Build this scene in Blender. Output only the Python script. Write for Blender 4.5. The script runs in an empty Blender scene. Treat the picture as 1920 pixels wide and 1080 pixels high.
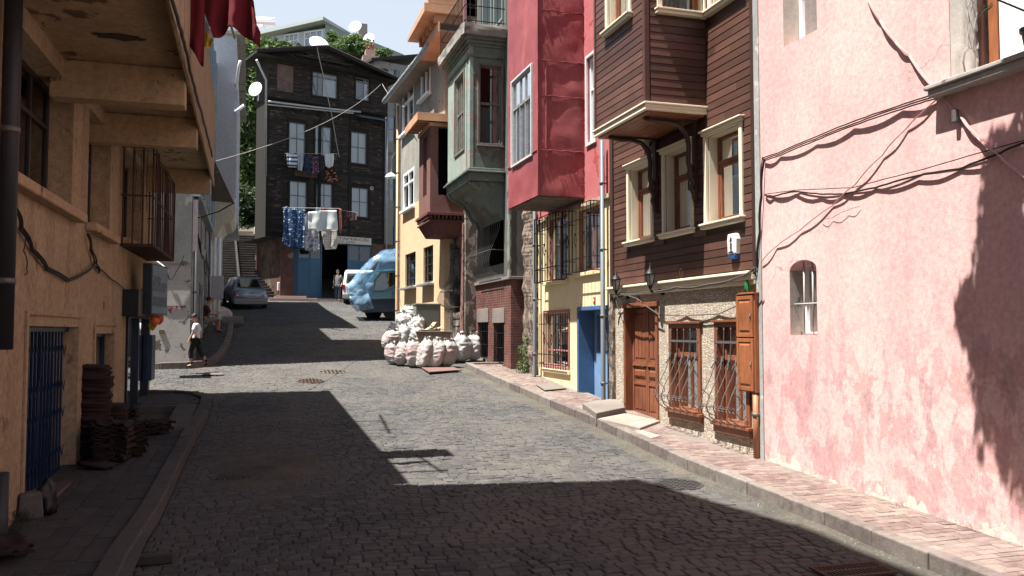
import bpy, bmesh, math, random
from mathutils import Vector, Matrix, noise
R = random.Random(7)
scene = bpy.context.scene
COL = scene.collection
sin, cos, pi, rad = math.sin, math.cos, math.pi, math.radians
# ---------------------------------------------------------------- camera maths
FPX = 1600.0
PIT = math.atan(80 / FPX); TH = math.atan(493 * cos(PIT) / FPX)
_ct, _st, _cp, _sp = cos(TH), sin(TH), cos(PIT), sin(PIT)
FW = Vector((_st * _cp, _ct * _cp, _sp)); RT = Vector((_ct, -_st, 0)); UP = Vector((-_st * _sp, -_ct * _sp, _cp))
def ray(x, y): return FW + RT * ((x - 960) / FPX) + UP * ((540 - y) / FPX)
def onY(x, y, Y):
    d = ray(x, y); return d * (Y / d.y)
def onX(x, y, X):
    d = ray(x, y); return d * (X / d.x)
# street profile: height of the roadway along the street
GP = [(-30, -2.9), (2, -2.4), (5, -2.28), (11, -2.0), (17, -1.62), (21, -1.3), (24, -1.0), (30, -.3), (36, .35), (44, 1.1), (49, 1.75), (60, 2.2)]
def lerp_tab(tab, t):
    if t <= tab[0][0]: return tab[0][1]
    for (a, b), (c, d) in zip(tab, tab[1:]):
        if t <= c: return b + (d - b) * (t - a) / (c - a)
    return tab[-1][1]
def gz(Y):
    return (lerp_tab(GP, Y - 1.2) + lerp_tab(GP, Y) * 2 + lerp_tab(GP, Y + 1.2)) / 4
def onG(x, y, h=0):
    d = ray(x, y); Y = 1.0
    while Y < 200:
        if d.z * Y / d.y <= gz(Y) + h: break
        Y += .02
    return Vector((d.x * Y / d.y, Y, gz(Y) + h))
# ---------------------------------------------------------------- frames
class Fr:
    """vertical facade plane: origin (x,y), unit axis s along it, outward normal n"""
    def __init__(f, o, a, n=None):
        f.o = Vector((o[0], o[1], 0)); f.a = Vector((a[0], a[1], 0)).normalized()
        f.n = Vector((f.a.y, -f.a.x, 0))
        if n is not None and f.n.dot(Vector((n[0], n[1], 0))) < 0: f.n = -f.n
    def __call__(f, s, d, z): return f.o + f.a * s + f.n * d + Vector((0, 0, z))
    def pt(f, x, y, d=0):
        r = ray(x, y); oo = f.o + f.n * d; t = oo.dot(f.n) / r.dot(f.n); p = r * t
        return ((p - oo).dot(f.a), p.z)
    def rect(f, x0, y0, x1, y1, d=0):
        s0, za = f.pt(x0, y0, d); s1, zb = f.pt(x1, y1, d)
        return (min(s0, s1), max(s0, s1), min(za, zb), max(za, zb))
def ID(x, y, z): return Vector((x, y, z))
# ---------------------------------------------------------------- mesh builder
class M:
    def __init__(m, T=ID): m.v = []; m.f = []; m.mi = []; m.T = T; m.k = 0; m.sm = False; m.fs = []
    def P(m, *p):
        m.v.append(m.T(*p)); return len(m.v) - 1
    def F(m, *ix): m.f.append(ix); m.mi.append(m.k); m.fs.append(m.sm)
    def quad(m, a, b, c, d): m.F(*[m.P(*p) for p in (a, b, c, d)])
    def poly(m, pts): m.F(*[m.P(*p) for p in pts])
    def box(m, a0, a1, b0, b1, c0, c1):
        i = [m.P(a, b, c) for a in (a0, a1) for b in (b0, b1) for c in (c0, c1)]
        for q in ((0, 1, 3, 2), (4, 6, 7, 5), (0, 4, 5, 1), (2, 3, 7, 6), (0, 2, 6, 4), (1, 5, 7, 3)): m.F(*[i[k] for k in q])
        return m
    def hexa(m, p):  # 8 points: bottom 4, top 4
        i = [m.P(*q) for q in p]
        for q in ((3, 2, 1, 0), (4, 5, 6, 7), (0, 1, 5, 4), (1, 2, 6, 5), (2, 3, 7, 6), (3, 0, 4, 7)): m.F(*[i[k] for k in q])
    def prism(m, pts, off):  # polygon points and an offset vector (local)
        n = len(pts); a = [m.P(*p) for p in pts]; b = [m.P(*[p[k] + off[k] for k in range(3)]) for p in pts]
        m.F(*a); m.F(*reversed(b))
        for i in range(n): j = (i + 1) % n; m.F(a[i], b[i], b[j], a[j])
    def tube(m, pts, r, n=6, caps=True):
        W = [m.T(*p) for p in pts]; rr = r if isinstance(r, (list, tuple)) else [r] * len(W); rings = []; u = None
        for i, p in enumerate(W):
            t = (W[min(i + 1, len(W) - 1)] - W[max(i - 1, 0)])
            if t.length < 1e-9: t = Vector((0, 0, 1))
            t.normalize()
            if u is None: u = t.orthogonal().normalized()
            else:
                u = u - t * u.dot(t); u = u.normalized() if u.length > 1e-6 else t.orthogonal().normalized()
            w = t.cross(u); base = len(m.v)
            for k in range(n):
                a = 2 * pi * k / n; m.v.append(p + (u * cos(a) + w * sin(a)) * rr[i])
            rings.append(base)
        sm = m.sm; m.sm = n > 5
        for a, b in zip(rings, rings[1:]):
            for k in range(n): m.F(a + k, a + (k + 1) % n, b + (k + 1) % n, b + k)
        m.sm = sm
        if caps: m.F(*[rings[0] + k for k in reversed(range(n))]); m.F(*[rings[-1] + k for k in range(n)])
        return m
    def lathe(m, c, prof, n=16, ax='z', caps=True):
        rings = []; sm = m.sm; m.sm = True
        for r, h in prof:
            ring = []
            for k in range(n):
                a = 2 * pi * k / n; x, y = r * cos(a), r * sin(a)
                q = (c[0] + x, c[1] + y, c[2] + h) if ax == 'z' else (c[0] + h, c[1] + x, c[2] + y) if ax == 'x' else (c[0] + x, c[1] + h, c[2] + y)
                ring.append(m.P(*q))
            rings.append(ring)
        for a, b in zip(rings, rings[1:]):
            for k in range(n): m.F(a[k], a[(k + 1) % n], b[(k + 1) % n], b[k])
        m.sm = sm
        if caps: m.F(*rings[0]); m.F(*rings[-1])
        return m
    def grid(m, nu, nv, fn, wrap=False):
        ix = [[m.P(*fn(i / nu, j / nv)) for j in range(nv + 1)] for i in range(nu + 1)]
        for i in range(nu):
            for j in range(nv): m.F(ix[i][j], ix[i + 1][j], ix[i + 1][j + 1], ix[i][j + 1])
        return ix
    def build(m, name, mats, parent=None, bevel=0, recalc=True, solid=0, loc=None):
        me = bpy.data.meshes.new(name); org = Vector((0, 0, 0))
        if parent is not None: org = ORG[parent.name]
        elif loc is not None: org = Vector(loc)
        me.from_pydata([tuple(v - org) for v in m.v], [], [tuple(f) for f in m.f])
        mats = mats if isinstance(mats, (list, tuple)) else [mats]
        for k in mats: me.materials.append(k)
        me.polygons.foreach_set('material_index', m.mi); me.polygons.foreach_set('use_smooth', m.fs)
        if recalc:
            b = bmesh.new(); b.from_mesh(me); bmesh.ops.recalc_face_normals(b, faces=b.faces); b.to_mesh(me); b.free()
        me.update()
        o = bpy.data.objects.new(name, me); COL.objects.link(o)
        ORG[o.name] = org
        if parent is not None: o.parent = parent
        elif loc is not None: o.location = org
        if bevel:
            w = o.modifiers.new('b', 'BEVEL'); w.width = bevel; w.segments = 2; w.limit_method = 'ANGLE'; w.angle_limit = rad(40)
        if solid:
            w = o.modifiers.new('s', 'SOLIDIFY'); w.thickness = solid; w.offset = 0
        return o
ORG = {}
def tag(o, label=None, cat=None, group=None, kind=None):
    if label: o['label'] = label
    if cat: o['category'] = cat
    if group: o['group'] = group
    if kind: o['kind'] = kind
    return o
def thing(name, label, cat, loc, group=None):
    o = bpy.data.objects.new(name, None); COL.objects.link(o); o.location = loc; o.empty_display_size = .2
    ORG[o.name] = Vector(loc); return tag(o, label, cat, group)
def copy_tree(o, parent=None):
    c = o.copy(); COL.objects.link(c); ORG[c.name] = ORG.get(o.name, Vector((0, 0, 0)))
    if parent is not None: c.parent = parent
    for ch in o.children: copy_tree(ch, c)
    return c
# ---------------------------------------------------------------- materials
class NT:
    def __init__(s, name):
        s.m = bpy.data.materials.new(name); s.m.use_nodes = True; s.t = s.m.node_tree; s.t.nodes.clear()
        s.out = s.N('ShaderNodeOutputMaterial'); s.co = None
    def N(s, ty, **kw):
        n = s.t.nodes.new(ty)
        for k, v in kw.items(): setattr(n, k, v)
        return n
    def L(s, a, b): s.t.links.new(a, b)
    def coord(s):
        if s.co is None: s.co = s.N('ShaderNodeTexCoord').outputs['Object']
        return s.co
    def mapped(s, sc=(1, 1, 1), loc=(0, 0, 0)):
        n = s.N('ShaderNodeMapping'); n.inputs['Scale'].default_value = sc; n.inputs['Location'].default_value = loc
        s.L(s.coord(), n.inputs['Vector']); return n.outputs[0]
    def uz(s, k=1.0):  # (x+y, z, 0): facade coordinate
        sp = s.N('ShaderNodeSeparateXYZ'); s.L(s.coord(), sp.inputs[0])
        ad = s.N('ShaderNodeMath', operation='ADD'); s.L(sp.outputs[0], ad.inputs[0]); s.L(sp.outputs[1], ad.inputs[1])
        cb = s.N('ShaderNodeCombineXYZ'); s.L(ad.outputs[0], cb.inputs[0]); s.L(sp.outputs[2], cb.inputs[1]); return cb.outputs[0]
    def noise(s, scale, detail=4, rough=.6, sc=(1, 1, 1), loc=(0, 0, 0), dist=0):
        n = s.N('ShaderNodeTexNoise'); n.inputs['Scale'].default_value = scale; n.inputs['Detail'].default_value = detail
        n.inputs['Roughness'].default_value = rough; n.inputs['Distortion'].default_value = dist
        s.L(s.mapped(sc, loc), n.inputs['Vector']); return n.outputs['Fac']
    def ramp(s, fac, stops):
        r = s.N('ShaderNodeValToRGB'); e = r.color_ramp.elements
        while len(e) < len(stops): e.new(.5)
        for q, (p, c) in zip(e, stops):
            q.position = p; q.color = (c, c, c, 1) if isinstance(c, (int, float)) else (*c[:3], 1)
        s.L(fac, r.inputs[0]); return r.outputs[0]
    def mix(s, fac, a, b, mode='MIX'):
        n = s.N('ShaderNodeMix', data_type='RGBA', blend_type=mode)
        for i, v in ((0, fac), (6, a), (7, b)):
            if isinstance(v, (int, float)): n.inputs[i].default_value = v if i == 0 else (v, v, v, 1)
            elif isinstance(v, tuple): n.inputs[i].default_value = (*v[:3], 1)
            else: s.L(v, n.inputs[i])
        return n.outputs[2]
    def math(s, op, a, b=0.0):
        n = s.N('ShaderNodeMath', operation=op)
        for i, v in ((0, a), (1, b)):
            if isinstance(v, (int, float)): n.inputs[i].default_value = v
            else: s.L(v, n.inputs[i])
        return n.outputs[0]
    def done(s, col, rough=.85, metal=0, bump=None, bstr=.3, bdist=.01, spec=.3, bump2=None, trans=0):
        p = s.N('ShaderNodeBsdfPrincipled')
        for k, v in (('Base Color', col), ('Roughness', rough), ('Metallic', metal)):
            if isinstance(v, (int, float)): p.inputs[k].default_value = v
            elif isinstance(v, tuple): p.inputs[k].default_value = (*v[:3], 1)
            else: s.L(v, p.inputs[k])
        p.inputs['Specular IOR Level'].default_value = spec
        nrm = None
        for bb, st, di in ((bump, bstr, bdist), (bump2 or (None, 0, 0))):
            if bb is None: continue
            b = s.N('ShaderNodeBump'); b.inputs['Strength'].default_value = st; b.inputs['Distance'].default_value = di
            s.L(bb, b.inputs['Height'])
            if nrm is not None: s.L(nrm, b.inputs['Normal'])
            nrm = b.outputs[0]
        if nrm is not None: s.L(nrm, p.inputs['Normal'])
        if trans: 
            tr = s.N('ShaderNodeBsdfTranslucent'); mx = s.N('ShaderNodeMixShader'); mx.inputs[0].default_value = trans
            if isinstance(col, tuple): tr.inputs[0].default_value = (*col[:3], 1)
            else: s.L(col, tr.inputs[0])
            s.L(p.outputs[0], mx.inputs[1]); s.L(tr.outputs[0], mx.inputs[2]); s.L(mx.outputs[0], s.out.inputs[0])
        else: s.L(p.outputs[0], s.out.inputs[0])
        return s.m
def plaster(name, c1, c2, patch=None, pth=.62, psc=1.2, sc=.7, bump=.35, streak=0, grain=60, fine=.25, ps=(1, 1, 1), patch2=None, p2=.64):
    n = NT(name)
    col = n.mix(n.ramp(n.noise(sc, 6, .65), [(.35, 0), (.65, 1)]), c1, c2)
    g = n.noise(grain, 3, .7)
    if streak:
        st = n.ramp(n.noise(1.6, 5, .7, sc=(1.8, 1.8, .22), loc=(3, 1, 0)), [(.48, 0), (.72, 1)])
        col = n.mix(n.math('MULTIPLY', st, streak), col, tuple(k * .35 for k in c1))
    bh = g
    if patch2:
        p = n.ramp(n.noise(psc * .8, 7, .66, loc=(9, 2, 4), dist=.4), [(p2, 0), (p2 + .025, 1)]); col = n.mix(p, col, patch2)
    if patch:
        p = n.ramp(n.noise(psc, 8, .62, sc=ps, loc=(1, 5, 2), dist=.3), [(pth, 0), (pth + .012, 1)])
        col = n.mix(p, col, patch); bh = n.mix(.5, g, n.math('SUBTRACT', 1.0, p))
    col = n.mix(fine, col, n.ramp(n.noise(14, 5, .75), [(.25, .12), (.75, .95)]), 'OVERLAY')
    return n.done(col, .92, bump=bh, bstr=bump, bdist=.012, spec=.15)
def plain(name, c, rough=.6, metal=0, var=.25, sc=6, bump=.1, spec=.4, dark=.45, trans=0):
    n = NT(name)
    col = n.mix(n.math('MULTIPLY', n.ramp(n.noise(sc, 5, .7), [(.35, 0), (.7, 1)]), var), c, tuple(k * dark for k in c))
    return n.done(col, rough, metal, bump=n.noise(sc * 5, 4, .6), bstr=bump, bdist=.01, spec=spec, trans=trans)
def wood(name, c1, c2, rough=.55, along=(1, 1, 14), sc=4, bump=.2, wear=None, wth=.62, spec=.35, isl=0):
    n = NT(name)
    f = n.noise(sc, 6, .65, sc=along)
    col = n.mix(n.ramp(f, [(.3, 0), (.7, 1)]), c1, c2)
    col = n.mix(.35, col, n.ramp(n.noise(1.3, 3, .6), [(.3, .25), (.7, .8)]), 'OVERLAY')
    if isl: col = n.mix(isl, col, n.ramp(n.N('ShaderNodeNewGeometry').outputs['Random Per Island'], [(0, .12), (1, .88)]), 'OVERLAY')
    if wear:
        p = n.ramp(n.noise(2.2, 8, .7, sc=tuple(a ** .5 for a in along)), [(wth, 0), (wth + .04, 1)]); col = n.mix(p, col, wear)
    return n.done(col, rough, bump=f, bstr=bump, bdist=.006, spec=spec)
def brickmat(name, c1, c2, mortar, w=.22, h=.07, ms=.012, scale=1, bump=.6, patch=None, pth=.6, dark=.4, smooth=.3):
    n = NT(name); b = n.N('ShaderNodeTexBrick'); n.L(n.uz(), b.inputs['Vector'])
    b.inputs['Scale'].default_value = 1; b.inputs['Brick Width'].default_value = w; b.inputs['Row Height'].default_value = h
    b.inputs['Mortar Size'].default_value = ms; b.inputs['Mortar Smooth'].default_value = smooth
    b.inputs['Color1'].default_value = (*c1, 1); b.inputs['Color2'].default_value = (*c2, 1); b.inputs['Mortar'].default_value = (*mortar, 1)
    col = n.mix(dark, b.outputs[0], n.ramp(n.noise(2.3, 6, .7), [(.3, .05), (.7, .9)]), 'OVERLAY')
    if patch:
        p = n.ramp(n.noise(1.1, 7, .65, loc=(2, 3, 1)), [(pth, 0), (pth + .02, 1)]); col = n.mix(p, col, patch)
    inv = n.math('SUBTRACT', 1.0, b.outputs[1])
    return n.done(col, .93, bump=inv, bstr=bump, bdist=.012, spec=.1, bump2=(n.noise(45, 4, .7), .4, .008))
def glassmat(name, tint=(.85, .9, .92), refl=.12):
    n = NT(name); g = n.N('ShaderNodeBsdfGlossy'); g.inputs['Roughness'].default_value = .03; g.inputs[0].default_value = (.95, .97, 1, 1)
    t = n.N('ShaderNodeBsdfTransparent'); t.inputs[0].default_value = (*tint, 1)
    lw = n.N('ShaderNodeLayerWeight'); lw.inputs[0].default_value = .35
    f = n.math('ADD', n.math('MULTIPLY', lw.outputs['Fresnel'], .9), refl)
    b = n.N('ShaderNodeBump'); b.inputs['Strength'].default_value = .04; n.L(n.noise(3, 2), b.inputs['Height']); n.L(b.outputs[0], g.inputs['Normal'])
    mx = n.N('ShaderNodeMixShader'); n.L(f, mx.inputs[0]); n.L(t.outputs[0], mx.inputs[1]); n.L(g.outputs[0], mx.inputs[2]); n.L(mx.outputs[0], n.out.inputs[0])
    return n.m
def lin(r, g, b):  # sRGB 0-255 to linear
    return tuple(((c / 255 + .055) / 1.055) ** 2.4 if c > 10 else c / 255 / 12.92 for c in (r, g, b))
# ---------------------------------------------------------------- building pieces
def cutgrid(s0, s1, z0, z1, ops):
    ss = sorted({s0, s1, *[min(max(v, s0), s1) for o in ops for v in o[:2]]}); zs = sorted({z0, z1, *[min(max(v, z0), z1) for o in ops for v in o[2:4]]})
    for a, b in zip(ss, ss[1:]):
        for c, d in zip(zs, zs[1:]):
            if b - a < 1e-5 or d - c < 1e-5: continue
            ms, mz = (a + b) / 2, (c + d) / 2
            if not any(o[0] < ms < o[1] and o[2] < mz < o[3] for o in ops): yield a, b, c, d
def wall(m, s0, s1, z0, z1, ops=(), d=0, rev=.22, deep=.9, back=None, k=0, ki=1, maxc=None):
    """front skin with openings, reveals (material k) and dark niches (material ki)"""
    m.k = k
    for a, b, c, e in cutgrid(s0, s1, z0, z1, ops): m.quad((a, d, c), (b, d, c), (b, d, e), (a, d, e))
    for o in ops:
        a, b, c, e = o[:4]; r = o[4] if len(o) > 4 else rev; dp = o[5] if len(o) > 5 else deep
        m.k = k
        for p, q in (((a, c), (a, e)), ((b, c), (b, e)), ((a, c), (b, c)), ((a, e), (b, e))):
            m.quad((p[0], d, p[1]), (q[0], d, q[1]), (q[0], d - r, q[1]), (p[0], d - r, p[1]))
        m.k = ki
        for p, q in (((a, c), (a, e)), ((b, c), (b, e)), ((a, c), (b, c)), ((a, e), (b, e))):
            m.quad((p[0], d - r, p[1]), (q[0], d - r, q[1]), (q[0], d - r - dp, q[1]), (p[0], d - r - dp, p[1]))
        m.quad((a, d - r - dp, c), (b, d - r - dp, c), (b, d - r - dp, e), (a, d - r - dp, e))
    m.k = k
    if back is not None:
        for p, q in (((s0, z0), (s0, z1)), ((s1, z0), (s1, z1)), ((s0, z1), (s1, z1))):
            m.quad((p[0], d, p[1]), (q[0], d, q[1]), (q[0], d - back, q[1]), (p[0], d - back, p[1]))
        m.quad((s0, d - back, z0), (s1, d - back, z0), (s1, d - back, z1), (s0, d - back, z1))
def boards(m, s0, s1, z0, z1, ops=(), d=0, h=.125, t=.018, gap=.012, jit=0, slope=.006, k=0, brk=0):
    m.k = k; z = z0
    while z < z1 - .02:
        za, zb = z, min(z + h - gap, z1); iv = [(s0, s1)]
        for o in ops:
            if o[2] < zb and o[3] > za:
                nx = []
                for a, b in iv:
                    if o[1] <= a or o[0] >= b: nx.append((a, b)); continue
                    if o[0] > a: nx.append((a, o[0]))
                    if o[1] < b: nx.append((o[1], b))
                iv = nx
        for a, b in iv:
            if b - a < .01: continue
            cuts = [a]
            if brk:
                c = a + R.uniform(.3, brk)
                while c < b - .3: cuts.append(c); c += R.uniform(.6, brk)
            cuts.append(b)
            for a2, b2 in zip(cuts, cuts[1:]):
                j = R.uniform(-jit, jit); j2 = R.uniform(-jit, jit)
                m.hexa([(a2, d - .01, za + j), (b2 - .004, d - .01, za + j2), (b2 - .004, d + t, za + j2), (a2, d + t, za + j),
                        (a2, d - .01, zb + j), (b2 - .004, d - .01, zb + j2), (b2 - .004, d + t - slope, zb + j2), (a2, d + t - slope, zb + j)])
        z += h
def framebox(m, s0, s1, z0, z1, w, d0, d1, wb=None, wt=None):
    wb = w if wb is None else wb; wt = w if wt is None else wt
    m.box(s0, s0 + w, d0, d1, z0, z1); m.box(s1 - w, s1, d0, d1, z0, z1)
    m.box(s0 + w, s1 - w, d0, d1, z0, z0 + wb); m.box(s0 + w, s1 - w, d0, d1, z1 - wt, z1)
def curtain(T, s0, s1, z0, z1, d, mat, parent, amp=.02, per=.09, name='curtain'):
    m = M(T); m.sm = True; n = max(6, int((s1 - s0) / per * 8)); ph = R.uniform(0, 6)
    def fn(u, v):
        s = s0 + (s1 - s0) * u
        return (s, d + amp * sin(s / per * 2 * pi + ph) * (1.1 - .5 * v) + amp * .5 * sin(s * 9 + ph), z0 + (z1 - z0) * v)
    m.grid(n, 3, fn); return m.build(name, mat, parent, recalc=False)
def window(T, parent, s0, s1, z0, z1, d, fm, gm, w=.05, th=.05, mv=(.5,), mh=(), mw=.035, cur=None, curz=None, curs=None, name='window', sash=None):
    """window frame (mesh) with pane and curtain children, front face at depth d"""
    m = M(T); framebox(m, s0, s1, z0, z1, w, d - th, d)
    for u in mv: c = s0 + (s1 - s0) * u; m.box(c - mw / 2, c + mw / 2, d - th + .004, d - .004, z0 + w, z1 - w)
    for u in mh: c = z0 + (z1 - z0) * u; m.box(s0 + w, s1 - w, d - th + .008, d + .004, c - mw / 2, c + mw / 2)
    if sash:
        for (a, b, c, e) in sash:
            A, B = s0 + (s1 - s0) * a, s0 + (s1 - s0) * b; C, E = z0 + (z1 - z0) * c, z0 + (z1 - z0) * e
            framebox(m, A, B, C, E, .035, d - th - .01, d + .008)
    o = m.build(name, fm, parent, bevel=.004)
    g = M(T); g.quad((s0 + w * .5, d - th * .6, z0 + w * .5), (s1 - w * .5, d - th * .6, z0 + w * .5), (s1 - w * .5, d - th * .6, z1 - w * .5), (s0 + w * .5, d - th * .6, z1 - w * .5))
    g.build('pane', gm, o, recalc=False)
    if cur:
        a, b = curs or (0, 1); c, e = curz or (0, 1)
        curtain(T, s0 + (s1 - s0) * a + .02, s0 + (s1 - s0) * b - .02, z0 + (z1 - z0) * c + .02, z0 + (z1 - z0) * e - .02, d - th - .09, cur, o)
    return o
def sagwire(pts, sag=.2, n=10, T=None):
    out = []
    for a, b in zip(pts, pts[1:]):
        a, b = Vector(a), Vector(b)
        for i in range(n): t = i / n; p = a.lerp(b, t); p.z -= sag * 4 * t * (1 - t); out.append(tuple(p))
    out.append(tuple(pts[-1])); return out
# ---------------------------------------------------------------- shared materials
G_DARK = glassmat('window_glass', (.5, .55, .57), .045)
G_CLR = glassmat('clear_glass', (.85, .9, .9), .10)
INT = plain('dark_interior', (.02, .019, .018), .95, var=.3, bump=0, spec=.05)
CREAM = plain('cream_paint', (.68, .61, .47), .55, var=.25, sc=3, dark=.8)
CURT = plain('white_curtain', (.75, .77, .78), .9, var=.2, sc=2, dark=.8, trans=.35)
CURTG = plain('grey_curtain', (.42, .45, .46), .9, var=.3, sc=2, dark=.7, trans=.3)
BLKIRON = plain('black_iron', (.018, .018, .02), .5, .6, var=.3, sc=20)
GREYIRON = plain('grey_iron', (.16, .15, .145), .55, .5, var=.5, sc=20)
RUST = plain('rusty_iron', (.085, .05, .038), .8, .3, var=.6, sc=14)
PIPEG = plain('grey_pipe', (.10, .115, .135), .5, 0, var=.25, sc=5)
CONC = plaster('rough_concrete', (.30, .28, .25), (.20, .19, .17), (.12, .115, .105), .6, 2.2, sc=1.5, bump=.5)
ZINC = plain('zinc_gutter', (.33, .35, .36), .5, .4, var=.5, sc=6)
WHITEP = plain('white_frame_paint', (.8, .82, .84), .45, var=.15, sc=4, dark=.85)
WIRE = plain('black_cable', (.016, .015, .015), .6, var=.1)
WIREG = plain('pale_cable', (.33, .31, .29), .6, var=.3)
WIREP = plain('pink_painted_cable', (.5, .3, .29), .6, var=.2)
# ---------------------------------------------------------------- camera, light, sky
cam = bpy.data.cameras.new('camera'); co = bpy.data.objects.new('camera', cam); COL.objects.link(co); scene.camera = co
cam.sensor_width = 36; cam.lens = 36 * FPX / 1920; cam.clip_end = 2000; cam.clip_start = .05
co.matrix_world = Matrix((RT, UP, -FW)).transposed().to_4x4()
SEL, SAZ = rad(68), rad(10)
sd = Vector((cos(SAZ) * cos(SEL), sin(SAZ) * cos(SEL), -sin(SEL)))
sl = bpy.data.lights.new('sun', 'SUN'); sl.energy = 5.0; sl.angle = rad(.5); sl.color = (1, .955, .88)
so = bpy.data.objects.new('sun', sl); COL.objects.link(so); so.rotation_euler = sd.to_track_quat('-Z', 'Y').to_euler(); so.location = (-10, -5, 40)
w = bpy.data.worlds.new('World'); scene.world = w; w.use_nodes = True; wn = w.node_tree; bg = wn.nodes['Background']
sk = wn.nodes.new('ShaderNodeTexSky'); sk.sky_type = 'NISHITA'; sk.sun_disc = False; sk.sun_elevation = SEL; sk.sun_rotation = rad(260)
sk.air_density = 1.0; sk.dust_density = 2.0; sk.ozone_density = 1.0; sk.altitude = 50
# thin bright summer haze low in the sky
tc_ = wn.nodes.new('ShaderNodeTexCoord'); sp_ = wn.nodes.new('ShaderNodeSeparateXYZ'); wn.links.new(tc_.outputs['Generated'], sp_.inputs[0])
rp_ = wn.nodes.new('ShaderNodeValToRGB'); rp_.color_ramp.elements[0].position = .0; rp_.color_ramp.elements[0].color = (.92, .92, .92, 1); rp_.color_ramp.elements[1].position = .52; rp_.color_ramp.elements[1].color = (0, 0, 0, 1)
e_ = rp_.color_ramp.elements.new(.36); e_.color = (.86, .86, .86, 1); wn.links.new(sp_.outputs[2], rp_.inputs[0])
mx = wn.nodes.new('ShaderNodeMix'); mx.data_type = 'RGBA'; mx.inputs[7].default_value = (6.3, 7.1, 8.1, 1); wn.links.new(rp_.outputs[0], mx.inputs[0]); wn.links.new(sk.outputs[0], mx.inputs[6])
wn.links.new(mx.outputs[2], bg.inputs[0]); bg.inputs[1].default_value = .042
vs = scene.view_settings; vs.view_transform = 'Standard'; vs.look = 'None'; vs.exposure = 1.6; vs.gamma = 1
scene.cycles.max_bounces = 7; scene.cycles.diffuse_bounces = 3; scene.cycles.transparent_max_bounces = 12; scene.cycles.use_denoising = True
# ---------------------------------------------------------------- ground
LK = [(-5, -1.15), (8.2, -1.0), (10, -.9), (15, -.79), (17.6, -.68), (18.4, -.75)]           # left kerb line X(Y)
RK = [(-5, 5.9), (7.5, 6.02), (11, 6.0), (15, 6.12), (19, 6.02), (23.5, 5.82), (60, 5.8)]
def lk(Y): return lerp_tab(LK, Y)
def rk(Y): return lerp_tab(RK, Y)
LWX = lambda Y: -2.0 - .024 * (19.6 - Y)     # yellow building wall
def und(x, y): return .022 * noise.noise(Vector((x * .35, y * .3, 0))) + .008 * noise.noise(Vector((x * 1.3, y * 1.3, 5)))
def dustf(x, y):
    v = .011 * noise.noise(Vector((x * 2.1, y * 1.6, 9))) + .004 * noise.noise(Vector((x * 7, y * 6, 3)))
    g = max(0, 1 - (rk(y) - x) / .45) if y < 23.5 else 0
    v += .020 * min(1, g * 1.6)
    v += .030 * math.exp(-((x - .25) ** 2 / .5 + (y - 12.6) ** 2 / 3.0))
    v += .010 * math.exp(-((x - 2.6) ** 2 / 1.6 + (y - 23.6) ** 2 / 1.2))
    v += .010 * math.exp(-((x + .9) ** 2 / .6 + (y - 20.4) ** 2 / .5))
    return v
def groundz(x, y): return gz(y) + und(x, y)
n_ = NT('street_dust')
c_ = n_.mix(n_.ramp(n_.noise(1.1, 7, .7), [(.35, 0), (.65, 1)]), (.105, .095, .078), (.06, .056, .05))
c_ = n_.mix(.5, c_, n_.ramp(n_.noise(22, 6, .8), [(.3, .15), (.7, .9)]), 'OVERLAY')
DUST = n_.done(c_, .95, bump=n_.noise(60, 5, .8), bstr=.7, bdist=.01, spec=.1)
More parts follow.
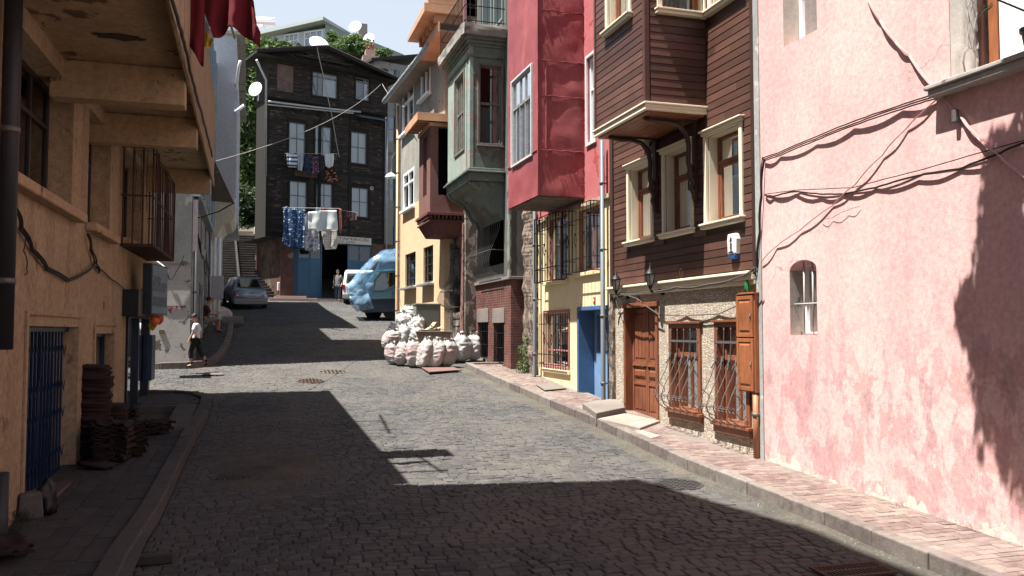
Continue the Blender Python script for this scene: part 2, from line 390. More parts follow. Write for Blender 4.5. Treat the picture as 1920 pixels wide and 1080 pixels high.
# wide terrain sheet
HP = [(49, 0), (56, 3.0), (66, 9.5), (80, 15), (110, 22), (160, 30)]
def terr(x, y):
    z = gz(min(y, 49)) - .10
    if y > 46: z += (lerp_tab(HP, y)) * (1 if x < 6 else .8)
    if x < -16 or x > 14: z -= .3
    return z
m = M()
m.grid(90, 110, lambda u, v: (-90 + 180 * u, -60 + 240 * v ** 1.0, terr(-90 + 180 * u, -60 + 240 * v) - .25))
tag(m.build('ground', plaster('hill_earth', (.13, .12, .09), (.07, .08, .05), sc=.2, bump=.5), recalc=False), kind='structure')
m = M(); nx, ny = 120, 520
m.sm = True
def fd(u, v):
    x = -12 + 24 * u; y = 1.5 + 49 * v; return (x, y, groundz(x, y) - .014 + dustf(x, y))
m.grid(nx * 2, ny, fd)
tag(m.build('road', DUST, recalc=False), kind='structure')
def setts(m, xa, xb, y0, y1, rp, ln, top=.0, jh=.005, tilt=.003, inset=.014, jit=.18, wave=.05, skip=None, zf=groundz, lj=.3, bond=None):
    y = y0; r = 0
    while y < y1:
        rh = rp * R.uniform(.9, 1.1); a = xa(y + rh / 2); b = xb(y + rh / 2); x = a - R.uniform(0, ln)
        if bond is not None: x = a - (r % 2) * ln * .5 * bond
        ph = noise.noise(Vector((0, y * .25, 2))) * 3
        while x < b:
            L = ln * R.uniform(1 - lj, 1 + lj); x0 = max(x, a); x1 = min(x + L, b); x += L
            if x1 - x0 < ln * .2: continue
            cx = (x0 + x1) / 2; cy = y + rh / 2
            if skip and skip(cx, cy): continue
            wv = lambda q: wave * sin(q * 1.9 + ph) + wave * .5 * noise.noise(Vector((q * 1.1, y * .6, 8)))
            g = .006 * R.uniform(.5, 1.6)
            P = [(x0 + g, y + wv(x0) + g), (x1 - g, y + wv(x1) + g), (x1 - g, y + rh + wv(x1) - g), (x0 + g, y + rh + wv(x0) - g)]
            P = [(p[0] + R.uniform(-1, 1) * jit * .03, p[1] + R.uniform(-1, 1) * jit * .04) for p in P]
            zc = zf(cx, cy + wv(cx)) + top + R.uniform(-jh, jh); tx = R.uniform(-tilt, tilt); ty = R.uniform(-tilt, tilt)
            slope = (zf(cx, cy + .2) - zf(cx, cy - .2)) / .4
            i0 = []; 
            for (px, py), sx, sy in zip(P, (-1, 1, 1, -1), (-1, -1, 1, 1)):
                zz = zc + slope * (py - cy - wv(cx)) + tx * sx + ty * sy
                i0.append(m.P(px, py, zz - .045))
            for (px, py), sx, sy in zip(P, (-1, 1, 1, -1), (-1, -1, 1, 1)):
                zz = zc + slope * (py - cy - wv(cx)) + tx * sx + ty * sy
                i0.append(m.P(px, py, zz - inset * .55))
            for (px, py), sx, sy in zip(P, (-1, 1, 1, -1), (-1, -1, 1, 1)):
                zz = zc + slope * (py - cy - wv(cx)) + tx * sx + ty * sy
                i0.append(m.P(px - sx * inset, py - sy * inset, zz))
            m.F(i0[8], i0[9], i0[10], i0[11])
            for k in range(4):
                j = (k + 1) % 4; m.F(i0[4 + k], i0[4 + j], i0[8 + j], i0[8 + k]); m.F(i0[k], i0[j], i0[4 + j], i0[4 + k])
        y += rh; r += 1
def settmat(name, ca, cb, cc, dirt, bump=.5, dth=.5):
    n = NT(name); g = n.N('ShaderNodeNewGeometry').outputs['Random Per Island']
    col = n.ramp(g, [(0, ca), (.5, cb), (1, cc)])
    col = n.mix(.55, col, n.ramp(n.noise(9, 6, .75), [(.3, .12), (.7, .85)]), 'OVERLAY')
    d = n.math('MULTIPLY', n.ramp(n.noise(.55, 7, .7, loc=(4, 4, 0)), [(dth - .08, 0), (dth + .17, 1)]), .75)
    col = n.mix(d, col, dirt)
    return n.done(col, .8, bump=n.noise(38, 5, .75), bstr=bump, bdist=.012, spec=.3)
SETT = settmat('granite_setts', (.039, .0395, .041), (.056, .0555, .056), (.075, .073, .070), (.098, .090, .078))
m = M()
def inroad(x, y):
    if y < 18.3: return False
    if x < -.9 and 24.0 < y: return True
    if x < -.75 and y < 19.55: return True
    if y > 24 and x < -.75 + max(0, y - 26) * .05: return True
    return False
setts(m, lambda y: lk(y) if y < 18.3 else -10, lambda y: rk(y) if y < 23.5 else (6.6 if y < 34 else 9), 1.6, 49.2, .118, .165, skip=inroad)
tag(m.build('cobblestones', SETT, recalc=False), kind='structure')
# right pavement: pavers and kerb stones
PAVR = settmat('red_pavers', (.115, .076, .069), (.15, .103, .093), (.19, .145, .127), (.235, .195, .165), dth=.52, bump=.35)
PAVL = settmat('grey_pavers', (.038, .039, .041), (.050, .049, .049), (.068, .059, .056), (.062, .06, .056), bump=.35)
pz = lambda x, y: gz(y) + .13 + .01 * noise.noise(Vector((x, y * .4, 1)))
m = M()
def psk(x, y): return (15.7 < y < 16.35 and x > 6.35)
setts(m, lambda y: rk(y) + .16, lambda y: 7.25, 2, 23.35, .115, .21, jh=.003, tilt=.002, inset=.006, jit=.06, wave=.01, zf=pz, lj=.04, bond=1, skip=psk)
o = tag(m.build('pavement_right', [PAVR], recalc=False), kind='structure')
m = M(); m.sm = True
m.grid(2, 90, lambda u, v: (rk(2 + 21.4 * v) + .1 + (7.3 - rk(2 + 21.4 * v)) * u, 2 + 21.4 * v, pz(6.5, 2 + 21.4 * v) - .006))
tag(m.build('pavement_bed', plaster('sand_joint', (.2, .175, .15), (.13, .11, .1)), recalc=False), kind='structure')
def kerbrun(m, pts, w=.17, h=.17, L=.75, side=1, top=0):
    """kerb stones along a ground polyline of (x,y); top at road + h"""
    acc = []
    for (x0, y0), (x1, y1) in zip(pts, pts[1:]):
        d = Vector((x1 - x0, y1 - y0)); n = max(1, round(d.length / L))
        for i in range(n):
            a = Vector((x0, y0)) + d * (i / n); b = Vector((x0, y0)) + d * ((i + 1) / n); t = d.normalized(); q = Vector((t.y, -t.x)) * side
            a = a + t * .004; b = b - t * .004; o1 = R.uniform(-.008, .008); za = gz(a.y) + h + R.uniform(-.006, .006) + top; zb = gz(b.y) + h + R.uniform(-.006, .006) + top
            a = a + q * o1; b = b + q * o1; A, B = a + q * w, b + q * w
            c = .018
            m.hexa([(a.x, a.y, za - .4), (b.x, b.y, zb - .4), (B.x, B.y, zb - .4), (A.x, A.y, za - .4), (a.x, a.y, za), (b.x, b.y, zb), (B.x, B.y, zb), (A.x, A.y, za)])
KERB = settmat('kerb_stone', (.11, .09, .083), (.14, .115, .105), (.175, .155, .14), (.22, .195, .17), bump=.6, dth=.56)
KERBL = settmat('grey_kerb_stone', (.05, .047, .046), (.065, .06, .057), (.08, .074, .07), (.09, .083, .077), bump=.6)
m = M(); kerbrun(m, [(rk(y), y) for y in (2, 5, 8, 11, 13, 15, 17, 19, 21, 22.3, 23.4)], side=1)
kerbrun(m, [(5.82, 23.4), (7.2, 23.4)], side=1)
tag(m.build('kerb_right', KERB, bevel=.016), kind='structure')
# left pavement (with the sunken basement entrance) and its kerb
PIT_ = (14.9, 17.6, -1.30)
m = M()
for i in range(9):
    setts(m, lambda y, i=i: lk(y) - .2 - .215 * (i + 1), lambda y, i=i: lk(y) - .2 - .215 * i, 2 + R.uniform(0, .35), 18.2, .38, .215, jh=.003, tilt=.002, inset=.006, jit=.06, wave=0, zf=pz, lj=0, bond=0,
          skip=lambda x, y: (PIT_[0] - .1 < y < PIT_[1] + .1 and x < PIT_[2] + .4) or x < LWX(y) - .1)
setts(m, lambda y: -5, lambda y: -1.0, 18.2, 19.35, .21, .40, jh=.003, tilt=.002, inset=.006, jit=.06, wave=.005, zf=pz, lj=.06, bond=1)
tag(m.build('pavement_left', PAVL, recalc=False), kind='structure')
m = M(); b0 = plaster('pale_screed', (.11, .105, .097), (.08, .077, .072), sc=1.5); m.k = 0
def flat(m, x0, x1, y0, y1, dz, n=12):
    m.grid(1, n, lambda u, v: (x0 + (x1 - x0) * u, y0 + (y1 - y0) * v, pz(-1.5, y0 + (y1 - y0) * v) + dz))
flat(m, -2.4, -.9, 2, PIT_[0], -.012, 30); flat(m, PIT_[2], -.85, PIT_[0], PIT_[1], -.012); flat(m, -4.9, -.9, PIT_[1], 19.4, -.012)
for (a, b, c, d) in ((PIT_[2], PIT_[2] + .38, PIT_[0] + .02, PIT_[1] - .02),): m.box(a, b, c, d, pz(0, 15.5) - .5, pz(0, 16.2) + .0)
m.hexa([(PIT_[2], PIT_[0], -2.6), (PIT_[2] + .36, PIT_[0], -2.6), (PIT_[2] + .36, PIT_[1], -2.6), (PIT_[2], PIT_[1], -2.6),
        (PIT_[2], PIT_[0], pz(0, PIT_[0]) + .03), (PIT_[2] + .36, PIT_[0], pz(0, PIT_[0]) + .03), (PIT_[2] + .36, PIT_[1], pz(0, PIT_[1]) + .03), (PIT_[2], PIT_[1], pz(0, PIT_[1]) + .03)])
zb = pz(0, 15) - .75
m.box(-2.2, PIT_[2], PIT_[0] - .1, PIT_[1] + .1, zb - .1, zb)                       # pit floor
m.box(-2.2, PIT_[2], PIT_[0] - .12, PIT_[0], zb, pz(0, PIT_[0]) + .004); m.box(-2.2, PIT_[2], PIT_[1], PIT_[1] + .12, zb, pz(0, PIT_[1]) + .004)
for i in range(3): m.box(-2.1, PIT_[2] - .004, PIT_[1] - .28 * (3 - i), PIT_[1] + .002 - .28 * (2 - i), zb, zb + .2 * (i + 1))
tag(m.build('pavement_screed', b0), kind='structure')
m = M(); kerbrun(m, [(lk(y), y) for y in (2, 5, 8.2, 10, 12.5, 15, 17, 17.8)], side=-1, w=.2)
kerbrun(m, [(lk(17.8), 17.8), (-.72, 18.5), (-.95, 19.1), (-1.4, 19.45), (-2.2, 19.55), (-5, 19.6)], side=-1, w=.2, L=.4)
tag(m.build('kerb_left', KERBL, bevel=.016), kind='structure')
# pavement of the far left corner, round kerb
KF = [(-8, 23.95), (-4, 23.95), (-2.2, 23.9), (-1.55, 24.0), (-1.1, 24.3), (-.85, 24.9), (-.72, 26), (-.6, 28), (-.55, 31), (-.6, 35), (-.75, 39)]
def kfx(y): return lerp_tab([(p[1], p[0]) for p in KF[2:]], y)
m = M()
setts(m, lambda y: -8, lambda y: kfx(y) - .12, 24.1, 38.5, .16, .3, jh=.004, tilt=.003, inset=.008, jit=.1, wave=.02, zf=lambda x, y: pz(x, y) + .004, lj=.1)
m.k = 1
m.grid(1, 30, lambda u, v: ((-8, kfx(24.05 + 14.5 * v) - .05)[round(u)], 24.05 + 14.5 * v, pz(0, 24.05 + 14.5 * v) - .02))
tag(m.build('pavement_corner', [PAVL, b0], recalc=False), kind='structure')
m = M(); kerbrun(m, KF, side=-1, w=.16, L=.5)
tag(m.build('kerb_corner', settmat('brown_kerb', (.12, .09, .08), (.14, .11, .1), (.16, .13, .12), (.14, .12, .1)), bevel=.014), kind='structure')
# pavement strip in front of the dark house
m = M()
m.box(1.6, 9, 48.2, 50, 1.2, gz(48.2) + .14)
tag(m.build('pavement_top', plaster('worn_pink_step', (.26, .19, .17), (.2, .15, .14), (.3, .27, .25), .6)), kind='structure')
# ---------------------------------------------------------------- brown timber house, right side
RX = 7.2
RF = Fr((RX, 0), (0, 1), (-1, 0)); S = RF.pt
WB = wood('brown_painted_boards', (.095, .045, .034), (.062, .030, .023), .5, along=(1, .5, 9), sc=3, bump=.25, wear=(.12, .055, .04), wth=.66, spec=.3, isl=.45)
WB2 = plain('dark_brown_trim', (.045, .021, .016), .5, var=.3, sc=5)
WDOOR = wood('varnished_wood', (.235, .085, .042), (.12, .042, .024), .42, along=(6, 6, 1), sc=4, bump=.15)
WORANGE = wood('orange_varnished_wood', (.33, .12, .05), (.2, .07, .03), .4, along=(5, 5, 1), sc=4, bump=.1)
n_ = NT('stone_cladding')
v_ = n_.N('ShaderNodeTexVoronoi', feature='F1'); v_.inputs['Scale'].default_value = 1; v_.inputs['Randomness'].default_value = .85
v2 = n_.N('ShaderNodeTexVoronoi', feature='DISTANCE_TO_EDGE'); v2.inputs['Scale'].default_value = 1; v2.inputs['Randomness'].default_value = .85
mp = n_.N('ShaderNodeMapping'); mp.inputs['Scale'].default_value = (11, 27, 1); n_.L(n_.uz(), mp.inputs[0])
ns = n_.N('ShaderNodeTexNoise'); ns.inputs['Scale'].default_value = 1.2; n_.L(mp.outputs[0], ns.inputs[0])
va = n_.N('ShaderNodeVectorMath', operation='ADD'); vs_ = n_.N('ShaderNodeVectorMath', operation='SCALE'); vs_.inputs['Scale'].default_value = .9
n_.L(ns.outputs['Color'], vs_.inputs[0]); n_.L(mp.outputs[0], va.inputs[0]); n_.L(vs_.outputs[0], va.inputs[1])
n_.L(va.outputs[0], v_.inputs['Vector']); n_.L(va.outputs[0], v2.inputs['Vector'])
sep = n_.N('ShaderNodeSeparateColor'); n_.L(v_.outputs['Color'], sep.inputs[0])
cc = n_.ramp(sep.outputs[0], [(0, (.33, .28, .22)), (.4, (.42, .365, .30)), (.7, (.48, .43, .36)), (1, (.36, .29, .235))])
ed = n_.ramp(v2.outputs['Distance'], [(.0, 0), (.13, 1)])
cc = n_.mix(ed, (.27, .215, .165), cc); cc = n_.mix(.4, cc, n_.ramp(n_.noise(20, 5, .8), [(.3, .15), (.7, .9)]), 'OVERLAY')
STONE = n_.done(cc, .9, bump=ed, bstr=.7, bdist=.02, spec=.15, bump2=(n_.noise(30, 5, .8), .6, .012))
BS0, BS1 = S(1421, 500)[0], 16.3
ZC = .79                                                                 # cornice height
BH = thing('brown_timber_house', 'brown boarded house with cream window frames above a stone clad ground floor', 'house', (RX, 13.6, -1.8))
def crect(x0, y0, x1, y1, d=0): return RF.rect(x0, y0, x1, y1, d)
# openings measured on the facade plane
DO = (S(1236, 700)[0], S(1172, 700)[0], -1.86, S(1236, 571)[1])
G1 = (S(1316, 700)[0], S(1258, 700)[0], S(1316, 776)[1], S(1316, 607)[1])
G2 = (S(1408, 700)[0], S(1344, 700)[0], S(1400, 800)[1], S(1400, 604)[1])
m = M(RF)
wall(m, BS0, BS1, -2.6, ZC, [(*DO, .25, .3), (*G1, .1, 1.2), (*G2, .1, 1.2)], back=6)
m.build('stone_wall', [STONE, INT], BH, recalc=False)
UPW = []
for (x0, y0, x1, y1) in ((1178, 325, 1228, 460), (1244, 280, 1304, 445), (1323, 245, 1398, 425)):
    a, zt = S(x1, y0 - (0)); s0 = S(x1, y1)[0]; s1 = S(x0, y1)[0]; zb = S(x1, y1 - 6)[1]
    UPW.append((s0 + .10, s1 - .10, zb, 0))
ZT = [S(1229, 303)[1], S(1304, 262)[1], S(1398, 220)[1]]
zt_ = sum(ZT) / 3; zb_ = (S(1178, 466)[1] + S(1400, 412)[1]) / 2 + .02
UPW = [(s0, s1, zb_ + .06, zt_ - .02) for s0, s1, _, _ in UPW]
W4 = (11.28, 11.98, S(1400, 38)[1], 6.6)                                   # upper window on wall beside the bay
m = M(RF); wall(m, BS0, BS1, ZC, 8.6, UPW + [(11.3, 12.2, 5.25, 6.8), (12.45, 14.5, 3.6, 8.0)], d=-.004, rev=.26, deep=1.2, back=6)
m.build('upper_wall', [WB2, INT], BH, recalc=False)
m = M(RF); boards(m, BS0 + .06, BS1 - .02, ZC + .14, 8.6, [(a - .06, b + .06, c - .06, d + .06) for a, b, c, d in UPW] + [(11.2, 12.3, 5.1, 6.9), (12.45, 14.5, 3.55, 8.6)], h=.128, brk=2.5)
m.build('cladding', WB, BH)
m = M(RF)                                                                # cornice, corner boards
m.box(BS0 + .02, BS1 + .03, 0, .10, ZC - .03, ZC + .05); m.box(BS0 + .02, BS1 + .03, 0, .16, ZC + .053, ZC + .10); m.box(BS0 + .02, BS1 + .03, 0, .06, ZC - .10, ZC - .033)
m.build('cornice', CREAM, BH, bevel=.01)
for q_ in ((BS1 - .13, BS1 + .02, -.3, .05), (BS0 + .01, BS0 + .09, 0, .035)): m = M(RF); m.box(*q_, ZC + .103, 8.6); m.build('corner_board', WB2, BH, bevel=.006)
def cream_window(T, par, s0, s1, z0, z1, deep=.24, d=0, slot=None, hood=True):
    m = M(T); w = .085
    for a, b, c, e in ((s0 - w, s0, z0 - .02, z1 + .02), (s1, s1 + w, z0 - .02, z1 + .02), (s0, s1, z1, z1 + .02)): m.box(a, b, d - .01, d + .045, c, e)
    for a, b, c, e in ((s0, s0 + .012, z0, z1), (s1 - .012, s1, z0, z1)): m.box(a, b, d - deep, d - .012, c, e)
    m.box(s0 + .012, s1 - .012, d - deep, d - .012, z1 - .012, z1)
    if hood:
        m.box(s0 - w - .02, s1 + w + .02, d - .008, d + .075, z1 + .022, z1 + .075); m.box(s0 - w - .05, s1 + w + .05, d - .008, d + .11, z1 + .078, z1 + .105)
    m.box(s0 - w - .03, s1 + w + .03, d - deep, d + .10, z0 - .075, z0 - .022); m.box(s0 - w - .045, s1 + w + .045, d - .006, d + .13, z0 - .022 + .002, z0 + .012)
    o = m.build('window', CREAM, par, bevel=.006)
    m = M(T); dd = d - deep + .07; framebox(m, s0 + .013, s1 - .013, z0 + .014, z1 - .013, .05, dd - .06, dd)
    h = z0 + (z1 - z0) * .68; m.box(s0 + .06, s1 - .06, dd - .055, dd + .008, h, h + .06)
    framebox(m, s0 + .066, s1 - .066, z0 + .067, h - .003, .05, dd - .05, dd - .01)
    m.build('sash', WDOOR, o, bevel=.004)
    g = M(T); g.quad((s0 + .05, dd - .035, z0 + .05), (s1 - .05, dd - .035, z0 + .05), (s1 - .05, dd - .035, z1 - .05), (s0 + .05, dd - .035, z1 - .05)); g.build('pane', G_DARK, o, recalc=False)
    curtain(T, s0 + .03, s1 - .03, z0 + .03, z1 - .05, dd - .15, CURTG, o)
    return o
for u in UPW: cream_window(RF, BH, *u)
cream_window(RF, BH, 11.3, 12.2, 5.25, 6.8)
# bay
BA, BB, BD, BZ = 12.42, 14.52, 1.10, 3.62
m = M(RF); fw = (13.0, 13.9, 5.35, 7.0)
wall(m, BA, BB, BZ, 8.6, [fw], d=BD, rev=.2, deep=.7, ki=1)
SF = Fr((RX, BA), (-1, 0), (0, -1))                       # side face: s measured out from the wall
mS = M(SF); sw = (.0, .9, 5.25, 6.8)
bay = m.build('bay_window', [WB2, INT], BH, recalc=False)
m = M(SF); wall(m, 0, BD, BZ, 8.6, [(.05, .82, 5.25, 6.8)], d=0, rev=.2, deep=.6); m.T = RF
m.k = 0; m.quad((BB, 0, BZ), (BB, BD, BZ), (BB, BD, 8.6), (BB, 0, 8.6)); m.quad((BA, 0, BZ), (BB, 0, BZ), (BB, BD, BZ), (BA, BD, BZ)); m.quad((BA, 0, 8.6), (BB, 0, 8.6), (BB, BD, 8.6), (BA, BD, 8.6))
m.build('bay_side', [WB2, INT], bay, recalc=False)
m = M(RF); boards(m, BA + .07, BB - .05, BZ + .10, 8.6, [(fw[0] - .06, fw[1] + .06, fw[2] - .06, fw[3] + .06)], d=BD, h=.128)
m.T = SF; boards(m, .02, BD - .07, BZ + .10, 8.6, [(-.1, .9, 5.19, 6.86)], h=.128)
m.T = RF; m.box(BA - .02, BA + .07, BD - .05, BD + .03, BZ + .1, 8.6); m.box(BB - .05, BB + .02, BD - .05, BD + .03, BZ + .1, 8.6)
m.build('bay_cladding', WB, bay)
cream_window(RF, bay, *fw, d=BD, deep=.2); cream_window(SF, bay, .05, .82, 5.25, 6.8, deep=.2)
m = M(RF)
for k, (p, z0, z1) in enumerate(((.03, 0, .05), (.06, .052, .085), (.035, -.04, -.002))): m.box(BA - p, BB + p, 0, BD + p, BZ + z0, BZ + z1)
m.build('bay_cornice', CREAM, bay, bevel=.008)
m = M(RF)
for i in range(9): m.box(BA + .04, BB - .04, .02 + i * .118, .02 + i * .118 + .108, BZ - .07, BZ - .042)
m.build('bay_soffit', WDOOR, bay)
for s in (12.75, 14.2):                                   # carved brackets
    m = M(RF)
    pts = [(s, .98, BZ - .09), (s, .75, BZ - .13), (s, .55, BZ - .12), (s, .34, BZ - .16), (s, .2, BZ - .3), (s, .16, BZ - .5), (s, .17, BZ - .8), (s, .12, BZ - .9), (s, .16, BZ - 1.0), (s, .07, BZ - 1.12), (s, .12, BZ - 1.22), (s, .06, BZ - 1.32), (s, .09, BZ - 1.42)]
    m.tube(pts, [.035, .045, .035, .045, .045, .04, .04, .06, .045, .055, .04, .05, .015], 8); m.box(s - .04, s + .04, 0, .07, BZ - 1.45, BZ - .05)
    m.box(s - .045, s + .045, .05, .9, BZ - .1, BZ - .072)
    m.sm = True; m.build('bracket', WB2, bay)
# door
s0, s1, z0, z1 = DO; zd = -1.72
m = M(RF); m.box(s0 - .0, s0 + .09, -.2, .035, zd, z1 + .05); m.box(s1 - .09, s1, -.2, .035, zd, z1 + .05); m.box(s0 - .02, s1 + .02, -.2, .06, z1 - .03, z1 + .06)
fr = m.build('door', WDOOR, BH, bevel=.006)
mid = (s0 + s1) / 2
for a, b in ((s0 + .095, mid - .004), (mid + .004, s1 - .095)):
    m = M(RF); dd = -.14; H = z1 - .035 - zd
    m.box(a, b, dd - .04, dd, zd + .01, z1 - .035)
    for q in (a, b - .06): m.box(q, q + .06, dd, dd + .018, zd + .012, z1 - .037)
    for f in (0, .30, .48, .96): m.box(a + .06, b - .06, dd, dd + .018, zd + .012 + H * f, zd + .012 + H * f + (.13 if f == 0 else .05))
    for f0, f1 in ((.08, .29), (.36, .46), (.54, .95)):
        w_ = (b - a - .2) / 3
        if f0 == .36:
            c, e = (a + b) / 2, zd + H * .41; q = .09
            m.hexa([(a + .07, dd, e - q), (b - .07, dd, e - q), (b - .07, dd, e + q), (a + .07, dd, e + q), (a + .11, dd + .03, e - q * .5), (b - .11, dd + .03, e - q * .5), (b - .11, dd + .03, e + q * .5), (a + .11, dd + .03, e + q * .5)])
        else:
            for i in range(3): m.box(a + .085 + i * (w_ + .01), a + .085 + i * (w_ + .01) + w_ - .008, dd, dd + .012, zd + H * f0 + .02, zd + H * f1 - .02)
    m.box(a + .02, b - .02, dd, dd + .04, zd + H * .475, zd + H * .49)
    m.build('door_leaf', WDOOR, fr, bevel=.004)
m = M(RF); m.lathe((mid + .05, -.10, zd + 1.02), [(.0, .0), (.022, .0), (.012, .02), (.026, .045), (.0, .06)], 10, 'y'); m.build('handle', BLKIRON, fr)
# grille windows with bulging ironwork
def belly_grille(par, s0, s1, z0, z1):
    m = M(RF); H = z1 - z0; n = 5
    prof = [(.03, 1), (.035, .8), (.05, .62), (.16, .45), (.30, .28), (.36, .17), (.30, .07), (.16, .01), (.04, .0)]
    for i in range(n):
        s = s0 + (s1 - s0) * (.08 + .84 * i / (n - 1)); pts = [(s, d, z0 + H * f) for d, f in prof]
        P = [];
        for a, b in zip(pts, pts[1:]):
            for k in range(6): t = k / 6; P.append(tuple(a[j] + (b[j] - a[j]) * t for j in range(3)))
        P.append(pts[-1])
        rr = [.0075 + .0025 * (j % 2) for j in range(len(P))]; m.tube(P, rr, 5)
        m.lathe((s, .03, z0 + H * .93), [(.004, -.06), (.018, 0), (.004, .06)], 6)
        for sg in (-1, 1):
            c = [(s + sg * .055 + .04 * cos(t), .29 + .012 * sin(t), z0 + H * .16 + .04 * sin(t)) for t in [k * pi / 5 for k in range(10)]]; m.tube(c, .005, 4)
        q = [(s - .04, .05, z0 + H * .66), (s + .04, .12, z0 + H * .54)]; m.tube(q, [.006, .012], 5)
        q = [(s + .04, .05, z0 + H * .66), (s - .04, .12, z0 + H * .54)]; m.tube(q, [.012, .006], 5)
    m.box(s0 + .02, s1 - .02, .02, .045, z0 + H * .79, z0 + H * .815)
    for s in (s0 + .03, s1 - .03):
        sg = -1 if s < (s0 + s1) / 2 else 1
        c = [(s + sg * .0, .03 + .2 * (1 - math.exp(-k * .3)) + .07 * sin(k * .55), z0 + H * (.05 + .3 * k / 14)) for k in range(14)]; m.tube(c, .007, 5)
    for f in (.0, .17): m.tube([(s0 + .03, .04 if f == 0 else .36, z0 + H * f), (s1 - .03, .04 if f == 0 else .36, z0 + H * f)], .008, 5)
    return m.build('grille', GREYIRON, par)
for (s0, s1, z0, z1) in (G1, G2):
    m = M(RF); w = .085
    m.box(s0 - .01, s0 + w, -.09, .04, z0, z1); m.box(s1 - w, s1 + .01, -.09, .04, z0, z1); m.box(s0 + w, s1 - w, -.09, .04, z1 - .07, z1)
    m.box(s0 - .06, s1 + .06, -.02, .075, z1 + .002, z1 + .04)
    m.box(s0 - .07, s1 + .07, -.09, .10, z0 - .05, z0 - .002); m.box(s0 - .03, s1 + .03, 0, .06, z0 - .16, z0 - .053)
    for i in range(6): a = s0 + (s1 - s0) * i / 6; m.box(a + .01, a + (s1 - s0) / 6 - .01, .0, .105, z0 + .001, z0 + .03)
    o = m.build('window', WDOOR, BH, bevel=.006)
    m = M(RF); framebox(m, s0 + w, s1 - w, z0, z1 - .07, .05, -.16, -.1); m.box(s0 + w + .05, s1 - w - .05, -.15, -.105, z0 + (z1 - z0) * .62, z0 + (z1 - z0) * .67); c = (s0 + s1) / 2 - .02; m.box(c, c + .05, -.15, -.105, z0 + .05, z0 + (z1 - z0) * .62)
    m.box(c + .09, s1 - w - .09, -.2, -.17, z0 + .05, z1 - .3)
    m.build('sash', WDOOR, o, bevel=.004)
    g = M(RF); g.quad((s0 + w, -.13, z0), (s1 - w, -.13, z0), (s1 - w, -.13, z1 - .07), (s0 + w, -.13, z1 - .07)); g.build('pane', G_DARK, o, recalc=False)
    curtain(RF, s0 + w, c + .02, z0 + .03, z1 - .35, -.26, CURTG, o)
    belly_grille(o, s0, s1, z0, z1)
# grey pilaster strip between the houses and rusty stone edge on the far side
m = M(RF); m.box(BS0 - .13, BS0 + .0, -.1, .03, -2.5, 8.6); m.build('party_strip', plaster('grey_cement', (.34, .35, .34), (.24, .25, .245), (.45, .44, .42), .6, 3, bump=.5), BH)
# ---------------------------------------------------------------- pink house
n_ = NT('pink_plaster')
sx = n_.N('ShaderNodeSeparateXYZ'); n_.L(n_.coord(), sx.inputs[0]); Z_ = sx.outputs[2]; Y_ = sx.outputs[1]
col = n_.mix(n_.ramp(n_.noise(.5, 5, .6), [(.35, 0), (.65, 1)]), (.60, .35, .34), (.66, .44, .415))
# overpainted darker pink patches in the lower half (object z is measured from the base)
hm = n_.ramp(n_.math('DIVIDE', n_.math('ADD', Z_, n_.math('MULTIPLY', n_.noise(1.2, 3, .5), 1.2)), 4.0), [(.52, 1), (.80, 0)])
pm = n_.ramp(n_.noise(1.9, 8, .68, sc=(1, 1.15, .8), loc=(3, 7, 1), dist=.5), [(.495, 0), (.535, 1)])
col = n_.mix(n_.math('MULTIPLY', n_.math('MULTIPLY', hm, pm), .5), col, (.43, .195, .195))
pm2 = n_.ramp(n_.noise(2.6, 7, .7, sc=(1, 1.6, .6), loc=(8, 1, 3), dist=.4), [(.54, 0), (.60, 1)])
col = n_.mix(n_.math('MULTIPLY', n_.math('MULTIPLY', hm, pm2), .6), col, (.33, .22, .23))
wm = n_.ramp(n_.noise(3.5, 8, .75, sc=(1, .5, 2.5), loc=(1, 1, 6), dist=.8), [(.675, 0), (.69, 1)])
col = n_.mix(n_.math('MULTIPLY', n_.math('MULTIPLY', wm, hm), .7), col, (.66, .56, .52))
sm_ = n_.ramp(n_.noise(1.3, 6, .7, sc=(1, 2.2, .16), loc=(3, 2, 0)), [(.5, 0), (.75, 1)])
col = n_.mix(n_.math('MULTIPLY', sm_, .55), col, (.42, .27, .27))
# peeled plaster along the foot
ft = n_.math('ADD', Z_, n_.math('MULTIPLY', n_.math('SUBTRACT', n_.noise(2.9, 9, .74, sc=(1, 1, .8)), .5), 1.25))
gnd = n_.math('MULTIPLY', n_.math('SUBTRACT', Y_, 0), .048)
ftm = n_.ramp(n_.math('SUBTRACT', ft, gnd), [(.03, 1), (.042, 0)])
col = n_.mix(ftm, col, n_.mix(n_.noise(9, 5, .7), (.46, .42, .35), (.58, .55, .49)))
vc_ = n_.N('ShaderNodeTexVoronoi', feature='DISTANCE_TO_EDGE'); vc_.inputs['Scale'].default_value = .55
wv_ = n_.N('ShaderNodeVectorMath', operation='ADD'); ws_ = n_.N('ShaderNodeVectorMath', operation='SCALE'); ws_.inputs['Scale'].default_value = .9; nn_ = n_.N('ShaderNodeTexNoise'); nn_.inputs['Scale'].default_value = 2.2; nn_.inputs['Detail'].default_value = 6
n_.L(n_.coord(), nn_.inputs['Vector']); n_.L(nn_.outputs['Color'], ws_.inputs[0]); n_.L(n_.coord(), wv_.inputs[0]); n_.L(ws_.outputs[0], wv_.inputs[1]); n_.L(wv_.outputs[0], vc_.inputs['Vector'])
ck_ = n_.math('MULTIPLY', n_.ramp(vc_.outputs['Distance'], [(.0, 1), (.007, 0)]), n_.ramp(n_.noise(.8, 3, .5, loc=(2, 9, 4)), [(.48, 0), (.6, .7)]))
col = n_.mix(ck_, col, (.22, .12, .11))
col = n_.mix(.3, col, n_.ramp(n_.noise(16, 5, .75), [(.25, .12), (.75, .95)]), 'OVERLAY')
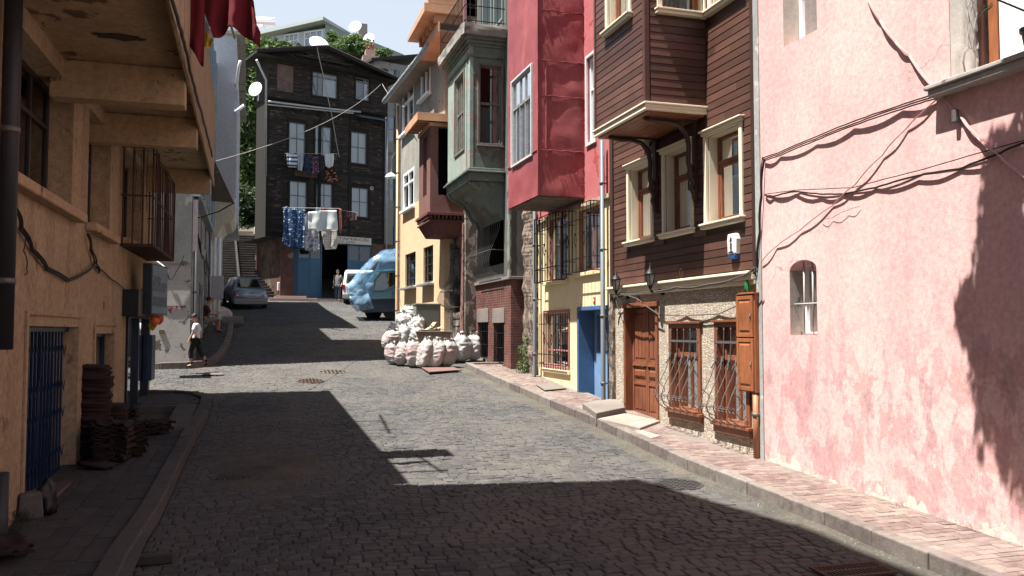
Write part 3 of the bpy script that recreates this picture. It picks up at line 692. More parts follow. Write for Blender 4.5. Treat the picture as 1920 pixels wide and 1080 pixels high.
PINK = n_.done(col, .93, bump=n_.math('ADD', n_.noise(70, 4, .7), n_.math('MULTIPLY', n_.noise(2.2, 5, .6), 2.0)), bstr=.35, bdist=.012, spec=.12, bump2=(n_.math('SUBTRACT', 1.0, ftm), .6, .02))
PINKR = plaster('pink_reveal', (.48, .30, .27), (.42, .34, .30), (.5, .46, .4), .6)
PB = (RX, 5.5, -2.1)
PH = thing('pink_house', 'tall pink plastered house with peeling foot and one small barred window', 'house', PB)
PS1 = S(1427, 600)[0]
aw = (S(1534, 600)[0], S(1483, 600)[0], S(1534, 629)[1], S(1510, 487)[1])
uw = (S(1533, 30)[0], S(1470, 30)[0], S(1533, 56)[1], 6.6)
lz = S(1767, 172)[1]; ls = S(1765, 170)[0]
ow = (ls - 4.2, S(1783, 100)[0], lz + .02, lz + 2.3)
m = M(RF)
wall(m, -3, PS1, -3.2, 9.5, [(*aw, .26, .8), (*uw, .28, .9), (*ow, .55, 1.2)], d=.012, back=6)
m.build('wall', [PINK, INT], PH, recalc=False)
s0, s1, z0, z1 = aw; c = (s0 + s1) / 2; rr = (s1 - s0) / 2        # arched head of the small window
m = M(RF); m.k = 0
for k in range(8):
    a0, a1 = pi * k / 8, pi * (k + 1) / 8; hh = .13
    for q0, q1 in ((a0, a1),):
        m.hexa([(c + rr * cos(a0), -.25, z1 - hh + hh * sin(a0)), (c + rr * cos(a1), -.25, z1 - hh + hh * sin(a1)), (c + rr * cos(a1), .0105, z1 - hh + hh * sin(a1)), (c + rr * cos(a0), .0105, z1 - hh + hh * sin(a0)),
                (c + rr * cos(a0), -.25, z1 + .002), (c + rr * cos(a1), -.25, z1 + .002), (c + rr * cos(a1), .0105, z1 + .002), (c + rr * cos(a0), .0105, z1 + .002)])
m.build('arch_head', PINK, PH)
RVM = plaster('bare_reveal', (.22, .20, .18), (.30, .28, .25), (.12, .11, .1), .6, 4, bump=.6)
for s in (s1 - .004, s0 + .004): m = M(RF); m.quad((s, -.248, z0), (s, .008, z0), (s, .008, z1 - .06), (s, -.248, z1 - .06)); m.build('window_reveal', RVM, PH, recalc=False)
o = window(RF, PH, s0 + .01, s1 - .01, z0 + .01, z1 - .02, -.22, WHITEP, G_DARK, w=.035, mv=(), name='window')
m = M(RF)
for f in (.3, .62): m.tube([(s0 + (s1 - s0) * f, -.06, z0), (s0 + (s1 - s0) * f, -.06, z1 - .02)], .012, 6)
m.tube([(s0, -.055, z0 + (z1 - z0) * .42), (s1, -.055, z0 + (z1 - z0) * .42)], .01, 6); m.build('window_bars', plain('pale_iron', (.4, .38, .36), .6), o)
s0, s1, z0, z1 = uw
window(RF, PH, s0 + .01, s1 - .01, z0 + .01, z1, -.24, WHITEP, G_DARK, w=.06, mv=(), mh=(.3,), cur=CURT)
m = M(RF); m.quad((s1 - .004, -.25, z0), (s1 - .004, .008, z0), (s1 - .004, .008, z1), (s1 - .004, -.25, z1)); m.build('window_reveal', plaster('reveal_a', (.45, .41, .36), (.4, .36, .32)), PH, recalc=False)
# sill slab, white jamb, post, bright curtain of the big opening
m = M(RF); m.box(ow[0], ls + .02, -.3, .17, lz - .075, lz - .0); m.box(ow[0], ls + .05, -.2, .20, lz + .003, lz + .055)
m.build('sill_slab', plaster('stained_concrete', (.42, .40, .37), (.3, .28, .26), (.15, .13, .12), .62, 5, bump=.6), PH, bevel=.012)
s0, s1, z0, z1 = ow
JW = plaster('white_jamb', (.74, .72, .68), (.6, .58, .54), sc=2)
m = M(RF); m.quad((s1 - .006, -.54, z0 + .05), (s1 - .006, .009, z0 + .05), (s1 - .006, .009, z1), (s1 - .006, -.54, z1)); m.build('jamb', JW, PH, recalc=False)
m = M(RF); m.box(s1 - .22, s1 - .11, -.5, -.40, z0 + .05, z1); m.build('post', WORANGE, PH, bevel=.01)
m = M(RF); m.lathe((s1 - .06, -.36, z0 + .05), [(.035, 0), (.035, z1 - z0)], 12); m.build('downpipe', plain('brown_pipe', (.10, .045, .035), .5), PH)
m = M(RF); m.box(s0, s1 - .23, -.47, -.43, z0 + .05, z1); m.build('blind', plain('white_blind', (.85, .85, .83), .8, var=.08), PH)
# cables fixed to the wall
def cab(pts, label, r=.012, mat=WIRE, d=.032, name='cable', sag=.0, strands=1, T=RF, grp='cables on the pink wall'):
    t = None; m = M(T)
    for q in range(strands):
        P = []
        for (x, y) in pts:
            s, z = T.pt(x, y, d); P.append((s, d + .012 * q + R.uniform(-.008, .01), z + (.02 * q if strands > 1 else 0)))
        P2 = []
        for i, (a, b) in enumerate(zip(P, P[1:])):
            for k in range(6):
                t_ = k / 6; P2.append((a[0] + (b[0] - a[0]) * t_, a[1] + (b[1] - a[1]) * t_ + .02 * sin(pi * t_), a[2] + (b[2] - a[2]) * t_ - sag * 4 * t_ * (1 - t_) + R.uniform(-.003, .003)))
        P2.append(P[-1]); m.tube(P2, r, 5)
    a = m.v[0]
    return tag(m.build(name, mat, loc=a), label, 'cable', grp)
cab([(1433, 302), (1462, 292), (1530, 264), (1600, 236), (1690, 205), (1764, 182)], 'bundle of black cables rising across the pink wall to the corner of the sill slab', .009, strands=3)
cab([(1434, 366), (1450, 368), (1490, 359), (1540, 364), (1580, 364), (1640, 352), (1720, 330), (1800, 316), (1870, 290), (1925, 266)], 'black cable waving across the middle of the pink wall', .012)
cab([(1434, 364), (1500, 356), (1600, 352), (1730, 318), (1925, 262)], 'thin black wire stretched just above the wavy cable', .006)
cab([(1428, 492), (1455, 462), (1500, 432), (1560, 385), (1605, 345), (1655, 290), (1700, 240), (1760, 183)], 'pinkish wire climbing diagonally from the grey strip to the sill corner', .008, WIREP)
cab([(1626, -6), (1650, 38), (1680, 78), (1705, 105), (1749, 164)], 'thick pale cable dropping from the top to the sill slab', .017, WIREP)
cab([(1768, 182), (1800, 215), (1835, 258), (1870, 288), (1925, 334)], 'thick pale cable dropping away below the sill slab', .017, WIREP)
cab([(1433, 300), (1430, 370), (1426, 440), (1421, 505), (1417, 518)], 'black cables running down the grey strip beside the pink wall', .009, strands=3)
cab([(1541, 412), (1560, 409), (1590, 394), (1612, 387)], 'short black crack-like wire lying in the middle of the wall', .003)
m = M(RF); s, z = S(1793, 218, .05)                                       # little box hanging under the sill
m.box(s - .03, s + .03, .03, .09, z - .07, z + .07); tag(m.build('junction_box', GREYIRON, loc=m.v[0], bevel=.01), 'small grey junction box hanging under the sill slab', 'electrical box')
# tangle of wires on the white jamb
m = M(RF); s1 = ow[1]; zt = lz + 1.4
for k in range(9):
    P = []; p0 = R.uniform(-.42, -.2); ph = R.uniform(0, 6)
    for i in range(14): f = i / 13; P.append((s1 - .03 - .02 * R.random(), p0 + .09 * sin(ph + f * 7) * (1 - abs(f - .55)), zt + .5 - f * 1.45))
    m.tube(P, .006, 4)
for k in range(3):
    cx = -.22 + .02 * k; m.tube([(s1 - .05 - .01 * k, cx + .10 * cos(a * .7), lz + .28 + .17 * sin(a * .7)) for a in range(10)], .006, 4)
tag(m.build('wire_tangle', WIREG, loc=m.v[0]), 'tangle of grey wires looped on the white jamb above the sill', 'cable')
# flower pot on the sill, twig
s, z = RF.pt(1921, 85, .1)
m = M(RF); m.lathe((s - .05, .05, lz + .06), [(.07, 0), (.10, .2), (.115, .2), (.115, .24), (.09, .24), (.085, .2)], 14); tag(m.build('flower_pot', plain('plum_pot', (.12, .05, .05), .6), loc=m.v[0]), 'dark plum flower pot at the very edge of the sill', 'flower pot')
# ---------------------------------------------------------------- yellow and red house
YEL = plaster('yellow_plaster', (.68, .57, .36), (.62, .51, .31), sc=1.2, bump=.3, grain=50)
REDW = plaster('red_plaster', (.40, .125, .13), (.33, .10, .105), (.3, .06, .06), .6, 1.5, sc=2, bump=.35)
n_ = NT('red_sheet_metal'); c_ = n_.mix(n_.ramp(n_.noise(1.2, 6, .6), [(.35, 0), (.65, 1)]), (.31, .08, .088), (.22, .055, .062))
c_ = n_.mix(n_.math('MULTIPLY', n_.ramp(n_.noise(2.3, 7, .7, sc=(1, 1, .5)), [(.55, 0), (.62, 1)]), .4), c_, (.42, .12, .12))
REDM = n_.done(c_, .5, .0, bump=n_.noise(2.5, 3, .5), bstr=.3, bdist=.03, spec=.3, bump2=(n_.noise(60, 3, .6), .15, .005))
BLUEP = plain('blue_gloss_paint', (.055, .13, .27), .45, var=.5, sc=3, bump=.3, dark=.5)
BLUEL = plain('light_blue_door', (.16, .27, .45), .5, var=.3, sc=3)
PINKF = plain('dusty_pink_frame', (.33, .14, .13), .7, var=.4, sc=5)
YS0, YS1 = 16.33, 21.05
zy = (S(1128, 365)[1] + S(1014, 421)[1]) / 2
YB = (RX, 18.6, -1.5)
YH = thing('yellow_and_red_house', 'house with yellow ground floor and red sheet metal upper bay', 'house', YB)
o1 = (S(1064, 500)[0], S(1024, 500)[0], S(1064, 523)[1], S(1064, 398)[1])
o2 = (S(1131, 450)[0], S(1079, 450)[0], S(1128, 505)[1], S(1128, 378)[1])
o3 = (S(1067, 640)[0], S(1021, 640)[0], S(1067, 690)[1], S(1067, 586)[1])
o4 = (S(1141, 700)[0], S(1086, 700)[0], -1.7, S(1141, 578)[1])
m = M(RF); wall(m, YS0, YS1, -2.4, zy, [(*o1, .16, 1), (*o2, .16, 1), (*o3, .12, 1), (*o4, .42, .3)], back=6)
m.build('ground_floor_wall', [YEL, INT], YH, recalc=False)
rw = (S(1117, 200)[0], S(1103, 200)[0], S(1117, 262)[1], S(1117, 100)[1])
RA, RB, RD, RZ = 17.8, 20.08, 1.12, 3.0
m = M(RF); wall(m, YS0, YS1, zy + .002, 9.6, [(*rw, .12, 1), (RA + .1, RB - .1, RZ + .1, 9.5)], d=.006, back=6)
m.build('upper_wall', [REDW, INT], YH, recalc=False)
m = M(RF)
for i in range(40):                                    # rough ledge where red meets yellow
    a = YS0 + (YS1 - YS0) * i / 40; m.box(a, a + (YS1 - YS0) / 40, 0, .05 + R.uniform(0, .05), zy - .04 - R.uniform(0, .03), zy + .03 + R.uniform(0, .02))
m.build('ledge', plaster('broken_ledge', (.45, .36, .24), (.3, .24, .18), bump=.6), YH)
window(RF, YH, rw[0], rw[1], rw[2], rw[3], -.04, WHITEP, G_DARK, w=.06, mv=(.45,), mh=(.62,), cur=CURTG)
m = M(RF); framebox(m, rw[0] - .07, rw[1] + .07, rw[2] - .07, rw[3] + .07, .069, .0, .05); m.build('window_surround', plain('chipped_white', (.6, .62, .62), .6, var=.5, sc=12), YH, bevel=.008)
# red bay: dented metal sheets
def dent(s, z): return .024 * noise.noise(Vector((s * 1.7, z * 1.5, 3))) + .011 * noise.noise(Vector((s * 5, z * 4, 1)))
def sheet(m, a0, a1, z0, z1, fn, n=14, hole=None):
    nz = max(4, int((z1 - z0) / .1)); ix = {}
    for i in range(n + 1):
        for j in range(nz + 1):
            s = a0 + (a1 - a0) * i / n; z = z0 + (z1 - z0) * j / nz; e = min(1, min(i, n - i, j, nz - j) / 1.5)
            ix[i, j] = m.P(*fn(s, z, dent(s + fn(0, 0, 0)[1], z) * e))
    for i in range(n):
        for j in range(nz):
            m.F(ix[i, j], ix[i + 1, j], ix[i + 1, j + 1], ix[i, j + 1])
ff = lambda s, z, e: (s, RD + e, z)
SR = Fr((RX, RA), (-1, 0), (0, -1)); fs = lambda s, z, e: (RA - e, s, z)
fwin = RF.rect(962, 161, 998, 288, RD); fwin = (RF.pt(998, 200, RD)[0], RF.pt(962, 200, RD)[0], (RF.pt(998, 286, RD)[1] + RF.pt(962, 314, RD)[1]) / 2, (RF.pt(998, 119, RD)[1] + RF.pt(962, 161, RD)[1]) / 2)
m = M(RF); m.sm = True
zs = [RZ, 4.02, 5.25, 6.05, 7.2, 8.3, 9.5]
for a, b in zip(zs, zs[1:]): sheet(m, 0, RD, a, b, fs)
a, b, c, e = fwin
sheet(m, RA, a, RZ, 9.5, ff, 4); sheet(m, b, RB, RZ, 9.5, ff, 4); sheet(m, a, b, RZ, c, ff, 8); sheet(m, a, b, e, 9.5, ff, 8)
m.sm = False
m.quad((RB, 0, RZ), (RB, RD, RZ), (RB, RD, 9.5), (RB, 0, 9.5)); m.quad((RA, 0, 9.5), (RB, 0, 9.5), (RB, RD, 9.5), (RA, RD, 9.5))
m.k = 1; x = .12
for p, q in (((a, c), (a, e)), ((b, c), (b, e)), ((a, c), (b, c)), ((a, e), (b, e))): m.quad((p[0], RD, p[1]), (q[0], RD, q[1]), (q[0], RD - .7, q[1]), (p[0], RD - .7, p[1]))
m.quad((a, RD - .7, c), (b, RD - .7, c), (b, RD - .7, e), (a, RD - .7, e))
rb = m.build('bay_window', [REDM, INT], YH, recalc=False)
m = M(RF)
for z in zs[1:-1]:
    P = [(RA - .012 - abs(.01 * sin(k * 3.3)), RD * k / 10 + .02, z + .012 * sin(k * 2.1)) for k in range(10)]; m.tube(P, .013, 5)
    if z == 4.02: m.tube([(RA + (RB - RA) * k / 12, RD + .016, z + .01 * sin(k * 2.7)) for k in range(13)], .014, 5)
m.tube([(RA - .014, .93 + .006 * sin(k * 2), 4.05 + 2.0 * k / 12) for k in range(13)], .013, 5)
m.tube([(RA - .006, RD + .006, RZ + (9.5 - RZ) * k / 30) for k in range(31)], [.014 + .006 * abs(sin(k * 1.7)) for k in range(31)], 5)
for k in range(90):
    z = R.uniform(RZ + .1, 8); s = R.choice((.06, .9, .98, RD - .05, R.uniform(.1, 1))); m.lathe((RA - .012, s, z), [(.012, -.012), (.010, .012)], 5, 'x')
m.build('sheet_seams', REDM, rb)
m = M(RF)
for i in range(12): m.box(RA + .02 + i * .188, RA + .02 + i * .188 + .18, .0, RD - .02, RZ - .03 + .004 * (i % 2), RZ - .002)
m.build('bay_soffit', wood('weathered_boards', (.13, .105, .085), (.07, .055, .045), .9, along=(3, 1, 1), sc=3), rb)
o = window(RF, rb, *fwin, RD + .01, plain('chipped_grey_frame', (.30, .31, .31), .6, var=.6, sc=10), G_DARK, w=.04, th=.06, mv=(.35, .62), mh=(.66,), mw=.03, cur=CURTG)
m = M(RF); framebox(m, fwin[0] - .05, fwin[1] + .05, fwin[2] - .05, fwin[3] + .05, .049, RD - .02, RD + .05); m.build('casing', plain('chipped_white_b', (.55, .57, .57), .6, var=.5, sc=12), rb, bevel=.008)
# barred windows of the ground floor
def heart(m, s, z, d, k=1.0, r=.007):
    for sg in (-1, 1): m.tube([(s + sg * k * .07 * sin(t * pi) * (1 - .3 * t), d, z - .14 * k + .28 * k * t) for t in [i / 8 for i in range(9)]], r, 4); m.tube([(s + sg * k * (.03 + .03 * cos(t)), d, z + .12 * k + .03 * k * sin(t)) for t in [i * pi / 4 for i in range(7)]], r, 4)
def box_grille(par, s0, s1, z0, z1, dd=.26, n=7, mat=BLKIRON, hz=(.2, .78), sides=True, name='window_bars', T=RF):
    m = M(T)
    for i in range(n + 1):
        s = s0 + (s1 - s0) * i / n; m.tube([(s, dd, z0), (s, dd, z1)], .009 if 0 < i < n else .016, 5)
    for f in (0, 1) + tuple(hz): z = z0 + (z1 - z0) * f; m.tube([(s0, dd + .01, z), (s1, dd + .01, z)], .012, 5)
    if sides:
        for s in (s0, s1):
            for k in range(1, 4): m.tube([(s, dd * k / 4, z0), (s, dd * k / 4, z1)], .008, 5)
            for f in (0, 1) + tuple(hz): z = z0 + (z1 - z0) * f; m.tube([(s, 0, z), (s, dd, z)], .011, 5)
    heart(m, (s0 + s1) / 2, z0 + (z1 - z0) * .48, dd + .015)
    if sides and n > 7: heart(m, s0 + (s1 - s0) * .2, z0 + (z1 - z0) * .48, dd + .015); heart(m, s0 + (s1 - s0) * .8, z0 + (z1 - z0) * .48, dd + .015)
    return m.build(name, mat, par)
for k, (a, b, c, e) in enumerate((o1, o2)):
    o = window(RF, YH, a, b, c, e, -.1, PINKF, G_DARK, w=.06, mv=(.5,), mh=(), cur=CURTG, curs=(0, .45) if k == 0 else (.3, .8))
    box_grille(o, a - .02, b + .04, c - .02, e, .3, 8)
    m = M(RF); m.box(a - .1, b + .1, -.1, .07, c - .085, c - .003); m.build('sill', YEL, o, bevel=.01)
a, b, c, e = o3
m = M(RF); framebox(m, a - .07, b + .07, c - .06, e + .08, .069, -.05, .03); o = m.build('window_surround', PINKF, YH, bevel=.006)
window(RF, YH, a, b, c, e, -.08, PINKF, G_DARK, w=.05, mv=(.5,), mh=(.3,), cur=plain('pink_curtain', (.36, .17, .15), .9, var=.4), curz=(0, 1))
m = M(RF); n = 11
for i in range(n + 1):
    s = a - .05 + (b - a + .12) * i / n; m.tube([(s, .11, c - .06), (s, .11, e + .0)], .008, 5)
for f in (.03, .22, .8): m.tube([(a - .05, .12, c + (e - c) * f), (b + .07, .12, c + (e - c) * f)], .011, 5)
for f in (.2, .5, .8): heart(m, a + (b - a) * f, c + (e - c) * .5, .13, .9, .008)
for s in (a - .05, b + .07):
    for f in (.05, .8): m.tube([(s, 0, c + (e - c) * f), (s, .12, c + (e - c) * f)], .01, 5)
m.build('window_bars', BLKIRON, YH)
m = M(RF); m.box(a - .1, b + .1, -.05, .06, c - .16, c - .063); m.build('sill', YEL, YH, bevel=.012)
# blue door recess
a, b, c, e = o4
m = M(RF)
m.box(b - .025, b + .07, -.42, .03, c - .1, e + .07); m.box(a - .05, b - .026, -.42, .03, e - .02, e + .07); m.box(a - .05, a + .02, -.42, .02, c - .1, e - .021)
fr = m.build('door', BLUEP, YH, bevel=.01)
m = M(RF); zd = -1.56; m.box(a + .025, b - .03, -.40, -.36, zd, zd + 1.0); framebox(m, a + .025, b - .03, zd + 1.003, e - .025, .07, -.40, -.36)
for i in range(2): framebox(m, a + .08 + i * .36, a + .4 + i * .36, zd + .1, zd + .9, .03, -.37, -.345)
lf = m.build('door_leaf', BLUEL, fr, bevel=.005)
m = M(RF); m.quad((a + .09, -.385, zd + 1.05), (b - .09, -.385, zd + 1.05), (b - .09, -.385, e - .09), (a + .09, -.385, e - .09)); m.build('pane', G_DARK, lf, recalc=False)
m = M(RF); cx, cz = (a + b) / 2, zd + 1.12
for k in range(9): t = pi * (k + .5) / 9; m.tube([(cx, -.35, cz), (cx + .38 * cos(t), -.35, cz + .5 * sin(t))], .007, 4)
for k in range(5): m.tube([(a + .1 + k * .13, -.35, cz + .52), (a + .1 + k * .13, -.35, e - .1)], .007, 4)
m.tube([(cx - .1 + .07 * cos(t), -.35 + .0, cz + .62 + .09 * sin(t)) for t in [i * pi / 4 for i in range(9)]], .012, 5)
m.build('door_grille', WHITEP, lf)
# rough stone end and drainpipes
ROUGH = plaster('rough_masonry', (.17, .13, .10), (.25, .20, .16), (.09, .07, .06), .5, 6, sc=6, bump=1.0)
def rough_col(T, s0, s1, d1, z0, z1, mat, par, name, am=.03, dz=.09):
    m = M(T); n = int((z1 - z0) / dz)
    def fn(u, v):
        z = z0 + (z1 - z0) * v; k = [(s0, 0), (s0, d1), (s1, d1), (s1, 0)][round(u * 3)]
        h = noise.noise(Vector((z * 4, u * 7, 2))) * am; return (k[0] + h, k[1] + (h if k[1] else 0), z)
    m.grid(3, n, fn); return m.build(name, mat, par, recalc=False)
rough_col(RF, 16.16, 16.34, .07, -2.2, ZC + .0, ROUGH, BH, 'rough_stone_end')
rough_col(RF, YS1 + .02, 22.0, .12, -1.9, 8, ROUGH, YH, 'rough_party_wall', .05)
def drainpipe(T, s, d, z0, z1, label, r=.05, mat=PIPEG, clips=True, shoe=True, grp='grey downpipes on the right side houses'):
    m = M(T); P = [(s, d, z1), (s, d, z0 + (.1 if shoe else 0))]
    if shoe: P += [(s, d + .03, z0 + .04), (s, d + .09, z0)]
    n = max(1, int((z1 - z0) / 1.4)); m.tube(P, r, 12)
    root = tag(m.build('downpipe', mat, loc=T(s, d, z0)), label, 'downpipe', grp)
    if clips:
        for i in range(n): m = M(T); z = z0 + .6 + i * 1.4; m.lathe((s, d, z), [(r + .002, 0), (r + .012, .004), (r + .012, .05), (r + .002, .055)], 12); m.box(s - .012, s + .012, .0, d, z + .01, z + .035); m.build('pipe_clip', GREYIRON, root)
    return root
drainpipe(RF, S(1131, 700, .13)[0], .13, -1.72, S(1131, 262, .13)[1], 'grey downpipe beside the blue door of the yellow house')
drainpipe(RF, S(1003, 690, .18)[0], .18, -1.22, 8.6, 'grey downpipe at the far end of the yellow house')
# ---------------------------------------------------------------- dilapidated green bay house
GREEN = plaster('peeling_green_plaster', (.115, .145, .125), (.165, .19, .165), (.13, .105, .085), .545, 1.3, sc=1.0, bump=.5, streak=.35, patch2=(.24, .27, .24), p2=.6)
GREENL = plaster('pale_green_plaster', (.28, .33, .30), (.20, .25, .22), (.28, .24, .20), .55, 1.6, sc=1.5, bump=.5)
DARKG = plaster('grey_dark_plaster', (.085, .09, .082), (.12, .12, .11), (.16, .15, .13), .62, 2, sc=2, bump=.4, streak=.4)
BRICK = brickmat('dark_red_brick', (.16, .055, .045), (.105, .045, .04), (.12, .09, .08), patch=(.30, .085, .05), pth=.66)
RUIN = plaster('ruined_plaster', (.20, .145, .125), (.26, .215, .19), (.085, .07, .06), .50, 2.2, sc=2.2, bump=.9, patch2=(.33, .29, .25), p2=.56)
GX = 6.8; GF = Fr((GX, 0), (0, 1), (-1, 0))
GH = thing('green_bay_house', 'dilapidated grey green house with ornate bay above a dark red brick base', 'house', (GX, 24, -1.1))
g1 = (22.2, 25.9)
zb = GF.pt(955, 522)[1]
b1 = GF.rect(897, 603, 915, 668); b2 = GF.rect(926, 605, 945, 680)
b1 = (b1[0], b1[1], -.85, .25); b2 = (b2[0], b2[1], -.95, .22)
m = M(GF); wall(m, g1[0], g1[1], -1.8, zb, [(*b1, .1, .8), (*b2, .1, .8)], back=None)
for z0, z1 in ((-1.8, zb),): m.quad((g1[0], 0, z0), (g1[0], 0, z1), (g1[0], -1, z1), (g1[0], -1, z0))
m.build('brick_base', [BRICK, INT], GH, recalc=False)
m = M(GF); m.box(g1[0] - .06, g1[1], -1, .07, zb - .03, zb + .05)
for b in (b1, b2): m.box(b[0] - .08, b[1] + .08, 0, .03, b[3], b[3] + .42)
m.build('stone_band', plaster('grey_stone_band', (.22, .19, .17), (.15, .13, .12), bump=.6), GH, bevel=.01)
for b in (b1, b2):
    m = M(GF)
    for i in range(6): s = b[0] + (b[1] - b[0]) * (i + .5) / 6; m.tube([(s, .02, b[2]), (s, .02, b[3])], .011, 5)
    for f in (.05, .4, .75): m.tube([(b[0], .03, b[2] + (b[3] - b[2]) * f), (b[1], .03, b[2] + (b[3] - b[2]) * f)], .012, 5)
    m.build('window_bars', BLKIRON, GH)
    m = M(GF); m.box(b[0] - .05, b[1] + .05, 0, .05, b[2] - .12, b[2] - .0); m.build('sill', CONC, GH)
mw = GF.rect(892, 400, 935, 510); mw = (22.9, 25.1, 1.9, 4.0)
m = M(GF); wall(m, g1[0], g1[1], zb + .05, 12.0, [(*mw, .2, 1), (22.9, 25.5, 4.5, 8.2), (23.0, 23.9, 8.9, 11), (24.2, 25.2, 8.9, 11)], back=None, d=-.003)
m.quad((g1[0], -.003, zb), (g1[0], -.003, 12), (g1[0], -1, 12), (g1[0], -1, zb))
m.build('upper_wall', [DARKG, INT], GH, recalc=False)
rough_col(GF, g1[0] - .03, g1[0] + .2, .05, zb + .06, 4.3, plaster('green_pilaster', (.15, .17, .155), (.2, .21, .19), (.1, .085, .07), .55, 3, bump=.7), GH, 'pilaster', .01)
def bulge(par, T, s0, s1, z0, z1, n=13, amp=.42, mat=GREYIRON, base=.05):
    m = M(T); H = z1 - z0
    prof = [(base, 1), (base + .03, .75), (base + .12 * amp * 2, .5), (base + amp * .8, .28), (base + amp, .14), (base + amp * .75, .04), (base + amp * .2, .0), (base, .01)]
    for i in range(n):
        s = s0 + (s1 - s0) * i / (n - 1); P = []
        for (d0, f0), (d1, f1) in zip(prof, prof[1:]):
            for k in range(3): t = k / 3; P.append((s, d0 + (d1 - d0) * t, z0 + H * (f0 + (f1 - f0) * t)))
        P.append((s, prof[-1][0], z0)); m.tube(P, .008, 4)
    for f, d in ((1, base), (.75, base + .03), (.28, base + amp * .8), (.0, base + .1)): m.tube([(s0, d, z0 + H * f), (s1, d, z0 + H * f)], .010, 5)
    for s in (s0, s1):
        for f, d in ((.75, base + .03), (.28, base + amp * .8)): m.tube([(s, 0, z0 + H * f), (s, d, z0 + H * f)], .012, 5)
    return m.build('window_grille', mat, par)
bulge(GH, GF, mw[0] - .05, mw[1] + .15, mw[2] - .35, mw[3] + .1)
GA, GB, GD, GZ, GT = 22.8, 25.6, 1.0, 4.45, 8.15
SG = Fr((GX, GA), (-1, 0), (0, -1))
sw = SG.rect(899, 122, 940, 272); fw = GF.rect(849, 132, 866, 286, GD)
sw = (sw[0], sw[1], sw[2], sw[3]); fw = (23.5, 24.6, sw[2] - .02, sw[3])
m = M(GF); wall(m, GA, GB, GZ, GT, [(*fw, .14, .6)], d=GD)
m.k = 0; m.quad((GB, 0, GZ), (GB, GD, GZ), (GB, GD, GT), (GB, 0, GT)); m.quad((GA, 0, GZ), (GB, 0, GZ), (GB, GD, GZ), (GA, GD, GZ))
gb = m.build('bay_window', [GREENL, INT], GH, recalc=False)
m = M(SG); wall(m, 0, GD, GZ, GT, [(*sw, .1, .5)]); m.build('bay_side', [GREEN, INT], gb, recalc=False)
m = M(GF); m.box(GA - .012, GA + .1, GD - .09, GD + .02, GZ, GT); m.box(GA + .35, GA + .42, GD, GD + .025, GZ, GT); m.build('corner_strip', GREENL, gb, bevel=.008)
WOLD = wood('old_grey_wood', (.20, .17, .14), (.11, .09, .075), .85, along=(3, 3, 1), sc=5)
window(SG, gb, *sw, -.05, WOLD, G_DARK, w=.05, mv=(), mh=(.52,), mw=.07, cur=CURTG, curz=(0, .5))
m = M(SG); framebox(m, sw[0] - .06, sw[1] + .06, sw[2] - .04, sw[3] + .07, .058, 0, .03); m.box(sw[0] - .08, sw[1] + .08, 0, .06, sw[2] - .07, sw[2] - .041); m.build('casing', WOLD, gb, bevel=.006)
window(GF, gb, *fw, GD - .05, WOLD, G_DARK, w=.05, mv=(.5,), mh=(.52,), mw=.06, cur=CURTG)
m = M(GF); framebox(m, fw[0] - .07, fw[1] + .07, fw[2] - .05, fw[3] + .07, .068, GD, GD + .035); m.build('casing', WOLD, gb, bevel=.006)
def ring(m, p, z0, z1, s0=GA, s1=GB, d=GD): m.box(s0 - p, s1 + p, 0, d + p, z0, z1)
for p, z0, z1 in ((.05, GT - .5, GT - .42), (.04, GT - .2, GT - .12), (.09, GT - .12, GT - .03), (.16, GT - .027, GT + .06), (.05, GZ + .0, GZ + .08), (.12, GZ - .05, GZ - .003), (.03, GZ - .28, GZ - .053)): m = M(GF); ring(m, p, z0, z1); m.build('moulding', GREEN, gb, bevel=.012)
m = M(GF); n = 16                                                    # weathered balcony slab
def slab(u, v):
    a = v * 2 * pi; k = [(GA - .28, 0), (GA - .28, GD + .28), (GB + .28, GD + .28), (GB + .28, 0)]
    t = v * 3; i = min(2, int(t)); t -= i; p = (k[i][0] + (k[i + 1][0] - k[i][0]) * t, k[i][1] + (k[i + 1][1] - k[i][1]) * t)
    z = GT + .064 + .30 * u; h = .05 * noise.noise(Vector((p[0] * 3, p[1] * 3, z * 4))); return (p[0] + h, p[1] + h, z + .03 * noise.noise(Vector((p[0] * 4, p[1] * 4, u * 3))))
ix = m.grid(4, 40, slab); m.F(*[r for r in ix[0]]); m.F(*[r for r in ix[-1]])
m.build('balcony_slab', CONC, gb, recalc=False)
m = M(GF)                                                            # ogee underside
prof = [(GD - .02, GZ - .285), (GD - .05, GZ - .36), (GD - .14, GZ - .43), (GD - .30, GZ - .50), (GD - .48, GZ - .60), (GD - .62, GZ - .78), (GD - .70, GZ - .95), (GD - .78, GZ - 1.08), (GD - .9, GZ - 1.12), (GD - .96, GZ - 1.3), (0, GZ - 1.32), (0, GZ - .285)]
m.prism([(GA + .25, d, z) for d, z in prof], (GB - GA - .5, 0, 0))
for s in (GA + .04, GB - .16):
    m.prism([(s, d + .05 if d > 0 else 0, z - .02) for d, z in prof[:-1]] + [(s, 0, GZ - .284)], (.12, 0, 0))
m.build('bracket', GREEN, gb)
m = M(GF); Z0 = GT + .38                                              # balcony railing
for s, d in [(GA - .2 + i * .16, GD + .2) for i in range(21)] + [(GA - .2, .1 + i * .16) for i in range(7)] + [(GB + .2, .1 + i * .16) for i in range(7)]:
    m.tube([(s, d, Z0 - .05), (s, d, Z0 + .95)], .011, 5)
for z in (.08, .5, .95): m.tube([(GA - .2, .05, Z0 + z), (GA - .2, GD + .2, Z0 + z), (GB + .2, GD + .2, Z0 + z), (GB + .2, .05, Z0 + z)], .015, 5)
m.build('balcony_railing', BLKIRON, gb)
m = M(GF)
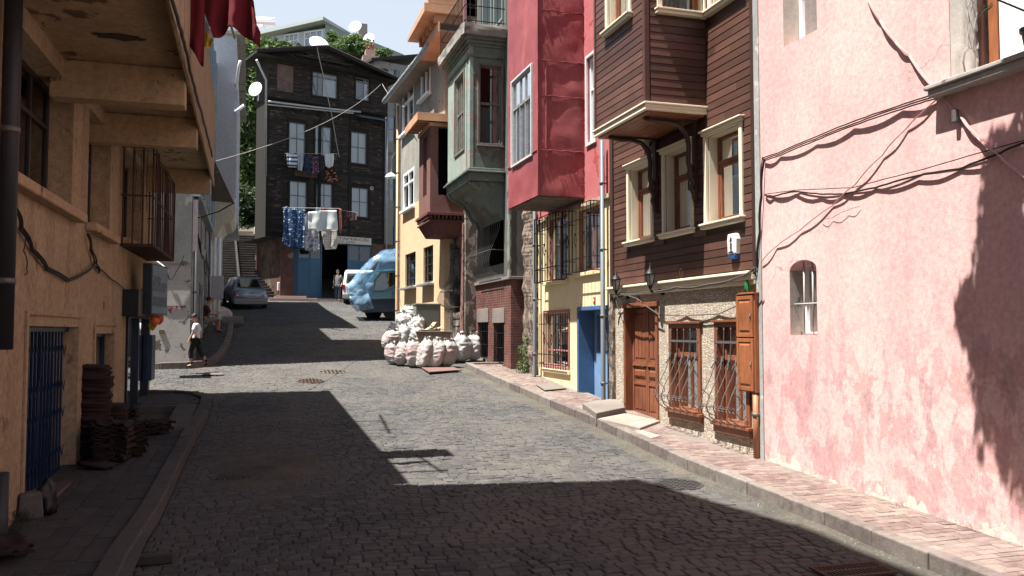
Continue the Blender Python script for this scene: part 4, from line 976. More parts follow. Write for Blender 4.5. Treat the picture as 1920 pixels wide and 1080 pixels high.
for o in ((23.0, 23.9, 8.9, 11), (24.2, 25.2, 8.9, 11)): framebox(m, *o, .07, -.1, .02); m.box((o[0] + o[1]) / 2 - .03, (o[0] + o[1]) / 2 + .03, -.09, .01, 8.97, 10.93)
m.build('window', plain('teal_grey_wood', (.16, .22, .23), .7), GH)
# ---------------------------------------------------------------- mauve brown bay house under repair
MAUVE = plaster('mauve_brown_plaster', (.155, .075, .065), (.19, .10, .088), sc=1.2, bump=.25)
PINKU = plaster('light_pink_plaster', (.62, .34, .36), (.55, .30, .31), (.6, .5, .48), .6)
RAWW = wood('raw_timber', (.55, .30, .18), (.45, .23, .13), .7, along=(1, 6, 6), sc=3, bump=.1)
HX = 6.45; HF = Fr((HX, 0), (0, 1), (-1, 0)); MA, MB, MD = 26.2, 28.04, 1.08
MH = thing('mauve_bay_house', 'half repaired house with mauve brown plaster bay and raw timber eaves', 'house', (HX, 27, -.8))
m = M(HF); wall(m, 25.9, 28.3, -1.2, 11.2, [(26.45, 27.3, .6, 2.7, .15, 1), (MA + .1, MB - .1, 3.9, 7.0), (26.3, 27.0, 8.0, 10.0)], back=None)
m.quad((25.9, 0, -1.2), (25.9, 0, 11.2), (25.9, -2, 11.2), (25.9, -2, -1.2)); m.build('wall', [RUIN, INT], MH, recalc=False)
m = M(HF); m.box(25.88, 28.3, .002, .05, 7.2, 11.2); m.box(25.88, 26.1, .05, .1, 7.2, 11.2); m.build('upper_facing', PINKU, MH)
m = M(HF); m.box(27.6, 27.95, .003, .12, -.9, 2.9); m.build('pier', plaster('pale_ruin_pier', (.33, .31, .28), (.22, .20, .18), (.13, .11, .1), .55, 4, bump=.8), MH, bevel=.02)
m = M(HF); m.box(26.05, 26.4, .003, .06, -.9, 3.4); m.build('plastered_strip', plaster('mauve_ruin', (.21, .12, .105), (.16, .09, .08), (.08, .05, .045), .55, 3.5, bump=.8), MH, bevel=.02)
bulge(MH, HF, 26.5, 27.6, .75, 2.6, 9, .5)
mz0, mz1 = 3.72, 6.45
m = M(HF); fo = (26.75, 27.35, 4.35, 6.25); wall(m, MA, MB, mz0, mz1, [(*fo, .12, .6)], d=MD)
m.k = 0; m.quad((MB, 0, mz0), (MB, MD, mz0), (MB, MD, mz1), (MB, 0, mz1)); m.quad((MA, 0, mz1), (MB, 0, mz1), (MB, MD, mz1), (MA, MD, mz1))
mb = m.build('bay_window', [MAUVE, INT], MH, recalc=False)
SM = Fr((HX, MA), (-1, 0), (0, -1)); so_ = SM.rect(829, 240, 841, 366)
m = M(SM); wall(m, 0, MD, mz0, mz1, [(max(.12, so_[0]), so_[1] + .12, so_[2], so_[3], .1, .6)]); m.build('bay_side', [MAUVE, INT], mb, recalc=False)
m = M(HF)
for p, a, b in ((.10, mz0 - .09, mz0 - .002), (.0, mz0 - .25, mz0 - .2), (.05, mz0 - .30, mz0 - .252)): m.box(MA - p, MB + p, 0, MD + p, a, b)
m.hexa([(MA + .18, 0, mz0 - .68), (MB - .18, 0, mz0 - .68), (MB - .18, MD - .2, mz0 - .68), (MA + .18, MD - .2, mz0 - .68), (MA - .0, 0, mz0 - .303), (MB + .0, 0, mz0 - .303), (MB, MD, mz0 - .303), (MA, MD, mz0 - .303)])
for i in range(9): d = .02 + i * .125; m.box(MA - .07, MA, d, d + .06, mz0 - .199, mz0 - .092)
for i in range(13): s = MA + i * .145; m.box(s, s + .07, MD, MD + .07, mz0 - .199, mz0 - .092)
m.build('dentil_cornice', plaster('mauve_cornice', (.15, .07, .06), (.11, .05, .045)), mb, bevel=.006)
m = M(HF); zt = mz1                                                   # raw timber roof over the bay
m.box(MA - .2, MB + .25, 0, MD + .45, zt + .33, zt + .37); m.box(MA - .2, MB + .25, MD + .40, MD + .45, zt + .12, zt + .328); m.box(MA - .2, MA - .15, 0, MD + .398, zt + .12, zt + .328)
for i in range(7): s = MA - .1 + i * .33; m.box(s, s + .06, MD, MD + .398, zt + .16, zt + .328)
m.box(MA - .05, MB + .05, 0, MD + .04, zt + .002, zt + .12)
m.build('timber_roof', RAWW, mb)
m = M(HF)                                                             # eaves at the top
for i, z in enumerate((10.0, 10.28, 10.56)): m.box(25.9, 28.9, -.5, 1.35 - i * .12, z, z + .13); m.box(25.9, 25.97, -.5, 1.35 - i * .12, z + .132, z + .27)
for i in range(5): m.box(26.1 + i * .6, 26.2 + i * .6, 0, 1.0, 9.75, 9.998)
m.box(25.9, 28.9, .02, .9, 9.40, 9.46); m.box(25.9, 28.9, .85, .9, 9.462, 9.72)
m.build('timber_eaves', RAWW, MH)
# ---------------------------------------------------------------- grey and ochre house with white windows
OCH = plaster('ochre_plaster', (.64, .45, .29), (.57, .40, .255), sc=1.5, bump=.3)
GREYP = plaster('grey_render', (.23, .22, .195), (.33, .32, .285), (.15, .14, .13), .62, 1.0, sc=.9, bump=.4, streak=.4)
OA = Vector((6.15, 27.6)); OB = Vector((5.81, 34.5)); OF = Fr((OB.x, OB.y), (OA - OB), (-1, 0)); OL = (OB - OA).length
OH = thing('grey_and_ochre_house', 'house with grey upper storeys and ochre ground floor and white windows', 'house', (5.81, 34.5, 0))
zo = OF.pt(749, 398)[1]
lw = [OF.rect(760, 478, 779, 540), OF.rect(794, 462, 812, 526)]
lw = [(a, b, .5 * (OF.pt(770, 540)[1] + OF.pt(803, 526)[1]), .5 * (OF.pt(770, 476)[1] + OF.pt(803, 460)[1])) for a, b, _, _ in lw]
m = M(OF); wall(m, 0, OL, -.9, zo, [(*q, .12, .7) for q in lw]); m.k = 0
for s in (0, OL): m.quad((s, 0, -.9), (s, 0, zo), (s, -6, zo), (s, -6, -.9))
m.build('ground_floor_wall', [OCH, INT], OH, recalc=False)
w1 = OF.rect(757, 328, 777, 385); w2 = OF.rect(755, 175, 776, 235); w3 = OF.rect(790, 118, 807, 172)
w1 = (w1[0], w1[1], w1[2], w1[3]); 
m = M(OF); wall(m, 0, OL, zo + .002, 9.4, [(*w1, .1, .7), (*w2, .1, .7), (*w3, .1, .7)], d=-.004); m.k = 0
for s in (0, OL): m.quad((s, -.004, zo), (s, -.004, 9.4), (s, -6, 9.4), (s, -6, zo))
m.build('upper_wall', [GREYP, INT], OH, recalc=False)
for q in (w1, w2, w3):
    window(OF, OH, *q, .02, WHITEP, G_CLR, w=.09, th=.1, mv=(.5,), mh=(.68,), mw=.07, cur=CURTG)
    m = M(OF); m.box(q[0] - .1, q[1] + .1, -.1, .16, q[2] - .1, q[2] - .003); m.build('sill', WHITEP, OH, bevel=.01)
for q in lw:
    window(OF, OH, *q, -.06, plain('black_window_frame', (.03, .03, .028), .6), G_DARK, w=.06, mv=(.33, .66), mh=(.25, .5, .75), mw=.02)
    m = M(OF); m.box(q[0] - .12, q[1] + .15, -.1, .24, q[2] - .12, q[2] - .04); m.build('sill', ZINC, OH, bevel=.01)
m = M(OF)                                                             # roof with boarded soffit
m.hexa([(-.35, -6.5, 9.42), (OL + .2, -6.5, 9.42), (OL + .2, .5, 9.42), (-.35, .5, 9.42), (-.35, -6.5, 10.6), (OL + .2, -6.5, 10.6), (OL + .2, .5, 9.50), (-.35, .5, 9.50)])
m.build('roof', wood('old_soffit', (.28, .22, .17), (.16, .12, .09), .9, along=(4, 1, 1)), OH)
m = M(OF); m.tube([(-.5 + (OL + .6) * i / 22, .58, 9.48) for i in range(23)], [.095 + .008 * (i % 2) for i in range(23)], 8); g = m.build('gutter', ZINC, OH)
drainpipe(OF, .12, .12, .2, 9.2, 'ochre painted downpipe at the far corner of the ochre house', .055, plain('ochre_pipe', (.5, .31, .17), .5, var=.4))
m = M(OF); m.hexa([(-.04, -.5, 9.4), (.3, -.5, 9.4), (.3, .5, 9.4), (-.04, .5, 9.4), (-.04, -.5, 9.41), (.3, -.5, 9.41), (.3, .5, 9.41), (-.04, .5, 9.41)])
m = M(); 
# ---------------------------------------------------------------- yellow stucco house, left side
LF = Fr((LWX(0), 0), (LWX(19.6) - LWX(0), 19.6), (1, 0)); LP = LF.pt
ORA = plaster('orange_stucco', (.38, .285, .18), (.32, .235, .15), (.50, .38, .24), .7, 2.2, sc=1.3, bump=1, grain=42, fine=.5, streak=.5, patch2=(.20, .13, .08), p2=.63)
ORS = plaster('orange_smooth', (.36, .26, .16), (.42, .30, .18), (.15, .10, .065), .60, 1.5, sc=1.2, bump=.6, patch2=(.34, .26, .17), p2=.60, streak=.3, fine=.4)
ODX = -.78; OVF = Fr((ODX, 0), (0, 1), (1, 0)); OZ0, OZ1, OY1 = 3.13, 5.08, 19.6
LH = thing('yellow_stucco_house', 'ochre yellow stucco house with deep overhanging upper floor on the shaded left', 'house', (-2.2, 13, -1.8))
Z = lambda x, y: LP(x, y)[1]
lw1 = (LP(14, 300)[0], LP(136, 300)[0], Z(136, 398), Z(136, 166))
lw2 = (LP(166, 300)[0], LP(208, 300)[0], Z(208, 444), Z(208, 250))
lw3 = (LP(232, 350)[0], LP(268, 350)[0], Z(268, 470), Z(268, 318))
gt = (LP(47, 700)[0], LP(146, 700)[0], Z(146, 872), Z(146, 613))
sdr = (LP(175, 700)[0], LP(213, 700)[0], Z(213, 790), Z(213, 625))
shp = (LP(234, 700)[0], LP(275, 700)[0], Z(275, 790), Z(275, 560))
gzb = pz(0, 12) - .02
gt = (gt[0], gt[1], -2.2, gt[3]); sdr = (sdr[0], sdr[1], -2.3, sdr[3]); shp = (shp[0], shp[1], -2.3, shp[3])
LE = 19.62
m = M(LF); wall(m, -2, LE, -3.2, 3.4, [(*lw1, .34, 1), (*lw2, .3, 1), (*lw3, .34, 1), (*gt, .3, 1.5), (*sdr, .34, .6), (*shp, .2, 1.2)], back=7)
m.build('ground_floor_wall', [ORA, INT], LH, recalc=False)
m = M()                                                               # overhanging storey, parapet, tall near block
d0 = -2.6
m.box(d0, ODX, 10.6, OY1, OZ0 + .18, OZ1); m.box(-9, d0 - .002, 10.6, OY1, 3.4, OZ1 - .3)
m.box(d0, ODX, -3, 10.55, OZ0 + .18, OZ1)
m.hexa([(-9, 7, OZ1 + .002), (ODX, 7, OZ1 + .002), (ODX, 10.5, OZ1 + .002), (-9, 10.5, OZ1 + .002), (-9, 7, 14.3), (ODX, 7, 14.3), (ODX, 9.65, 12.75), (-9, 9.65, 12.75)])  # out of view; sloped end shaped to give the road shadow its edge
m.box(-9, ODX, -3, 6.998, OZ1 + .002, 14.4)
m.box(ODX - .02, ODX + .012, 3, OY1 + .01, OZ0 - .0, OZ0 + .178)
m.build('overhang', [ORA], LH)
m = M(); n = 40
m.grid(6, n, lambda u, v: (-2.35 + (ODX - .03 + 2.35) * u, -3 + (OY1 + 3) * v, OZ0 + .172 + .01 * noise.noise(Vector((u * 4, v * 20, 0)))))
m.build('soffit', ORS, LH, recalc=False)
for (bx, by, x2, y2, th) in ((352, 200, 352, 125, .3), (374, 264, 374, 205, .22), (397, 350, 397, 300, .25)):   # beams under the overhang
    s, zb_ = OVF.pt(bx, by - 1); m = M()
    m.box(-2.35, ODX - .035, s, s + th, OZ0 - .30, OZ0 + .165); m.build('beam', ORS, LH, bevel=.012)
# peeled hole in the soffit
m = M(); c = (ray(222, 70)); t = (OZ0 + .16) / c.z; cx, cy = c.x * t, c.y * t
P = [(cx + .27 * cos(a) * R.uniform(.7, 1.2), cy + .10 * sin(a) * R.uniform(.6, 1.3), OZ0 + .156) for a in [k * pi / 9 for k in range(18)]]; m.prism(P, (0, 0, .01))
m.build('broken_patch', plaster('broken_reinforced', (.05, .04, .035), (.10, .07, .05), bump=1), LH)
# sills, trims
m = M(LF)
for a, b, zz in ((lw1[0] - .4, lw1[1] + .25, lw1[2]), (lw2[0] - .12, lw2[1] + .12, lw2[2]), (lw3[0] - .15, LE - .6, lw3[2])): m.box(a, b, 0, .15, zz - .12, zz - .0)
m.build('sill_course', ORS, LH, bevel=.02)
m = M(LF)
for o in (gt, sdr): m.box(o[0] - .07, o[0] - .0, 0, .03, -2, o[3] + .16); m.box(o[0], o[1] + .05, 0, .03, o[3] + .12, o[3] + .16)
m.build('door_trim', ORA, LH, bevel=.006)
DKF = plain('dark_brown_frame', (.025, .02, .018), .5, var=.3)
for q, mv in ((lw1, (.35, .7)), (lw2, (.5,)), (lw3, (.5,))):
    window(LF, LH, q[0], q[1], q[2], q[3], -.28, DKF, G_DARK, w=.07, mv=mv, mh=(.66,), mw=.05, cur=CURTG if q is lw1 else None, curs=(.1, .5))
NAVY = plain('navy_paint', (.012, .03, .075), .45, .2, var=.4, sc=4)
# folding lattice gate
m = M(LF); s0, s1, z0, z1 = gt; z0 = gzb - .12; n = 30; G = -.14
m.box(s0, s1, G - .03, G + .02, z1 - .06, z1 - .01); m.box(s0, s1, G - .03, G + .02, z0, z0 + .04)
for i in range(n):
    s = s0 + (s1 - s0) * (i + .5) / n * .93; o = .015 * (i % 2); m.box(s - .011, s + .011, G - o - .01, G - o + .012, z0 + .04, z1 - .06)
    for z in (.2, .45, .62, .85):
        zc = z0 + (z1 - z0) * z; s2 = s + (s1 - s0) / n; sg = 1 if i % 2 else -1
        m.tube([(s, G + .015, zc - sg * .06), (s2, G + .015, zc + sg * .06)], .007, 4)
m.tube([(s0 + (s1 - s0) * .42, G + .03, z1 - .1), (s0 + (s1 - s0) * .43, G + .03, z1 - .55), (s0 + (s1 - s0) * .39, G + .03, z1 - .75), (s0 + (s1 - s0) * .38, G + .03, z1 - 1.5)], .009, 5)
m.build('lattice_gate', NAVY, LH)
m = M(LF); m.box(s0 - .1, s1 + .15, -.3, .18, -2.3, gzb - .0); m.build('threshold', plaster('threshold_stone', (.13, .09, .08), (.1, .08, .075), bump=.6), LH, bevel=.015)
m = M(LF); s0, s1, z0, z1 = sdr; framebox(m, s0, s1, gzb, z1, .05, -.2, -.14); m.box(s0 + .05, s0 + (s1 - s0) * .42, -.24, -.2, gzb, z1 - .06); m.build('door', NAVY, LH, bevel=.005)
m = M(LF); m.box(s0 + (s1 - s0) * .45, s1 - .051, -.32, -.26, gzb, z1 - .3); m.build('inner_board', ORS, LH)
# shop front
m = M(LF); s0, s1, z0, z1 = shp; gs = -1.75
framebox(m, s0, s1, gs, z1 - .35, .07, -.1, .04); m.box((s0 + s1) / 2 - .04, (s0 + s1) / 2 + .04, -.09, .03, gs + .07, z1 - .42); m.box(s0 + .07, s1 - .07, -.09, .03, gs + .07, gs + .35)
for k in range(8): m.box(s0, s1, -.02 + .01 * (k % 2), .03 + .01 * (k % 2), z1 - .349 + k * .042, z1 - .349 + k * .042 + .04)
sh = m.build('shop_front', plain('black_navy_metal', (.012, .016, .028), .35, .4, var=.3), LH, bevel=.004)
m = M(LF); m.quad((s0 + .07, -.04, gs + .35), (s1 - .07, -.04, gs + .35), (s1 - .07, -.04, z1 - .42), (s0 + .07, -.04, z1 - .42)); m.build('pane', glassmat('shop_glass', (.25, .28, .3), .35), sh, recalc=False)
m = M(LF); m.box(LP(229, 570)[0], LE - .05, .002, .26, LP(232, 593)[1], LP(232, 543)[1]); m.build('sign_box', plain('black_sign_box', (.006, .007, .009), .5), LH, bevel=.01)
# near downpipe
drainpipe(LF, LP(17, 300, .12)[0], .12, LP(14, 655, .12)[1], 5.2, 'thick dark downpipe at the near end of the yellow stucco house', .078, plain('charcoal_pipe', (.028, .03, .036), .5, .2), shoe=False, grp=None)
m = M(LF); s, _ = LP(4, 800, .12); m.tube([(s, .12, -2.3), (s, .12, LP(4, 885, .12)[1])], .07, 10); tag(m.build('pipe_stub', plain('charcoal_pipe_b', (.028, .03, .036), .5, .2), loc=m.v[0]), 'dark pipe stub rising from the pavement below the thick downpipe', 'pipe')
# iron balcony cage
cs0, cs1 = LP(226, 380)[0], 18.75; cz0, cz1 = LP(226, 458)[1], OZ0 - .02
m = M(LF); cd = .52
m.box(cs0, cs1, .0, cd, cz0 - .03, cz0 - .015)
for i in range(16): s = cs0 + (cs1 - cs0) * i / 15; m.tube([(s, cd, cz0 - .02), (s, cd - .01 + .02 * sin(i), cz1 - (.0 if i < 5 else .12))], .012, 5); m.tube([(s, 0, cz0 - .03), (s, cd, cz0 - .03)], .012, 4)
for s in (cs0, cs1):
    for k in range(4): m.tube([(s, .04 + k * .155, cz0 - .02), (s, .04 + k * .155, cz1)], .016, 5)
    for f in (0, .5, 1): z = cz0 + (cz1 - cz0) * f; m.tube([(s, .0, z), (s, cd, z)], .013 if f < 1 else .02, 5)
for z in (cz0, cz0 + .8, cz1 - .1): m.tube([(cs0, cd, z), (cs1, cd, z)], .014, 5)
for k in range(5): d = .06 + k * .1; m.tube([(cs0, d, cz0 - .02), (cs1, d, cz0 - .02)], .01, 4)
m.build('balcony_cage', RUST, LH)
m = M(LF)
for k in range(3): m.tube([(cs0 + .1, .2 + .1 * k, cz1 - .05), (cs0 + .12, .22 + .08 * k, cz1 - .5), (cs0 + .1, .2 + .1 * k, cz1 - 1.1)], .006, 4)
tag(m.build('wire_tangle', WIRE, loc=m.v[0]), 'thin dark wires hanging in the rusty balcony cage', 'cable')
m = M(LF); 
for k in range(3): m.lathe((cs0 + .5 + k * .3, .25, cz0), [(.07, 0), (.10, .16), (.11, .16), (.09, .18), (.02, .2)], 10)
# vents
m = M(LF)
for (x, y) in ((195, 573),): s, z = LP(x, y); m.box(s - .05, s + .05, -.01, .01, z - .06, z + .06)
m.build('vent', GREYIRON, LH)
# projecting sign over the shop
yy = 16.9; P0 = onX(285, 545, -1.55)
Ls = LP(283, 545)[0]
def spt(x, y): return None
SGX = [(-1.67, 17.25), (-1.07, 16.95)]
# sign plate: near vertical edge at x=284, far edge at x=314; the plate turns a little towards the street
A_ = onY(284, 545, 16.6); B_ = onY(314, 545, 17.6); F_ = Fr((A_.x, A_.y), (B_.x - A_.x, B_.y - A_.y), (1, -1))
wdt = (B_ - A_).xy.length; zt0 = onY(284, 496, 16.6).z; zb0 = onY(284, 589, 16.6).z; zt1 = onY(314, 514, 17.6).z; zb1 = onY(314, 592, 17.6).z
zt0 = zt1 = (zt0 + zt1) / 2 + .08; zb0 = zb1 = (zb0 + zb1) / 2
SGN = thing('projecting_shop_sign', 'dusty blue projecting shop sign hanging above the balloons', 'sign', tuple(F_(0, 0, zb0)))
m = M(F_); m.box(0, wdt, -.16, 0, zb0, zt0); m.build('sign_box', plain('sign_grey_edge', (.03, .04, .05), .5), SGN, bevel=.008)
m = M(F_); m.box(.03, wdt - .03, .002, .008, zb0 + .03, zt0 - .03); m.build('sign_face', plain('sign_blue', (.10, .20, .28), .5, var=.6, sc=2.5, dark=.35), SGN)
def text(s, T, s0, d, z0, h, mat, par, name='lettering', squeeze=1, loc=None, width=None):
    c = bpy.data.curves.new('t', 'FONT'); c.body = s; c.size = 1; c.extrude = .004 / h
    o = bpy.data.objects.new('t', c); COL.objects.link(o); bpy.context.view_layer.update()
    me = bpy.data.meshes.new_from_object(o.evaluated_get(bpy.context.evaluated_depsgraph_get()))
    xs = [v.co.x for v in me.vertices]; ys = [v.co.y for v in me.vertices]; k = h / (max(ys) - min(ys)); kx = (width / (max(xs) - min(xs))) if width else k
    m = M(T); x0, y0 = min(xs), min(ys)
    for v in me.vertices: m.v.append(T(s0 + (v.co.x - x0) * kx, d + v.co.z * k, z0 + (v.co.y - y0) * k))
    for p in me.polygons: m.F(*p.vertices)
    bpy.data.objects.remove(o); bpy.data.curves.remove(c); return m.build(name, mat, par, recalc=False)
SGT = plain('faded_lettering', (.16, .19, .21), .6, var=.6, sc=8, dark=.4)
LT = lambda s, d, z: F_(s, d, z)
text('EMiR', LT, .10, .012, zt0 - .42, .2, SGT, SGN, width=wdt * .42)
for i, a in enumerate(('AHSAP', 'DOGRAMA')): text(a, LT, .08, .012, zb0 + .42 - i * .27, .19, SGT, SGN, width=wdt - .18)
m = M(F_)
for z in (zt0 - .56, zb0 + .75): m.box(.05, wdt - .05, .009, .012, z, z + .012)
m.build('sign_line', SGT, SGN)
# balloons
def balloon(x, y, Y, r, col, label):
    p = onY(x, y, Y); m = M(); m.sm = True
    m.lathe((p.x, p.y, p.z), [(.001, -r * 1.25), (r * .12, -r * 1.22), (r * .16, -r * 1.12), (r * .5, -r * .85), (r * .85, -r * .4), (r, .05 * r), (r * .92, r * .45), (r * .6, r * .85), (r * .25, r), (.001, r * 1.03)], 18)
    tag(m.build('balloon', plain('balloon_' + label.split()[0], col, .3, var=.05, bump=0, trans=.35), loc=p), label, 'balloon', 'balloons under the blue sign')
balloon(290, 603, 17.0, .085, (.85, .22, .07), 'orange balloon nearest the wall under the blue sign')
balloon(299, 600, 17.25, .075, (.72, .13, .05), 'reddish orange balloon at the outer end of the cluster')
balloon(287, 596, 17.3, .07, (.80, .33, .08), 'light orange balloon half hidden behind the others')
balloon(286, 611, 17.15, .075, (.62, .60, .10), 'yellow green balloon at the bottom of the cluster')
# open shutter and white awning past the corner
m = M(); a = onY(281, 620, 19.4); m.box(a.x - .02, a.x + .09, 19.0, 19.66, onY(282, 712, 19.4).z, onY(282, 628, 19.4).z); tag(m.build('shutter', NAVY, loc=a, bevel=.01), 'dark navy shutter open at the corner of the yellow stucco house', 'shutter')
WHT = plain('white_canvas', (.82, .82, .80), .8, var=.1)
p = onY(283, 525, 22.4); q = onY(322, 500, 22.4); m = M()
m.grid(6, 8, lambda u, v: (p.x - .25 + (q.x - p.x + .15) * u, 22.2 + .5 * v, q.z + .22 - .30 * u ** 2.2 - .02 * sin(v * 9))); 
m.box(p.x - .2, p.x - .16, 22.2, 22.7, q.z - .5, q.z + .2); m.build
m.sm = True; aw_ = tag(m.build('awning', WHT, loc=(p.x, 22.4, q.z), recalc=False, solid=.01), 'bright white awning in the side street behind the sign', 'awning')
# cables on the stucco
def lcab(pts, label, r=.012, mat=WIRE, d=.03, **k): return cab(pts, label, r, mat, d, T=LF, grp='cables on the yellow stucco house', **k)
lcab([(28, 392), (38, 430), (60, 470), (88, 505), (128, 527), (155, 516), (176, 496)], 'thick dark cable drooping under the big shaded window', .014, strands=2)
lcab([(176, 496), (205, 520), (236, 545), (262, 545), (277, 541)], 'dark cable running from the tangle to the black sign box', .010)
lcab([(163, 440), (168, 470), (178, 498), (186, 512)], 'short tangled cable under the second shaded window', .012, strands=2)
lcab([(42, 430), (44, 470), (50, 505), (46, 516)], 'loose wire end hanging below the near sill', .006)
m = M(OVF); P = []
for (x, y) in ((316, -20), (340, 60), (350, 100), (358, 140), (372, 190), (385, 240), (394, 275), (399, 298)): s, z = OVF.pt(x, y, .05); P.append((s, .05, z))
P2 = []
for a, b in zip(P, P[1:]):
    for k in range(5): t = k / 5; P2.append(tuple(a[j] + (b[j] - a[j]) * t + R.uniform(-.006, .006) for j in range(3)))
m.tube(P2, .02, 6); tag(m.build('cable', WIRE, loc=P2 and m.v[0]), 'thick black cable running along the outer face of the overhang', 'cable', 'cables on the yellow stucco house')
# remains of an awning at the overhang corner
m = M(); y0 = 19.62; a = ODX
m.hexa([(a - .05, y0, OZ0 - .30), (a + .42, y0, OZ0 - .32), (a + .42, y0 + .04, OZ0 - .32), (a - .05, y0 + .04, OZ0 - .30), (a - .05, y0, OZ0 + .6), (a + .0, y0, OZ0 + .6), (a + .0, y0 + .04, OZ0 + .6), (a - .05, y0 + .04, OZ0 + .6)])
m.build('mossy_panel', plaster('mossy_panel', (.05, .055, .04), (.09, .085, .065), (.16, .15, .12), .6, 5, bump=1), LH)
m = M(); m.tube([(a + .42, y0, OZ0 - .32), (a + .1, y0 + .2, OZ0 - .5), (a - .35, y0 + .5, OZ0 - .62)], .016, 5); m.build('stay_rod', BLKIRON, LH)
# drying rack boards on the terrace with washing
TM = thing('drying_rack', 'wooden drying rack poking out from the terrace over the street', 'clothes rack', (ODX, 11.8, OZ1))
m = M()
m.box(ODX - .3, .20, 12.2, 12.75, OZ1 + .02, OZ1 + .07)
m.build('board', plain('grey_board', (.2, .18, .16), .8), TM)
for y, l in ((11.25, .55), (12.9, .35), (14.6, .55), (15.5, .5)): m = M(); m.tube([(ODX - .3, y, OZ1 + .05), (ODX + l, y, OZ1 + .3)], .03, 5); m.build('pole', GREYIRON, TM)
for q_ in (((ODX + .3, 14.2, OZ1 + .22), (ODX + .45, 16.2, OZ1 + .28)), ((ODX + .45, 11.1, OZ1 + .28), (ODX + .45, 12.3, OZ1 + .06))): m = M(); m.tube(list(q_), .024, 5); m.build('rail', GREYIRON, TM)
def cloth(name, outline_px, Y, mat, label, cat='laundry', grp=None, th=.006, amp=.05, f=5.0, tilt=0, n=26):
    """hanging cloth: the outline lies in a vertical plane, folds run down it"""
    pts = [onY(x, y, Y) for x, y in outline_px]; c = sum(pts, Vector((0, 0, 0))) / len(pts)
    b = bmesh.new(); vs = [b.verts.new((p.x, 0, p.z)) for p in pts]; b.faces.new(vs)
    bmesh.ops.triangulate(b, faces=b.faces)
    xs = [p.x for p in pts]; zs_ = [p.z for p in pts]; st = max(max(xs) - min(xs), max(zs_) - min(zs_)) / n
    x = min(xs) + st
    while x < max(xs): bmesh.ops.bisect_plane(b, geom=b.verts[:] + b.edges[:] + b.faces[:], plane_co=(x, 0, 0), plane_no=(1, 0, 0)); x += st
    z = min(zs_) + st * 1.5
    while z < max(zs_): bmesh.ops.bisect_plane(b, geom=b.verts[:] + b.edges[:] + b.faces[:], plane_co=(0, 0, z), plane_no=(0, 0, 1)); z += st * 1.5
    top = max(zs_); H = top - min(zs_); W = max(xs) - min(xs); ph = R.uniform(0, 6)
    for v in b.verts:
        u = (v.co.x - min(xs)) / W; w_ = (top - v.co.z) / H
        v.co.y = amp * (.35 + .8 * w_) * (sin(u * f * 2 * pi + ph + w_ * 1.3) + .5 * sin(u * f * 4.3 + ph * 2 - w_ * 2)) + tilt * u * W + amp * .8 * noise.noise(Vector((u * 3, w_ * 3, ph)))
    me = bpy.data.meshes.new(name)
    for v in b.verts: v.co -= Vector((c.x, 0, c.z))
    for fc in b.faces: fc.smooth = True
    b.to_mesh(me); b.free(); o = bpy.data.objects.new(name, me); COL.objects.link(o); o.location = (c.x, Y, c.z); me.materials.append(mat)
    if th: w = o.modifiers.new('s', 'SOLIDIFY'); w.thickness = th
    return tag(o, label, cat, grp)
REDC = plain('crimson_cloth', (.13, .006, .012), .9, var=.4, sc=3, trans=.04, bump=.2)
cloth('red_cloth', [(340, -40), (385, -40), (378, 40), (379, 90), (381, 122), (374, 118), (366, 98), (348, 74), (344, 30)], 11.5, REDC, 'narrow crimson cloth hanging in a point beside the overhang edge', grp='washing over the street', amp=.06, f=2)
cloth('red_cloth', [(368, -40), (470, -40), (465, 0), (476, 20), (480, 45), (488, 60), (487, 88), (460, 66), (430, 52), (422, 62), (400, 73), (392, 50), (384, 25), (374, 8)], 11.9, REDC, 'wide crimson cloth with a long pointed corner hanging at the top', grp='washing over the street', amp=.07, f=3)
cloth('yellow_cloth', [(380, 64), (386, 60), (394, 66), (401, 76), (396, 86), (388, 92), (382, 84)], 12.4, plain('yellow_cloth', (.68, .58, .12), .8, var=.2, trans=.3), 'small yellow cloth between the two crimson cloths', grp='washing over the street', amp=.04, f=1.5)
cloth('pale_cloth', [(366, -40), (374, -40), (378, 20), (390, 45), (396, 60), (398, 80), (378, 70), (372, 20)], 12.8, plain('pale_cloth', (.42, .42, .45), .85, trans=.2), 'pale grey cloth seen between the two crimson cloths', grp='washing over the street', amp=.03, f=1.5)
m = M(); zt = onY(400, -40, 11.7).z
m.tube([(-1.0, 11.3, zt), (.35, 12.1, zt - .02)], .008, 5); m.tube([(-.9, 12.8, zt + .02), (.0, 12.4, zt)], .006, 5)
m.build('line', WIRE, TM)
# ---------------------------------------------------------------- roof tiles stacked on the left pavement
TILE = settmat('terracotta_tile', (.014, .010, .009), (.022, .014, .012), (.042, .023, .018), (.03, .023, .021), bump=.4, dth=.6)
TL, TWD = .40, .26
m = M(); m.sm = True
prof = [(-.5, .0), (-.46, .022), (-.34, .03), (-.22, .012), (-.08, .0), (.08, .0), (.22, .012), (.34, .03), (.46, .022), (.5, 0)]
a = [[m.P(x * TWD, y * TL, h + .012 * (y > .4)) for x, h in prof] for y in (-.5, .42, .5)]; b_ = [[m.P(x * TWD, y * TL, h - .014) for x, h in prof] for y in (-.5, .5)]
for r0, r1 in zip(a, a[1:]):
    for k in range(9): m.F(r0[k], r0[k + 1], r1[k + 1], r1[k])
for k in range(9): m.F(b_[0][k], b_[1][k], b_[1][k + 1], b_[0][k + 1]); m.F(a[0][k], b_[0][k], b_[0][k + 1], a[0][k + 1]); m.F(a[2][k], a[2][k + 1], b_[1][k + 1], b_[1][k])
for k in (0, 9): m.F(a[0][k], a[2][k], b_[1][k], b_[0][k])
tile0 = m.build('roof_tile', TILE, loc=(0, 0, 0)); used = [False]
